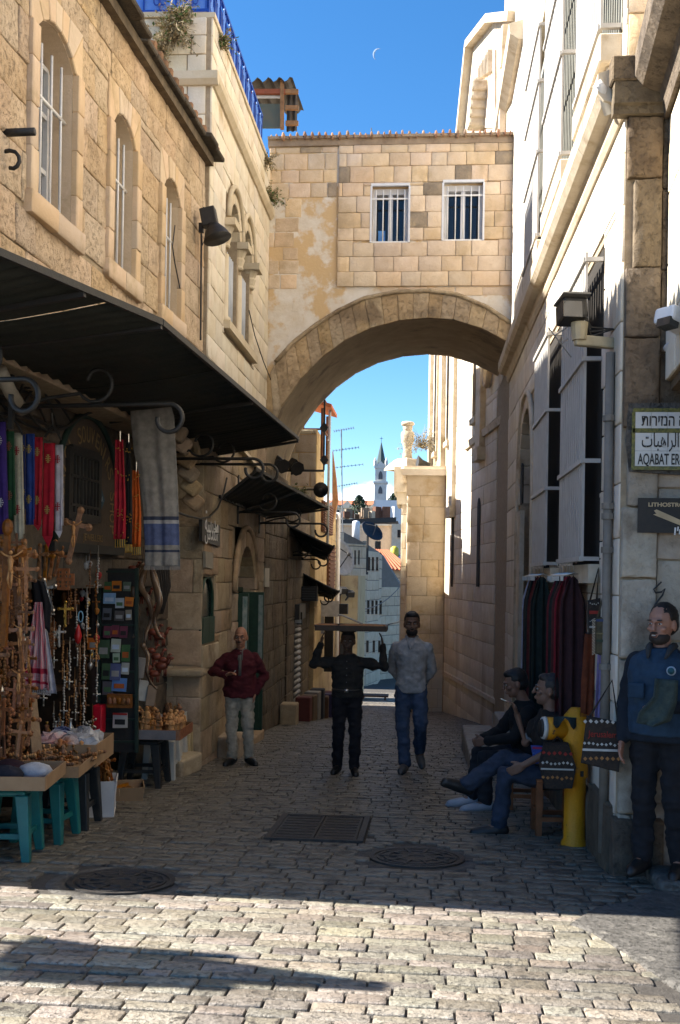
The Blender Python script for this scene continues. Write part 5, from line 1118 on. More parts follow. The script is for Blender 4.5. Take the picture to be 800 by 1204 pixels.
    # cypresses
    def cypress(px,py0,py1,Y,wd,label):
        b=at(px,py1,Y); h=at(px,py0,Y).z-b.z; t=thing('cypress_tree',label,'tree',b,'hill cypresses'); r=random.Random(int(px)); mb=MB(); mb.tube([b-Vector((0,0,2)),b+Vector((0,0,h*.7))],[.3,.1],6); part('trunk',mb,M_rust,t)
        mb=MB(); 
        for k in range(900):
            f=r.random()**.8; rad=wd*(1-f)**.6*(.35+.65*min(1,f*6))*r.uniform(.3,1.0); a=r.uniform(0,6.28); p=b+Vector((rad*math.cos(a),rad*math.sin(a),h*f)); s=wd*r.uniform(.1,.2); u=Vector((r.uniform(-1,1),r.uniform(-1,1),r.uniform(0,1.6))).normalized()*s; v=Vector((r.uniform(-1,1),r.uniform(-1,1),r.uniform(-.5,.5))).normalized()*s*.5
            mb.add([p-v,p+v,p+u],[(0,1,2)])
        part('crown',mb,mat('cypress green',(.035,.06,.03),(.02,.04,.02),nscale=.5,rough=.9),t)
    cypress(422.5,583,604,260,3.0,'dark pointed cypress before the long church roof'); cypress(465,580,604,240,3.4,'dark cypress beside the portal in the distance')
    mb=MB(); p=at(467,606,150); mb.box(p,(6,4,4)); o=single('white_shed',mb,M_whitemetal,'small white roof shed right below the second cypress','shed')
    # rooftop aerial
    Y=47; t=thing('television_aerial','tall rooftop television aerial mast with three combs of rods','aerial',at(403,622,Y)); mb=MB(); mg_=flat('aerial grey',(.2,.2,.2)); mb.tube([at(403.5,660,Y),at(401.5,505,Y)],.03,6); part('mast',mb,mg_,t)
    for py,l0,l1 in ((505,393,416),(528,392,422),(548,392,427),(570,396,420)):
        mb=MB(); a,b=at(l0,py+2,Y),at(l1,py-2,Y); mb.tube([a,b],.011,4)
        for k in range(9): p=a.lerp(b,k/8); mb.tube([p-Vector((.0,.35,.0)),p+Vector((0,.35,.0))],.008,4); mb.tube([p-Vector((.0,0,.06)),p+Vector((0,0,.06))],.007,4)
        part('comb',mb,mg_,t)
    # overhead cables across the far lane
    for k,(a,b,s) in enumerate((((394,740,32),(540,704,30),.25),((396,735,40),(470,698,60),.1),((394,712,33),(470,690,50),.5))):
        p,q=at(*a),at(*b); mb=MB(); mb.tube([p.lerp(q,i/12)-Vector((0,0,s*4*(i/12)*(1-i/12))) for i in range(13)],.02,5); single('overhead_cable',mb,M_black if k!=1 else M_greyst,['black cable sagging right across the far lane','pale cable rising across the curved building','thin cable high on the curved building'][k],'cable','overhead cables')
    # lamps on the low ochre house
    for k,(px,py) in enumerate(((404,694),(412,698))):
        p=at(px,py,31.2); t=thing('wall_floodlight',['black floodlight at the left of the pair on the low ochre house','black floodlight at the right of the pair on the low ochre house'][k],'floodlight',p,'far floodlights'); mb=MB(); mb.box(p,(.2,.25,.16),.4,.3); part('housing',mb,M_black,t); mb=MB(); mb.tube([p,p+Vector((-.15,.2,-.2))],.03,5); part('arm',mb,M_black,t)
far()
# moon: a sunlit crescent
def moon():
    c=at(445,64,1)-Vector((0,0,CZ)); d=c.normalized(); D=9000; q=d.to_track_quat('-Z','Y').to_matrix(); C=Vector((0,0,CZ))+d*D; r=D*.0047
    mb=MB(); n=24; vs=[]
    for i in range(n+1):
        a=R(60)+R(190)*i/n; th_=.34*math.sin(math.pi*i/n); o=Vector((math.cos(a),math.sin(a),0))
        vs+=[C+q@(o*r),C+q@(o*r*(1-th_)),C+q@(o*r*(1-th_/2)+Vector((0,0,r*.25)))]
    mb.add(vs,[(3*i,3*i+3,3*i+5,3*i+2) for i in range(n)]+[(3*i+2,3*i+5,3*i+4,3*i+1) for i in range(n)]+[(3*i,3*i+1,3*i+4,3*i+3) for i in range(n)])
    o=structure('moon',mb,flat('moon dust',(.16,.22,.32),1.0)); o['label']='faint crescent moon high in the blue sky'
moon()
# ================================================================== fixtures on the walls
def floodlight():
    p=onX(237,268,-2.53); t=thing('wall_floodlight','black floodlight on a short arm at the corner of the white house','floodlight',p)
    c=at(246,262,p.y-.05); mb=MB(); mb.box(p,(.05,.06,.1)); mb.tube([p,c-Vector((.02,0,.02))],.02,6); part('arm',mb,M_black,t)
    mb=MB(); mb.box(c+Vector((.0,0,.06)),(.17,.14,.2),0,0,R(-12)); bevel(part('ballast_box',mb,M_black,t),.012)
    mb=MB(); q=c+Vector((.06,-.02,-.06)); d=Vector((.35,-.1,-1)).normalized(); a,b=frame(d)
    mb.tube([q-d*.04,q+d*.05,q+d*.13,q+d*.14],[.06,.12,.155,.16],14); part('reflector',mb,M_black,t,True)
    mb=MB(); mb.tube([p+Vector((-.0,-.02,.1)),p+Vector((.03,-.03,.22)),c+Vector((-.03,0,.16))],.008,5); part('cable',mb,M_black,t); mb=MB(); mb.tube([p+Vector((0,0,-.05)),p+Vector((.02,-.02,-.2)),p+Vector((.06,-.02,-.1))],.008,5); part('cable',mb,M_black,t)
    mb=MB(); mb.tube([onX(237,275,-2.56),onX(236,400,-2.56)],.012,5); part('conduit',mb,M_black,t)
floodlight()
def lamp_right():
    FRp=FR; t=thing('street_floodlight','dark box floodlight on a pale arm fixed to the convent wall','floodlight',FR.P(9.15,3.3,.1))
    Y=7.3; a=at(722,404,Y+.05); b=at(676,400,Y); mb=MB(); mb.bar(a,b,.06,.075); o=part('arm',mb,flat('beige painted arm',(.42,.36,.24)),t); bevel(o,.012)
    mb=MB(); mb.tube([b+Vector((.03,0,.0)),b+Vector((.03,0,.12))],[.05,.06],10); part('swivel',mb,flat('beige painted arm',(.42,.36,.24)),t)
    c=at(672,367,Y); mb=MB(); mb.box(c,(.17,.2,.15),R(10),R(-8)); o=part('housing',mb,M_black,t); bevel(o,.02)
    mb=MB(); mb.box(c+Vector((-.005,-.105,-.005)),(.13,.012,.11),R(10),R(-8)); part('lens',mb,M_glass,t)
    mb=MB(); mb.box(c+Vector((0,-.02,.08)),(.19,.24,.012),R(10),R(-8)); part('hood',mb,flat('lamp hood steel',(.2,.19,.17)),t)
    mb=MB(); mb.box(a+Vector((.03,.02,0)),(.06,.08,.16)); part('wall_plate',mb,M_black,t)
    for k in range(3): mb=MB(); mb.tube([c+Vector((.08,0,.0)),c+Vector((.14,.02,-.1-.03*k)),a+Vector((0,0,.1))],.006,5); part('wire',mb,M_black,t)
    mb=MB(); 
    for (p,q) in (((645,385),(672,420)),((652,395),(668,384)),((660,405),(668,398))): mb.tube([at(*p,Y+.4),at(*q,Y+.4)],.005,5)
    part('stray_wire',mb,flat('wire grey',(.25,.24,.22)),t)
    p=at(790,375,6.4); t=thing('security_camera','white hooded security camera at the right edge of the corner wall','camera',p)
    mb=MB(); mb.box(p+Vector((.05,.05,.0)),(.16,.26,.1),R(-55),R(-12)); o=part('hood',mb,M_whitemetal,t); bevel(o,.02); mb=MB(); mb.box(p+Vector((-.03,-.03,-.035)),(.1,.08,.05),R(-55),R(-12)); part('barrel',mb,flat('camera glass',(.05,.05,.05),.2),t)
    mb=MB(); mb.tube([p+Vector((.1,.12,0)),p+Vector((.12,.5,-.03)),p+Vector((.12,.66,-.03))],.025,6); part('arm',mb,M_whitemetal,t)
lamp_right()
# ------------------------------------------------------------------ lettering
def text_mesh(s,size,name='lettering',font_align='LEFT',ext=.002,sx=1,bold=0):
    cu=bpy.data.curves.new(name,'FONT'); cu.body=s; cu.size=size; cu.align_x=font_align; cu.extrude=ext; cu.offset=bold; o=bpy.data.objects.new(name,cu); COL.objects.link(o)
    bpy.context.view_layer.update(); dg=bpy.context.evaluated_depsgraph_get(); me=bpy.data.meshes.new_from_object(o.evaluated_get(dg)); bpy.data.objects.remove(o); bpy.data.curves.remove(cu)
    me.transform(Matrix.Diagonal((sx,1,1,1))); return me
def place_text(s,size,p,right,up,m,parent,sx=1,bold=0,width=None,name='lettering'):
    me=text_mesh(s,size,ext=.0015,sx=sx,bold=bold)
    if width and len(me.vertices):
        xs=[v.co.x for v in me.vertices]; k=width/max(1e-6,(max(xs)-min(xs))); me.transform(Matrix.Diagonal((k,1,1,1)))
    me.materials.append(m); o=bpy.data.objects.new(name,me); link(o,parent); right=Vector(right).normalized(); up=Vector(up).normalized(); n=right.cross(up)
    o.matrix_basis=Matrix.Translation(Vector(p)-wloc(parent))@Matrix((right,up,n)).transposed().to_4x4(); return o
M_tile=mat('glazed white tile',(.62,.62,.6),(.55,.55,.53),nscale=5,rough=.25,spec=.5)
M_border=mat('olive patterned tile',(.22,.2,.05),(.05,.07,.03),nscale=60,rough=.3)
M_ink=flat('black glaze',(.012,.012,.014),.3)
def street_sign():
    o=.11
    t=thing('street_name_sign','tiled trilingual street name sign with olive border on the corner pilaster','sign',FC.P(FC.uz(770,515,o)[0],FC.uz(770,515,o)[1],o))
    x0=747; 
    def uz(px,py): return FC.uz(px,py,o)
    U=lambda px: uz(px,515)[0]; Z=lambda py: uz(770,py)[1]
    R1=U(870)
    mb=MB(); FC.box(mb,U(745),R1,Z(553),Z(482),.092,o-.008); part('mortar_back',mb,M_cement,t)
    for (a,b,ya,yb) in ((747,870,484.5,503.5),(747,870,509,530),(747,870,530.3,548)):
        step=19; x=a
        while x<b:
            e=min(x+step,b); mb=MB(); FC.box(mb,U(x)+.0008,U(e)-.0008,Z(yb),Z(ya),o-.006,o); part('tile',mb,M_tile,t); x=e
    for (a,b,ya,yb) in ((744,870,480,484.3),(744,870,503.7,508.8),(743,870,548.2,552.5),(743,746.8,484.5,548)):
        mb=MB(); FC.box(mb,U(a),U(b),Z(yb),Z(ya),o-.006,o+.002); part('border_tile',mb,M_border,t)
    h=abs(Z(484)-Z(503))
    rt,upv=FC.d,Vector((0,0,1))
    place_text('\u05ea\u05d5\u05e8\u05d9\u05d6\u05e0\u05d4',h*.98,FC.P(U(754),Z(500.5),o+.002),rt,upv,M_ink,t,width=U(792.5)-U(754),bold=.001)
    place_text('\u05d4\u05dc\u05e2\u05de',h*.98,FC.P(U(797),Z(500.5),o+.002),rt,upv,M_ink,t,bold=.001)
    place_text('\ufe95\ufe8e\ufe92\ufeeb\ufe8d\ufeae\ufedf\ufe8d',h*1.25,FC.P(U(754.5),Z(525.5),o+.002),rt,upv,M_ink,t,width=U(798)-U(754.5),bold=.0006)
    place_text('AQABAT ER-RAHIBAT',h*.95,FC.P(U(750.5),Z(546),o+.002),rt,upv,M_ink,t,width=(U(799)-U(750.5))*17/9.2,bold=.0016)
    t=thing('direction_sign','black sign lettered LITHOSTR with a pale forked arrow below the street name','sign',FC.P(U(775),Z(605),o))
    o2=.1
    mb=MB(); FC.box(mb,FC.uz(750.5,605,o2)[0],FC.uz(870,605,o2)[0],FC.uz(775,626.5,o2)[1],FC.uz(775,585.5,o2)[1],.085,o2); part('panel',mb,M_black,t)
    mgold=flat('pale gold paint',(.55,.42,.25))
    U2=lambda px: FC.uz(px,605,o2)[0]; Z2=lambda py: FC.uz(775,py,o2)[1]
    place_text('LITHOSTROTOS',.036,FC.P(U2(762),Z2(595.5),o2+.001),rt,upv,mgold,t,width=(U2(800)-U2(762))*12/7.9,bold=.0012)
    mb=MB(); q=lambda x,y: FC.P(U2(x),Z2(y),o2+.003)
    mb.prism([q(769,600.5),q(772,599),q(815,617.5),q(826,616),q(823,626),q(813,622.5),q(768,605),q(772,604)],FC.n*-.002); part('arrow',mb,mgold,t)
    mb=MB(); 
    for (x,y,w_,h_) in ((793.5,620,2,9),(797,619,1.6,5),(799,622,2,6)): mb.prism([q(x,y),q(x+w_,y),q(x+w_*.6,y+h_),q(x-.5,y+h_)],FC.n*-.002)
    part('white_mark',mb,M_whitemetal,t)
    # graffito on the pier
    mb=MB(); g=[FC.P(*FC.uz(x,y,.075),.075) for x,y in ((778,684),(774,688),(769,693),(771,697),(778,696),(782,692),(779,700),(774,706),(770,712))]
    mb.tube(g,.006,5); single('spray_graffito',mb,flat('spray black',(.03,.03,.03)),'black sprayed squiggle on the pier above the standing man','graffiti')
street_sign()
def left_plaque():
    X=-2.5; c=[onX(x,y,X) for x,y in ((238,611),(259,618),(259,643),(238,636))]; t=thing('black_plaque','small black plaque with white script on the stone beside the hanging cloth','plaque',(c[0]+c[2])/2)
    mb=MB(); mb.prism(c,(-.04,0,0)); part('panel',mb,M_black,t); r=random.Random(2)
    place_text('\ufe94\ufeb3\ufead\ufeaa\ufee3',.34,c[3].lerp(c[0],.45)+Vector((.004,.12,0)),(0,1,0),(0,0,1),M_whitemetal,t,width=(c[1].y-c[0].y)*.75)
    place_text('\ufeb1\ufeaa\ufed8\ufedf\ufe8d',.24,c[3].lerp(c[0],.12)+Vector((.004,.12,0)),(0,1,0),(0,0,1),M_whitemetal,t,width=(c[1].y-c[0].y)*.7)
    c=[onX(x,y,-2.51) for x,y in ((242,648),(251,650),(251,669),(242,667))]; mb=MB(); mb.prism(c,(-.03,0,0)); single('meter_plate',mb,flat('grey plate',(.3,.27,.22)),'blank grey plate under the black plaque','plate')
    c=[onX(x,y,-2.5) for x,y in ((312,668),(317,668),(317,690),(312,690))]; mb=MB(); mb.prism(c,(-.03,0,0)); single('wall_plate',mb,flat('pale plate',(.5,.46,.38)),'pale upright plate on the weathered wall under the arch','plate')
    # sagging cable above the plaque
    pts=[onX(x,y,-2.47) for x,y in ((210,603),(222,607),(236,610),(246,608),(256,598),(263,580),(267,562))]; mb=MB(); mb.tube(pts,.012,6); single('wall_cable',mb,M_black,'black cable looping over the plaque on the white house','cable')
    pts=[onX(x,y,-2.47) for x,y in ((293,365),(300,395),(310,425),(322,455),(334,480),(337,500))]; mb=MB(); mb.tube(pts,.008,5); single('thin_wire',mb,M_black,'thin wire hanging down the white house towards the arch','cable')
    pts=[F1.P(*F1.uz(x,y,.03),.03) for x,y in ((206,265),(203,290),(206,310),(212,340),(216,360))]; mb=MB(); mb.tube(pts,.007,5); single('window_wire',mb,M_black,'thin wire crossing the far window of the ochre house','cable')
left_plaque()
def lanterns():
    Y=18.2; t=thing('lantern_bracket','black iron bracket with two diamond plates on an upright rod under the arch','bracket',at(332,553,Y))
    mb=MB(); mb.bar(at(328,553.5,Y),at(381,553.5,Y),.035); part('arm',mb,M_black,t); mb=MB(); mb.bar(at(381,553,Y),at(382,470,Y),.03); part('rod',mb,M_black,t)
    for py in (503,541):
        c=at(381.5,py+.0,Y); s=.085; mb=MB(); mb.prism([c+Vector((0,-.03,s*1.2)),c+Vector((s*.9,-.03,0)),c+Vector((0,-.03,-s*1.2)),c+Vector((-s*.9,-.03,0))],(0,.06,0)); part('diamond_plate',mb,M_black,t)
    for k,(px,py,rz) in enumerate(((329,545,.5),(346,548,.9))):
        c=at(px,py,17.6+k*.3); t=thing('box_floodlight',['black box floodlight nearer the wall under the arch','black box floodlight tilted beside the iron rod'][k],'floodlight',c,'floodlights under the arch')
        mb=MB(); mb.box(c,(.2,.16,.18),rz,R(20),R(35)); part('housing',mb,M_black,t); mb=MB(); d=Vector((.5,-.7,-.4)).normalized(); mb.tube([c,c+d*.08,c+d*.14],[.07,.1,.13],8); part('hood',mb,M_black,t); mb=MB(); mb.tube([c,c+Vector((-.05,.05,-.14))],.02,5); part('yoke',mb,M_black,t)
    c=at(377,576,20); t=thing('horn_loudspeaker','round black horn loudspeaker on the yellow house beyond the arch','loudspeaker',c); d=Vector((.35,-.9,-.1)).normalized()
    mb=MB(); mb.tube([c-d*.16,c-d*.08,c,c+d*.02],[.05,.07,.14,.15],14); part('horn',mb,M_black,t,True); mb=MB(); mb.tube([c+d*.0,c+d*.03],[.05,.03],10); part('driver',mb,flat('dark grey driver',(.07,.07,.07)),t,True); mb=MB(); mb.tube([c-d*.1,c+Vector((-.3,.5,.05)),c+Vector((-.5,1.0,.05))],.02,5); part('arm',mb,M_black,t)
    c=at(496.5,545,26.6); t=thing('portal_loudspeaker','black loudspeaker pointing left on top of the portal','loudspeaker',c+Vector((0,0,-.2))); d=Vector((-1,-.2,.1)); mb=MB(); mb.tube([c+Vector((.2,0,-.05)),c,c+d*.12],[.06,.1,.2],8); part('horn',mb,M_black,t); mb=MB(); mb.tube([c+Vector((.1,0,-.05)),c+Vector((.12,0,-.3))],.03,5); part('stand',mb,M_black,t)
lanterns()
# ------------------------------------------------------------------ blue railing
def railing():
    mb_=mat('blue enamel',(.018,.075,.40),(.012,.05,.3),nscale=9,rough=.4)
    ms=mat('pale blue sheet',(.13,.28,.72),(.09,.22,.62),nscale=6,rough=.5)
    z0,z1=8.08,8.66
    for (F_,ua,ub,lb) in ((F2,.06,4.1,'bright blue scrollwork railing running along the white house parapet'),(F2S,1.3,3.6,'blue scrollwork railing panel facing up the lane over the ochre roof')):
        o=-.06; t=thing('roof_railing',lb,'railing',F_.P((ua+ub)/2,z0,o),'blue roof railings'); zt=z1 if F_ is F2 else 9.0
        for z in (z0+.03,zt): mb=MB(); mb.bar(F_.P(ua,z,o),F_.P(ub,z,o),.035); part('rail',mb,mb_,t)
        mb=MB(); F_.box(mb,ua+.02,ub-.02,z0+.06,zt-.03,o-.03,o-.024); part('backing_sheet',mb,ms if F_ is F2S else mb_,t)
        n=max(5,int((ub-ua)/.34))
        for i in range(n+1):
            u=ua+(ub-ua)*i/n; mb=MB(); mb.bar(F_.P(u,z0-.02,o),F_.P(u,zt,o),.02); part('baluster',mb,mb_,t)
        for i in range(n):
            u=ua+(ub-ua)*(i+.5)/n; mb=MB(); w_=.085
            for s in (-1,1):
                for zc,dr in ((z0+.16,-1),(zt-.15,1)):
                    mb.tube([F_.P(u+s*(.0+w_*.5+w_*.5*math.cos(a)*(1-.05*j)),zc+dr*w_*.8*math.sin(a)*(1-.05*j),o+.01) for j,a in enumerate([R(200-28*q) for q in range(13)])],.009,4)
                mb.tube([F_.P(u,z0+.04,o+.01),F_.P(u+s*.03,(z0+zt)/2,o+.01),F_.P(u,zt-.02,o+.01)],.009,4)
            part('scroll_panel',mb,mb_ if F_ is F2S else ms,t)
railing()
# ------------------------------------------------------------------ tufts growing out of the walls
def tuft(p,r,n,label,dry=.7,drop=.3,group='plants rooted in the walls',name='wall_plant',seed=1):
    rr=random.Random(seed); p=Vector(p); t=thing(name,label,'plant',p,group); md=mat('dry stalk',(.32,.26,.15),(.22,.17,.1),nscale=20,rough=.9); mg=mat('green leaf',(.09,.14,.035),(.05,.09,.025),nscale=20,rough=.7)
    st=MB(); lf=MB()
    for k in range(n):
        d=Vector((rr.uniform(-1,1),rr.uniform(-1.2,.3),rr.uniform(-drop,1))).normalized(); l=r*rr.uniform(.4,1.1); q=p+d*l*.5+Vector((0,0,l*.12)); e=p+d*l+Vector((0,0,-l*.1)); st.tube([p+Vector((rr.uniform(-.05,.05),0,rr.uniform(-.05,.05))),q,e],[.005,.004,.002],3)
        for j in range(6):
            f=rr.uniform(.3,1); c=p.lerp(e,f)+Vector((rr.uniform(-.02,.02),rr.uniform(-.02,.02),rr.uniform(-.02,.03))); s=rr.uniform(.012,.03); a=Vector((rr.uniform(-1,1),rr.uniform(-1,1),rr.uniform(-1,1))).normalized()*s; b=Vector((rr.uniform(-1,1),rr.uniform(-1,1),rr.uniform(-1,1))).normalized()*s*.6
            (lf if rr.random()>dry else st).add([c-a,c+b,c+a,c-b],[(0,1,2,3)])
    part('stems',st,md,t)
    if lf.v: part('leaves',lf,mg,t)
tuft(F2S.P(*F2S.uz(205,40,.05),.05),.34,150,'big dry bush rooted in the side parapet of the white house',.85,.9,seed=1)
tuft(F2S.P(*F2S.uz(214,22,.05),.05),.26,90,'half green bush at the parapet corner under the blue railing',.5,.5,seed=2)
tuft(F2S.P(*F2S.uz(190,58,.05),.05),.2,70,'brown dead tuft low on the side parapet near the ochre eave',.95,.8,seed=5)
tuft(onX(262,55,-2.5),.22,50,'small weed on the street parapet by the railing foot',.5,.3,seed=3)
tuft(onX(317,235,-2.48),.3,80,'green weed in the angle between white house and bridge',.35,.5,seed=4)
tuft(at(497,525,27.5),.7,120,'pale dry bush beside the statue on the portal',1.0,.4,seed=6)
tuft(onX(352,581,-2.35),.22,70,'yellow green plant in the scroll of the second awning',.1,.4,seed=7)
tuft(onX(316,190,-2.48),.2,60,'dry moss streak at the top left of the bridge',.9,1.0,seed=8)
# ================================================================== souvenir stall on the left
M_olive=mat('olive wood',(.3,.12,.036),(.16,.058,.018),rnd=.3,hue=.01,nscale=30,bump=.25,bscale=60,rough=.5,spec=.4)
M_olive_lt=mat('pale olive wood',(.55,.29,.11),(.38,.17,.06),nscale=30,bump=.2,bscale=60,rough=.5)
M_card=mat('brown cardboard',(.33,.21,.115),(.26,.16,.085),nscale=6,bump=.1,bscale=40,rough=.85)
M_teal=mat('teal plastic',(.012,.15,.14),(.01,.11,.105),nscale=8,rough=.4,spec=.45)
M_beige=mat('beige plastic',(.5,.38,.2),(.43,.32,.17),nscale=8,rough=.45)
M_wplastic=mat('white plastic',(.55,.54,.5),(.45,.44,.41),nscale=8,rough=.45)
M_gold=mat('gilt metal',(.65,.42,.1),(.5,.3,.06),nscale=20,rough=.3,metal=.9)
M_silver=mat('silvery metal',(.6,.58,.54),(.45,.43,.4),nscale=20,rough=.3,metal=.9)
def col(name,c,rough=.9): return mat('cloth '+name,c,tuple(x*.6 for x in c),nscale=14,bump=.25,bscale=160,rough=rough)
def drape(name,parent,left,right,Y,m,folds=5,amp=.012,rows=None,nu=24,nv=28,th=.005,seed=0,mats=None,depth=0):
    """hanging cloth: left/right edges as pixel polylines at distance Y, vertical folds"""
    rr=random.Random(seed); ph=[rr.uniform(0,6) for _ in range(3)]
    def ed(L,v):
        f=v*(len(L)-1); i=min(int(f),len(L)-2); f-=i; return (L[i][0]+(L[i+1][0]-L[i][0])*f,L[i][1]+(L[i+1][1]-L[i][1])*f)
    def fn(u,v):
        a,b=ed(left,v),ed(right,v); p=at(a[0]+(b[0]-a[0])*u,a[1]+(b[1]-a[1])*u,Y+depth*(u-.5))
        p.y+=amp*(math.sin(u*folds*6.28+ph[0]+.6*math.sin(v*3+ph[2]))+.5*math.sin(u*folds*11+ph[1]+v*2))*(.35+.65*v); return p,Vector((0,-1,0))
    mb=MB(); mb.cloth(fn,nu,nv,th); o=part(name,mb,m,parent,True)
    if rows:
        me=o.data
        for mm in mats: me.materials.append(mm)
        idx=[0]*len(me.polygons); k=0
        for j in range(nv):
            v=(j+.5)/nv; mi=0
            for (a,b,q) in rows:
                if a<=v<b: mi=q
            for i in range(nu): idx[k]=idx[k+1]=mi; k+=2
        me.polygons.foreach_set('material_index',idx)
    return o
def jcross(parent,c,s,m,n=(0,-1,0),name='embroidered_cross'):
    c=Vector(c); mb=MB()
    mb.box(c,(s*.22,.004,s*1.6)); mb.box(c+Vector((0,-.0006,0)),(s*1.2,.004,s*.2))
    for dx in (-.36,.36):
        for dz in (-.42,.42): mb.box(c+Vector((dx*s,0,dz*s)),(s*.22,.004,s*.1)); mb.box(c+Vector((dx*s,-.0006,dz*s)),(s*.1,.004,s*.26))
    mb.box(c+Vector((0,-.001,s*.8)),(s*.5,.004,s*.14)); mb.box(c+Vector((0,-.001,-s*.8)),(s*.5,.004,s*.14)); part(name,mb,m,parent)
def stoles():
    gold=flat('gold thread',(.45,.33,.09),.5); redt=flat('red thread',(.3,.02,.03),.7); pale=flat('pale thread',(.5,.5,.55),.6); brn=flat('brown thread',(.25,.08,.05),.7)
    S=[('purple',(-6,6),496,628,(.045,.02,.16),pale,'dark purple stole at the left edge with pale crosses',0,3),('green',(7,16),507,612,(.018,.075,.03),brn,'dark green stole with brown crosses between purple and cream ones',0,1),
    ('cream',(15.5,25.5),509,634,(.55,.5,.37),redt,'cream stole with red crosses',0,2),('navy',(25,28.5),511,605,(.02,.04,.17),gold,'narrow navy stole behind the cream one',0,1),
    ('royal blue',(30.5,40),510,617,(.025,.06,.27),gold,'royal blue stole with gold crosses',0,0),('red',(40.5,49.5),514,617,(.42,.015,.03),gold,'red stole beside the royal blue one',.5,-1),
    ('scarlet',(52,64),521,630,(.45,.012,.03),gold,'wide red stole with a pointed tail',1,-2),('white',(64.5,73.5),523,624,(.62,.6,.66),redt,'white stole with red crosses at the right end of the row',.6,0)]
    for i,(nm,(a,b),y0,y1,c,th,lb,tip,lean) in enumerate(S):
        Y=7.25+.1*i; t=thing('liturgical_stole',lb,'stole',at((a+b)/2,y0,Y),'stoles hanging in a row'); m=col(nm,c,.8)
        drape('band',t,[(a,y0),(a+lean,y1)],[(b,y0),(b+lean,y1)],Y,m,1.5,.006,nu=8,nv=10,seed=i)
        drape('back_band',t,[(a+1.5,y0),(a+lean+2,y1-8)],[(b+1,y0),(b+lean+1.5,y1-6)],Y+.03,m,1.5,.006,nu=6,nv=8,seed=i+9)
        if tip:
            mb=MB(); p,q,r_=at(a+lean,y1,Y),at(b+lean,y1,Y),at((a+b)/2+lean+1,y1+14*tip,Y); mb.prism([p,q,r_],(0,.006,0)); part('tail',mb,m,t)
        for py in (y0+(y1-y0)*.17,y0+(y1-y0)*.72): jcross(t,at((a+b)/2+lean*(py-y0)/(y1-y0),py,Y)+Vector((0,-.018,0)),.036,th)
    # the hooks and rail they hang from
    t=thing('stole_rail','black bent rail and hooks carrying the row of stoles','rail',at(30,500,7.5)); mb=MB(); mb.tube([at(-8,492,7.2),at(4,494,7.3),at(10,506,7.35)],.008,5); part('hook',mb,M_black,t)
    for (x,y,Y) in ((17,497,7.45),(62,503,8.0)):
        mb=MB(); mb.tube([at(x-9,y+11,Y),at(x-3,y+1,Y),at(x,y-2,Y),at(x+4,y+2,Y),at(x+10,y+14,Y)],.01,5); mb.tube([at(x,y-2,Y),at(x-1,y-17,Y)],.01,5); part('hook',mb,M_black,t)
    mb=MB(); mb.tube([at(-10,484,7.1),at(40,492,7.9),at(62,503,8.3)],.014,6); part('rail',mb,M_black,t)
stoles()
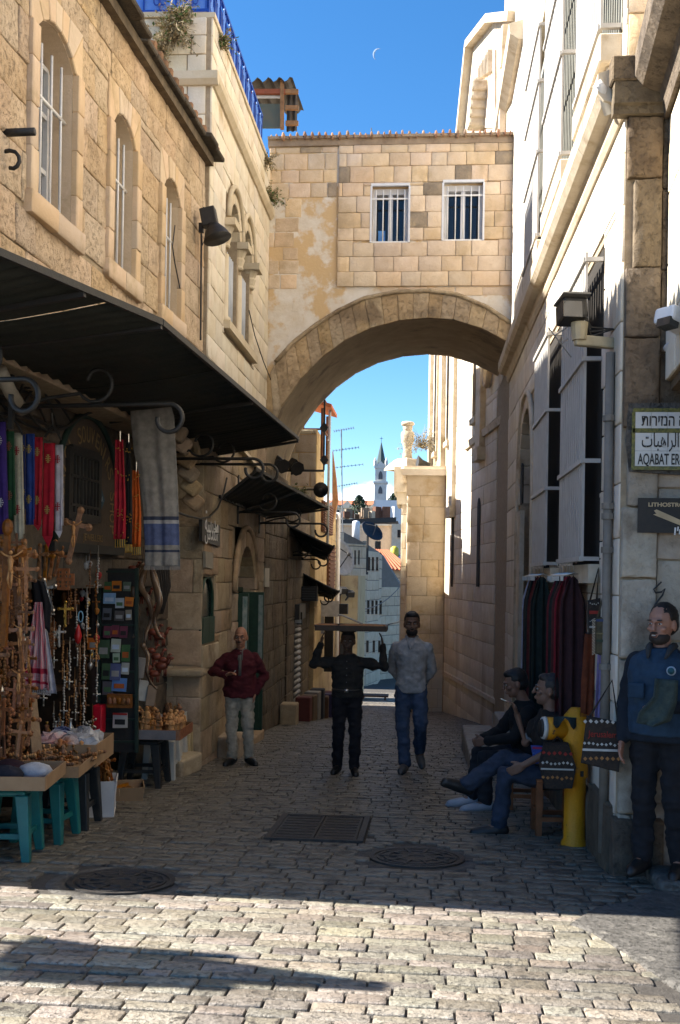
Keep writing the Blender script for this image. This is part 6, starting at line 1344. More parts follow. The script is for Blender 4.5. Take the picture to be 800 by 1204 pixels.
def cloths():
    t=thing('hanging_shawl','long grey shawl with a blue band clipped on a white hanger under the awning','shawl',at(180,460,9.2))
    Y=9.2; L=[(158,466),(153,484),(157,530),(163,560),(168,600),(170,640),(170,666)]; Rr=[(199,468),(205,490),(207,530),(208.5,560),(210,600),(211,640),(212,666)]
    gm=col('warm grey',(.30,.28,.255)); 
    nv=40; o=drape('cloth',t,L,Rr,Y,gm,2.3,.014,rows=[(.70,.715,1),(.715,.73,2),(.74,.84,3),(.85,.865,2),(.875,.89,1)],mats=[col('navy stripe',(.05,.06,.1)),col('white stripe',(.42,.42,.42)),col('faded blue band',(.10,.13,.26))],nu=30,nv=56,seed=4)
    mb=MB(); mb.tube([at(155,462,Y),at(168,461,Y),at(179,457,Y),at(192,463,Y),at(203,464,Y)],.012,6); part('hanger_bar',mb,M_wplastic,t,True)
    mb=MB(); mb.tube([at(179,457,Y),at(179.5,450,Y),at(181,446,Y),at(178,444,Y)],.005,5); part('hanger_hook',mb,M_silver,t)
    for x in (159,199): mb=MB(); mb.box(at(x,463,Y-.02),(.03,.03,.05)); part('clip',mb,M_wplastic,t)
    # fringe
    mb=MB()
    for k in range(34): x=170.5+41*k/33; mb.tube([at(x,665,Y),at(x+random.uniform(-.4,.4),670,Y)],.0035,3)
    part('fringe',mb,gm,t,kind='stuff')
    for nm,a,b,y0,y1,c,lb,Yk in (('crimson',135,148,517,634,(.40,.012,.03),'crimson sequined scarf beside the shop arch',8.9),('black sequin',147,156,520,640,(.012,.012,.014),'black sequined scarf between crimson and orange ones',9.0),('orange',155,166,553,643,(.62,.12,.015),'orange scarf partly behind the grey shawl',9.1)):
        t=thing('hanging_scarf',lb,'scarf',at((a+b)/2,y0,Yk),'sequined scarves'); drape('cloth',t,[(a+1,y0),(a,y1-40),(a-.5,y1)],[(b-3,y0),(b,y1-40),(b-1,y1)],Yk,col(nm,c,.7),2.5,.02,nu=14,nv=20,seed=int(a)); r=random.Random(int(a))
        mb=MB()
        for k in range(26): p=at(r.uniform(a+1,b-1),y0+(y1-y0)*r.choice([.08,.1,.3,.35,.72,.75,.78,.95])+r.uniform(-3,3),Yk-.035); mb.ball(p,.006,5,3)
        part('sequins',mb,M_gold,t,kind='stuff'); mb=MB(); mb.tube([at((a+b)/2,y0+2,Yk),at((a+b)/2,y0-10,Yk)],.005,5); part('hook',mb,M_silver,t)
        mb=MB(); 
        for k in range(5): x=a+1+(b-a-2)*k/4; mb.tube([at(x,y1,Yk),at(x,y1+8,Yk)],.004,3); mb.ball(at(x,y1+9,Yk),.007,5,3)
        part('tassels',mb,M_gold,t,kind='stuff')
    # keffiyeh with a white cloth behind
    Y=7.9
    km=bpy.data.materials.new('keffiyeh weave'); km.use_nodes=True; N=km.node_tree.nodes; Ln=km.node_tree.links; b=N['Principled BSDF']; b.inputs['Roughness'].default_value=.9; g=N.new('ShaderNodeNewGeometry'); mp=N.new('ShaderNodeMapping'); mp.inputs['Rotation'].default_value=(0,R(45),0); Ln.new(g.outputs['Position'],mp.inputs[0]); ck=N.new('ShaderNodeTexChecker'); ck.inputs['Scale'].default_value=110; ck.inputs['Color1'].default_value=(.42,.02,.05,1); ck.inputs['Color2'].default_value=(.5,.42,.42,1); Ln.new(mp.outputs[0],ck.inputs[0]); Ln.new(ck.outputs[0],b.inputs['Base Color'])
    t=thing('keffiyeh_scarf','red and white checked keffiyeh with tasselled hem','scarf',at(48,712,Y)); drape('cloth',t,[(41,708),(37,740),(32,780),(28,806)],[(50,708),(53,740),(56,780),(58,812)],Y,km,3,.02,rows=[(.75,.8,1),(.9,.93,1)],mats=[col('keffiyeh red',(.36,.02,.05))],nu=20,nv=30,seed=5)
    mb=MB()
    for k in range(14): x=28+31*k/13; mb.tube([at(x,806+.3*k,Y),at(x,812+.3*k,Y)],.004,3); mb.ball(at(x,813+.3*k,Y),.007,5,3)
    part('tassels',mb,col('tassel white',(.5,.48,.48)),t,kind='stuff')
    t=thing('white_headcloth','plain white headcloth hanging behind the checked keffiyeh','scarf',at(58,750,Y+.1)); drape('cloth',t,[(50,735),(52,780),(54,814)],[(56,742),(62,780),(68,816)],Y+.1,col('white cotton',(.55,.54,.6)),2,.015,nu=10,nv=14,seed=6)
    t=thing('black_headcloth','black cloth and cord over the keffiyeh hook','scarf',at(47,690,Y+.05)); drape('cloth',t,[(36,680),(38,705),(40,720)],[(52,684),(60,712),(58,745)],Y+.05,col('black cotton',(.012,.012,.016)),2,.02,nu=10,nv=12,seed=7)
cloths()
def shop_sign():
    o=-.33; t=thing('painted_shop_arch','brown painted arch panel lettered SOUVENIRS SHOP around a barred window','sign',F1.P(-2.8,1.45,o))
    def uz(x,y): return F1.uz(x,y,o)
    uL,uR=uz(64,600)[0],uz(137,620)[0]; zB=uz(100,640)[1]; zT=uz(97,486)[1]; hw=(uR-uL)/2; zs=zT-hw*.82
    pts=arch_pts(uL,uR,zs,zT-zs,20); mb=MB(); mb.prism([F1.P(uL,zB,o-.1)]+[F1.P(u,z,o-.1) for u,z in pts]+[F1.P(uR,zB,o-.1)],F1.n*.1); part('panel',mb,mat('brown sign paint',(.105,.08,.06),(.075,.055,.042),nscale=4,bump=.2,bscale=20,rough=.7),t)
    mb=MB(); mb.tube([F1.P(uL,zB,o+.01)]+[F1.P(u,z,o+.01) for u,z in pts]+[F1.P(uR,zB,o+.01)],.03,6); part('green_trim',mb,flat('bottle green trim',(.02,.045,.035)),t,True)
    mb=MB(); F1.box(mb,uL-.1,uR+.1,zB-.08,zB,o-.1,o+.05); part('lintel',mb,flat('dark lintel',(.03,.03,.028)),t)
    ml=flat('ochre lettering',(.30,.2,.09),.7); c=(uL+uR)/2; s='MOURICA SOUVENIRS SHOP'; n=len(s); P=arch_pts(uL+.2,uR-.2,zs+.0,zT-zs-.24,200)
    P=[(uL+.2,zs-.35+.35*i/20) for i in range(20)]+P+[(uR-.2,zs-.35*i/20) for i in range(1,25)]
    ds=[0]
    for a,b in zip(P,P[1:]): ds.append(ds[-1]+math.hypot(b[0]-a[0],b[1]-a[1]))
    for k,ch in enumerate(s):
        if ch==' ': continue
        d=ds[-1]*(k+.5)/n; i=next(j for j in range(len(ds)-1) if ds[j+1]>=d); a,b=P[i],P[min(i+1,len(P)-1)]; ang=math.atan2(b[1]-a[1],b[0]-a[0]); tx=(F1.d*math.cos(ang)+Vector((0,0,math.sin(ang)))); ty=(F1.d*-math.sin(ang)+Vector((0,0,math.cos(ang))))
        place_text(ch,.21,F1.P(a[0],a[1],o+.004)-tx*.05,tx,ty,ml,t,width=.085 if ch!='I' else .025,name='letter')
    a,b=uz(79,560)[0],uz(113,580)[0]; z0,z1=uz(95,612)[1],uz(97,530)[1]
    mb=MB(); F1.box(mb,a,b,z0,z1,o-.02,o+.005); w_=part('window',mb,M_void,t)
    mb=MB(); 
    for q in ((a-.04,a+.03,z0,z1),(b-.03,b+.04,z0,z1),(a+.03,b-.03,z1-.06,z1+.02),(a+.03,b-.03,z0-.02,z0+.06)): F1.box(mb,*q,o,o+.04)
    part('frame',mb,M_black,w_)
    for k in range(8): u=a+.06+(b-a-.12)*k/7; mb=MB(); F1.box(mb,u-.012,u+.012,z0,z1,o+.012,o+.03); part('bar',mb,flat('dark iron bar',(.05,.047,.043)),w_)
    for f in (.2,.6): mb=MB(); F1.box(mb,a,b,z0+(z1-z0)*f-.012,z0+(z1-z0)*f+.012,o+.03,o+.045); part('cross_bar',mb,M_black,w_)
    q=uz(117.5,587); mb=MB(); mb.prism([F1.P(q[0],q[1]+.13,o+.004),F1.P(q[0]+.12,q[1],o+.004),F1.P(q[0],q[1]-.13,o+.004),F1.P(q[0]-.12,q[1],o+.004)],F1.n*.003); part('card_emblem',mb,flat('emblem blue',(.03,.09,.13)),t)
    place_text('VISA',.07,F1.P(q[0]-.065,q[1]-.02,o+.009),F1.d,(0,0,1),flat('emblem white',(.3,.35,.4)),t,width=.13)
    q=uz(98,622); place_text('JEWELLERS',.09,F1.P(q[0]-.0,q[1]-.1,o+.004),F1.d,(0,0,1),ml,t,width=.5)
    # pale pipe and loose cables on the wall under the awning
    mb=MB(); mb.tube([at(0,435,6.9),at(12,460,7.1),at(26,482,7.4)],.05,8); single('flexible_duct',mb,flat('pale duct',(.33,.29,.23)),'pale flexible duct hanging under the near end of the awning','duct',smooth=True)
    r=random.Random(9)
    for k in range(6):
        x0=r.uniform(0,60); y0=r.uniform(380,420); mb=MB(); w1,w2,am=r.uniform(60,120),r.uniform(10,70),r.uniform(18,46); pts=[F1.P(*F1.uz(x0+w1*j/18,y0+40+w2*j/18+am*math.sin(j/18*math.pi*r_),.0),-.3+.02*k) for r_ in (r.choice([1,1.6,2]),) for j in range(19)]; mb.tube(pts,.012,5); single('slack_cable',mb,M_black,'slack black cable looped on the dark wall under the long awning','cable','slack cables under the awning')
shop_sign()
# ------------------------------------------------------------------ wooden crosses
def cross_mb(p,h,w,th,rz=0,tilt=0,knob=True):
    M_=Matrix.Translation(p)@Matrix.Rotation(rz,4,'Z')@Matrix.Rotation(tilt,4,'Y'); mb=MB()
    def bx(c,d):
        x,y,z=d[0]/2,d[1]/2,d[2]/2; mb.hexa([M_@(Vector(c)+Vector(q)) for q in ((-x,-y,-z),(x,-y,-z),(x,y,-z),(-x,y,-z),(-x,-y,z),(x,-y,z),(x,y,z),(-x,y,z))])
    bx((0,0,0),(th,th*.7,h)); bx((0,-.001,h*.22),(w,th*.68,th))
    if knob:
        for c in ((0,0,h/2),(0,0,-h/2),(w/2,0,h*.22),(-w/2,0,h*.22)):
            q=M_@Vector(c); mb.ball(q,th*.85,6,4)
    return mb
def figure_mb(p,s,rz=0):
    """carved crucified figure in low relief, arms raised"""
    p=Vector(p); mb=MB()
    def q(x,y,z): return p+Matrix.Rotation(rz,3,'Z')@Vector((x,y,z))*s
    mb.tube([q(0,0,.42),q(0,-.01,.3),q(0,0,.12),q(0,0,0)],[.03*s,.085*s,.06*s,.07*s],7); mb.ball(q(.01,-.02,.5),.055*s,7,5)
    for sg in (-1,1):
        mb.tube([q(0,0,.37),q(.17*sg,0,.44),q(.33*sg,0,.56)],[.032*s,.026*s,.02*s],6); mb.tube([q(.03*sg,0,.02),q(.05*sg,-.06,-.2),q(.015*sg,0,-.44)],[.045*s,.036*s,.022*s],6)
    return mb
def crosses():
    r=random.Random(21)
    lab='olive wood cross in the dense hanging bundle at the left edge'
    for k in range(70):
        px=r.uniform(-6,36); py=r.uniform(640,880) ; Y=7.0+r.uniform(0,.7); h=r.uniform(.12,.3)
        p=at(px,py,Y); mb=cross_mb(p,h,h*.55,h*.085,r.uniform(-.5,.5),r.uniform(-.15,.15)); o=single('wooden_cross',mb,M_olive,lab,'cross','olive wood crosses in the left bundle')
        if k%3==0: mb=figure_mb(p+Vector((0,-h*.06,h*.02)),h*.62); part('carved_figure',mb,M_olive_lt,o,True)
    for k in range(26):
        px=r.uniform(-4,34); py=r.uniform(630,885); Y=7.15+r.uniform(0,.6); mb=MB(); p=at(px,py,Y); n=r.randrange(8,14)
        for j in range(n): mb.ball(p+Vector((r.uniform(-.008,.008),r.uniform(-.01,.01),-.026*j)),.014,6,4)
        mb.tube([p,p+Vector((0,0,-.026*n))],.003,3); single('wooden_rosary',mb,M_olive,'string of olive wood beads hanging among the left crosses','rosary','rosaries in the left bundle',True)
    # tall crucifix with the pale figure
    p=at(10,668,7.0); t=thing('large_crucifix','largest dark crucifix with a pale carved figure at the upper left','crucifix',p); mb=MB(); mb.bar(at(9,624,7.0),at(5,760,7.0),.042,.035); mb.ball(at(9,620,6.98),.04,8,6,(1,1,1.5)); mb.bar(at(-12,650,6.99),at(26,652,6.99),.05,.04); mb.ball(at(25,648,6.98),.045,7,5); part('cross',mb,M_olive,t); mb=figure_mb(at(12.5,672,6.93),.26); part('carved_figure',mb,M_olive_lt,t,True)
    lst=[(28,665,7.3,.34,'second crucifix beside the large one'),(24,690,7.25,.3,'crucifix with short arms below the second one'),(47,660,8.3,.26,'dark cross hanging left in the doorway'),(54,662,8.4,.28,'thin cross second from left in the doorway'),(62,658,8.5,.3,'slanting cross third in the doorway'),(69,660,8.6,.24,'thin slanting cross fourth in the doorway'),(88,630,8.2,.42,'long carved crucifix slanting under the barred window'),(94,765,8.9,.16,'small brown cross low on the doorway post')]
    for i,(x,y,Y,h,lb) in enumerate(lst):
        p=at(x,y,Y); t=thing('crucifix',lb,'crucifix',p,'crucifixes in the shop doorway'); mb=cross_mb(p,h,h*.45,h*.09,r.uniform(-.4,.4),[0,0,0,.05,.15,.25,.22,0][i]); part('cross',mb,M_olive,t); mb=figure_mb(p+Vector((0,-h*.07,0)),h*.5); part('carved_figure',mb,M_olive_lt if i<2 or i==6 else M_olive,t,True)
    # square jerusalem cross, gilt crucifix, silver cross
    p=at(75,681,8.7); t=thing('jerusalem_cross','square brown five-fold cross hanging in the doorway','cross',p); jc=MB(); s=.16
    for c,d in (((0,0,0),(.03,.03,s*1.05)),((0,0,0),(s*1.05,.028,.03)),((0,0,s*.5),(.1,.026,.025)),((0,0,-s*.5),(.1,.026,.025)),((s*.5,0,0),(.025,.026,.1)),((-s*.5,0,0),(.025,.026,.1))): jc.box(p+Vector(c),d)
    for dx in (-.27,.27):
        for dz in (-.27,.27): jc.box(p+Vector((dx*s,0,dz*s)),(.05,.024,.014)); jc.box(p+Vector((dx*s,0,dz*s)),(.014,.022,.05))
    part('cross',jc,M_olive,t); mb=MB(); mb.tube([p+Vector((0,0,.08)),p+Vector((0,0,.3))],.003,4); part('cord',mb,M_black,t)
    for (x,y,m,lb,h) in ((77,722,M_gold,'gilt crucifix hanging in the shop doorway',.2),(70,748,M_silver,'silver trefoil cross below the gilt crucifix',.16),(57,700,M_silver,'silver crucifix leaning behind the keffiyeh',.26)):
        p=at(x,y,8.6 if m is M_gold else 8.3); o=single('metal_cross',cross_mb(p,h,h*.55,h*.09,.2,.0 if x!=57 else -.3),m,lb,'cross','metal crosses'); part('figure',figure_mb(p+Vector((0,-.02,0)),h*.5),m,o,True)
crosses()
# ------------------------------------------------------------------ shelves and small wares in the doorway
def doorway_wares():
    r=random.Random(31)
    t=thing('shop_shelves','dark wooden shelving inside the souvenir shop doorway','shelving',F1.P(-3.2,gz(8.6),-1.0))
    md=mat('dark stained wood',(.06,.035,.022),(.035,.02,.013),nscale=9,rough=.6)
    zs=[-.1,.42,.86,1.2]
    for z in zs: mb=MB(); F1.box(mb,-4.3,-1.8,z-.015,z+.015,-1.15,-.75); part('shelf',mb,md,t)
    for u in (-4.3,-3.1,-1.8): mb=MB(); F1.box(mb,u-.03,u+.03,-.9,1.4,-1.18,-.72); part('upright',mb,md,t)
    mb=MB(); F1.box(mb,-4.3,-1.8,-.9,1.4,-1.25,-1.19); part('back_panel',mb,md,t)
    kinds=[('silver',M_silver,'small silvery vessel on the shop shelves'),('olive',M_olive,'small olive wood carving on the shop shelves'),('gilt',M_gold,'small gilt trinket on the shop shelves')]
    for z in zs:
        u=-4.2
        while u<-1.9:
            k=r.choices([0,1,2],[3,5,2])[0]; h=r.uniform(.09,.22); p=F1.P(u,z+.016,-.85+r.uniform(-.06,.06)); mb=MB()
            if k==1: mb.lathe(p,[(.03,0),(.035,.02),(.015,.05),(.03,h*.6),(.02,h*.8),(.026,h*.92),(.004,h)],8)
            else: mb.lathe(p,[(.03,0),(.045,h*.3),(.04,h*.55),(.013,h*.72),(.011,h*.92),(.016,h)],10)
            single('shelf_ware',mb,kinds[k][1],kinds[k][2],'ornament','shelf wares '+kinds[k][0],True); u+=r.uniform(.09,.2)
    for k,(x,y) in enumerate(((65,876),(73,876),(83,873))):
        p=at(x,y,8.5); mb=MB(); mb.lathe(p,[(.035,0),(.036,.1),(.03,.12),(.012,.15),(.012,.19),(.02,.2)],10); single('metal_bottle',mb,M_silver,['leftmost of the three silvery bottles in the doorway','middle one of the three silvery bottles in the doorway','rightmost gilt silver bottle in the doorway'][k],'bottle','three bottles',True)
    sh=thing('front_shelf','narrow dark shelf carrying the silvery bottles','shelf',at(70,877,8.5)); mb=MB(); a,b=at(48,878,8.55),at(92,876,8.55); mb.box(((a.x+b.x)/2,8.57,(a.z+b.z)/2-.01),(b.x-a.x,.2,.02)); part('board',mb,md,sh)
    # hanging trinkets on strings beside the rack
    for k in range(26):
        px=r.uniform(96,117); py=r.uniform(652,790); p=at(px,py,9.3+r.uniform(0,.5)); mb=MB(); c=r.choice([M_silver,M_silver,M_gold,M_olive,flat('trinket blue',(.06,.12,.3)),flat('trinket red',(.4,.03,.03)),flat('trinket white',(.4,.4,.4))]); s=r.uniform(.018,.034)
        mb.lathe(p,[(.003,.09),(.003,s),(s*.8,s*.6),(s,0),(s*.6,-s),(.002,-s*1.6)],7); single('hanging_trinket',mb,c,'small trinket strung in the dark between doorway and postcard rack','trinket','strung trinkets',True)
    for k in range(46):
        px=r.uniform(44,116); py=r.uniform(655,850); p=at(px,py,8.9+r.uniform(0,.6)); n=r.randrange(5,12); mb=MB()
        for j in range(n): mb.ball(p+Vector((r.uniform(-.006,.006),0,-.024*j)),.012,6,4)
        mb.tube([p+Vector((0,0,.12)),p+Vector((0,0,-.024*n))],.003,3); q=cross_mb(p+Vector((0,0,-.024*n-.05)),.09,.055,.011); mb.add(q.v,q.f); single('bead_string',mb,r.choice([M_olive,M_olive,M_silver,M_olive_lt]),'string of beads ending in a small cross hung across the shop doorway','rosary','bead strings in the doorway',True)
    # red drop, blue ring
    p=at(92,748,8.6); mb=MB(); mb.lathe(p,[(.004,.1),(.02,.06),(.034,0),(.02,-.05),(.002,-.07)],10); single('red_pendant',mb,flat('red bead',(.5,.02,.02),.3),'red drop pendant hanging on the doorway post','pendant',smooth=True)
    p=at(95,725,8.6); mb=MB(); mb.tube([p+Vector((.02*math.cos(a),0,.045*math.sin(a))) for a in [i*math.pi/8 for i in range(16)]],.006,5,closed=True); single('blue_bracelet',mb,flat('pale blue beads',(.2,.4,.55)),'pale blue bead bracelet hanging on the doorway post','bracelet',smooth=True)
    # plank leaning at the stall front
    mb=MB(); mb.bar(at(36,815,7.7),at(44,893,7.6),.085,.03); o=single('leaning_plank',mb,mat('raw plank',(.30,.2,.115),(.22,.14,.08),nscale=12,bump=.3,bscale=40,rough=.8),'raw brown plank standing behind the trays below the keffiyeh','plank'); bevel(o,.005)
doorway_wares()
# ------------------------------------------------------------------ postcard rack and shofar horns
def rack():
    Y=9.9; t=thing('postcard_rack','tall dark green wire rack beside the shop doorway full of cards','rack',at(140,880,Y)); g=flat('rack green',(.02,.04,.03))
    for x in (117,161): mb=MB(); mb.bar(at(x,668,Y),at(x,885,Y),.03); part('upright',mb,g,t)
    for y in (672,705,735,762,790,818,846,872): mb=MB(); mb.bar(at(117,y,Y),at(161,y,Y),.018); part('wire_shelf',mb,g,t)
    mb=MB(); a,b=at(118,668,Y+.04),at(160,885,Y+.04); mb.box(((a.x+b.x)/2,Y+.05,(a.z+b.z)/2),(b.x-a.x,.02,a.z-b.z)); part('back_panel',mb,M_black,t)
    mb=MB(); mb.bar(at(113,640,Y+.1),at(113,900,Y),.06); part('side_post',mb,flat('dark brown post',(.04,.022,.015)),t)
    C=[(122,684,10,12,(.05,.12,.05),'green and orange magnet card at the top left of the rack'),(132,683,11,12,(.62,.2,.02),'bright orange framed magnet at the top of the rack'),(145,684,9,11,(.1,.14,.1),'dull green card at the top right of the rack'),
    (122,697,14,13,(.25,.42,.65),'pale blue sky postcard in the second row of the rack'),(136,703,10,12,(.45,.52,.6),'white and blue postcard in the second row of the rack'),(147,702,10,11,(.6,.19,.02),'orange framed magnet on the right of the rack'),
    (121,715,10,14,(.12,.13,.16),'grey blue figurine card on the left of the third row'),(135,718,11,12,(.1,.09,.09),'dark plaque in the third row of the rack'),(148,717,7,12,(.28,.25,.2),'cream magnet in the third row of the rack'),
    (122,736,9,14,(.15,.04,.07),'first of the three red topped magnets in the rack'),(131.5,735,8.5,14,(.17,.04,.07),'middle one of the three red topped magnets in the rack'),(141,736,9,14,(.16,.04,.07),'last of the three red topped magnets in the rack'),
    (115,752,14,22,(.06,.11,.06),'green landscape booklet on the left of the rack'),(131,751,11,16,(.42,.46,.38),'white card with red lettering in the middle of the rack'),(133,768,8,11,(.35,.45,.35),'white card with a green emblem below the lettered one'),(143,758,10,20,(.05,.13,.05),'green postcard on the right of the fifth row'),
    (120,780,10,19,(.06,.12,.06),'green map card on the left of the sixth row'),(130,780,12,20,(.10,.12,.26),'red headed dark blue card in the sixth row'),(143,779,9,14,(.35,.36,.34),'white and green card on the right of the sixth row'),
    (121,801,12,16,(.11,.1,.12),'dark violet postcard in the seventh row'),(132,797,17,16,(.10,.22,.5),'deep blue sky postcard tilted in the seventh row'),(133,838,17,18,(.5,.48,.44),'red bordered picture card above the figurine box')]
    for i,(x,y,w_,h_,c,lb) in enumerate(C):
        Yc=Y-.05-.004*(i%3); a=at(x,y,Yc); b=at(x+w_,y+h_,Yc); mb=MB(); mb.box(((a.x+b.x)/2,Yc,(a.z+b.z)/2),(b.x-a.x,.006,a.z-b.z),0,R(-6),R(random.uniform(-4,4))); o=single('postcard',mb,flat('card %d'%i,c,.4),lb,'postcard','cards in the rack')
        mb=MB(); c2=[(.4,.1,.02),(.02,.02,.02),(.3,.3,.3),(.5,.6,.75),(.08,.16,.08)][i%5]; mb.box(((a.x+b.x)/2,Yc-.008,(a.z*.4+b.z*.6)),((b.x-a.x)*.7,.003,(a.z-b.z)*.35),0,R(-6)); part('picture',mb,flat('card print %d'%(i%5),c2,.4),o)
        if i==21: mb=MB(); mb.box(((a.x+b.x)/2,Yc-.006,b.z+.02),((b.x-a.x)*.98,.003,.02),0,R(-6)); mb.box(((a.x+b.x)/2,Yc-.006,a.z-.01),((b.x-a.x)*.98,.003,.02),0,R(-6)); part('red_border',mb,flat('card red',(.5,.03,.02)),o)
    mb=MB(); a,b=at(112,828,Y-.15),at(122,862,Y-.15); mb.box(((a.x+b.x)/2,Y-.15,(a.z+b.z)/2),(b.x-a.x,.14,a.z-b.z)); o=single('red_case',mb,flat('glossy red',(.55,.01,.03),.3),'glossy red case at the foot of the postcard rack','case'); bevel(o,.01)
    mb=MB(); a,b=at(127,816,Y-.12),at(155,832,Y-.12); c=(a+b)/2; mb.box(c,(b.x-a.x,.05,.13)); 
    o=single('carved_plaque',mb,M_olive,'wide carved wooden plaque above the red bordered card','plaque')
    for k in range(5): mb=MB(); mb.ball(c+Vector(((k-2)*.045,-.03,0)),.025,7,5,(1,.5,1.4)); part('carved_head',mb,M_olive,o,True)
    mb=MB(); a=at(109,757,Y-.3); mb.box(a,(.09,.03,.11)); o=single('orange_frame',mb,flat('orange plastic',(.65,.17,.02)),'bright orange frame hung on the post left of the rack','frame'); mb=MB(); mb.box(a+Vector((.006,-.017,-.01)),(.055,.004,.05)); part('picture',mb,flat('card print 2',(.3,.3,.3)),o)
    # horns
    hm=mat('polished horn',(.075,.045,.03),(.16,.10,.06),nscale=7,bump=.1,bscale=50,rough=.2,spec=.6)
    H=[([(168,662),(160,680),(157,700),(163,722),(156,742),(160,758)],'dark twisted horn nearest the postcard rack'),([(172,668),(166,690),(176,708),(178,728),(172,745),(170,762)],'brown twisted horn with a pale ridge second in the bunch'),([(178,664),(184,690),(188,708),(182,728),(186,745),(193,752)],'long dark horn curling right in the bunch'),([(168,758),(174,772),(173,790),(177,802),(186,812)],'slim black horn hanging below the others')]
    for i,(pp,lb) in enumerate(H):
        Yh=10.0-.06*i; pts=[]
        for j in range(len(pp)-1):
            for k in range(5):
                f=k/5; p0=pp[max(j-1,0)];p1=pp[j];p2=pp[j+1];p3=pp[min(j+2,len(pp)-1)]
                q=[.5*((2*p1[d])+(-p0[d]+p2[d])*f+(2*p0[d]-5*p1[d]+4*p2[d]-p3[d])*f*f+(-p0[d]+3*p1[d]-3*p2[d]+p3[d])*f**3) for d in (0,1)]; pts.append(at(q[0],q[1],Yh+.05*math.sin(len(pts)*.5)))
        n=len(pts); t=thing('ram_horn',lb,'horn',pts[0],'twisted horns for sale'); mb=MB(); mb.tube(pts,[.042*(1-.78*k/n)*(.35+.65*min(1,k/3)) if i!=3 else .026*(1-.7*k/n) for k in range(n)],9); part('horn',mb,hm,t,True)
        mb=MB(); mb.tube([p+Vector((.012,-.034*(1-.78*k/n),0)) for k,p in enumerate(pts)][2:-2],.006,4); part('ridge',mb,mat('horn ridge',(.26,.18,.12),(.16,.1,.065),nscale=10,rough=.25),t,True)
        mb=MB(); mb.tube([pts[0],pts[0]+Vector((0,.02,.16))],.004,4); part('cord',mb,M_black,t)
    t=thing('horn_tassel','dark hair tassel hanging under the grey shawl behind the horns','tassel',at(190,668,10.2)); drape('strands',t,[(176,664),(180,690),(186,722)],[(200,664),(201,690),(192,722)],10.2,mat('dark hair',(.03,.024,.02),(.06,.045,.035),nscale=60,rough=.6),9,.012,nu=30,nv=8,seed=3)
    # carved animals strung below the horns
    r=random.Random(41)
    for k,(x,y,s) in enumerate(((160,672,.06),(156,668,.05),(170,700,.06),(177,716,.05),(180,743,.06),(188,748,.07),(178,765,.05),(184,772,.06),(190,783,.07),(182,792,.06),(192,776,.05),(175,785,.05))):
        p=at(x,y,10.05); mb=MB(); mb.ball(p,s*.75,8,6,(1.3,.8,.8)); mb.tube([p+Vector((s*.8,0,.2*s)),p+Vector((s*1.2,0,s*1.0))],[s*.3,s*.2],6); mb.ball(p+Vector((s*1.35,0,s*1.1)),s*.32,6,4,(1.4,.8,.8))
        for dx in (-.6,-.3,.4,.65): mb.tube([p+Vector((dx*s,0,-.4*s)),p+Vector((dx*s,0,-1.4*s))],[s*.18,s*.12],5)
        single('carved_animal',mb,mat('red brown carving',(.2,.05,.028),(.11,.03,.016),rnd=.3,nscale=20,rough=.4),'little red brown carved animal strung under the twisted horns','carving','strung carved animals',True)
    for k,(x,y,c) in enumerate(((165,785,(.25,.22,.2)),(160,800,(.18,.14,.12)),(168,812,(.4,.38,.34)),(178,818,(.2,.13,.08)))):
        p=at(x,y,10.0); mb=MB(); mb.box(p,(.09,.02,.2),.4,0,R(8)); o=single('boxed_souvenir',mb,flat('boxed %d'%k,c,.3),['tall clear packet hanging below the horns','dull packet left of the clear one below the horns','silver grey packet low below the horns','brown packet right of the silver grey one'][k],'packet','packets below the horns'); bevel(o,.004)
rack()
# ------------------------------------------------------------------ trays, boxes and stools
def stool(label,base,m,w_=.3,h=.45,rz=0,group='plastic stools',name='plastic_stool'):
    b=Vector(base); t=thing(name,label,'stool',(0,0,0),group); tp=w_*.36
    mb=MB(); mb.box((0,0,h-.02),(w_*.86,w_*.86,.035)); mb.box((0,0,h-.055),(w_*.88,w_*.88,.04)); bevel(part('seat',mb,m,t),.015)
    for sx in (-1,1):
        for sy in (-1,1):
            mb=MB(); a=Vector((sx*w_*.38,sy*w_*.38,h-.06)); c=Vector((sx*w_*.5,sy*w_*.5,0)); k=.035
            mb.hexa([c+Vector((-k*.8,-k*.8,0)),c+Vector((k*.8,-k*.8,0)),c+Vector((k*.8,k*.8,0)),c+Vector((-k*.8,k*.8,0)),a+Vector((-k*1.3,-k*1.3,0)),a+Vector((k*1.3,-k*1.3,0)),a+Vector((k*1.3,k*1.3,0)),a+Vector((-k*1.3,k*1.3,0))]); bevel(part('leg',mb,m,t),.008)
    for sx,sy in ((0,-1),(0,1),(-1,0),(1,0)):
        mb=MB(); mb.box((sx*w_*.435,sy*w_*.435,h*.33),(.02 if sx else w_*.8,.02 if sy else w_*.8,.035)); part('stretcher',mb,m,t)
    t.location=b; t.rotation_euler.z=rz; return t
def tray(name,label,c,d,m,rz=0,tilt=0,flare=0,group='cardboard trays'):
    t=thing(name,label,'box',(0,0,0),group); x,y,z=d; w_=.008
    for (cx,cy,sx,sy) in ((0,-y/2,x,w_),(0,y/2,x,w_),(-x/2,0,w_,y-w_),(x/2,0,w_,y-w_)):
        mb=MB(); mb.box((cx,cy,z/2),(sx,sy,z),0,R(0 if not sy==w_ else (-flare if cy>0 else flare)),R(0 if not sx==w_ else (flare if cx>0 else -flare))); part('side',mb,m,t)
    mb=MB(); mb.box((0,0,.006),(x,y,.01)); part('bottom',mb,m,t); t.location=c; t.rotation_euler=(0,tilt,rz); return t
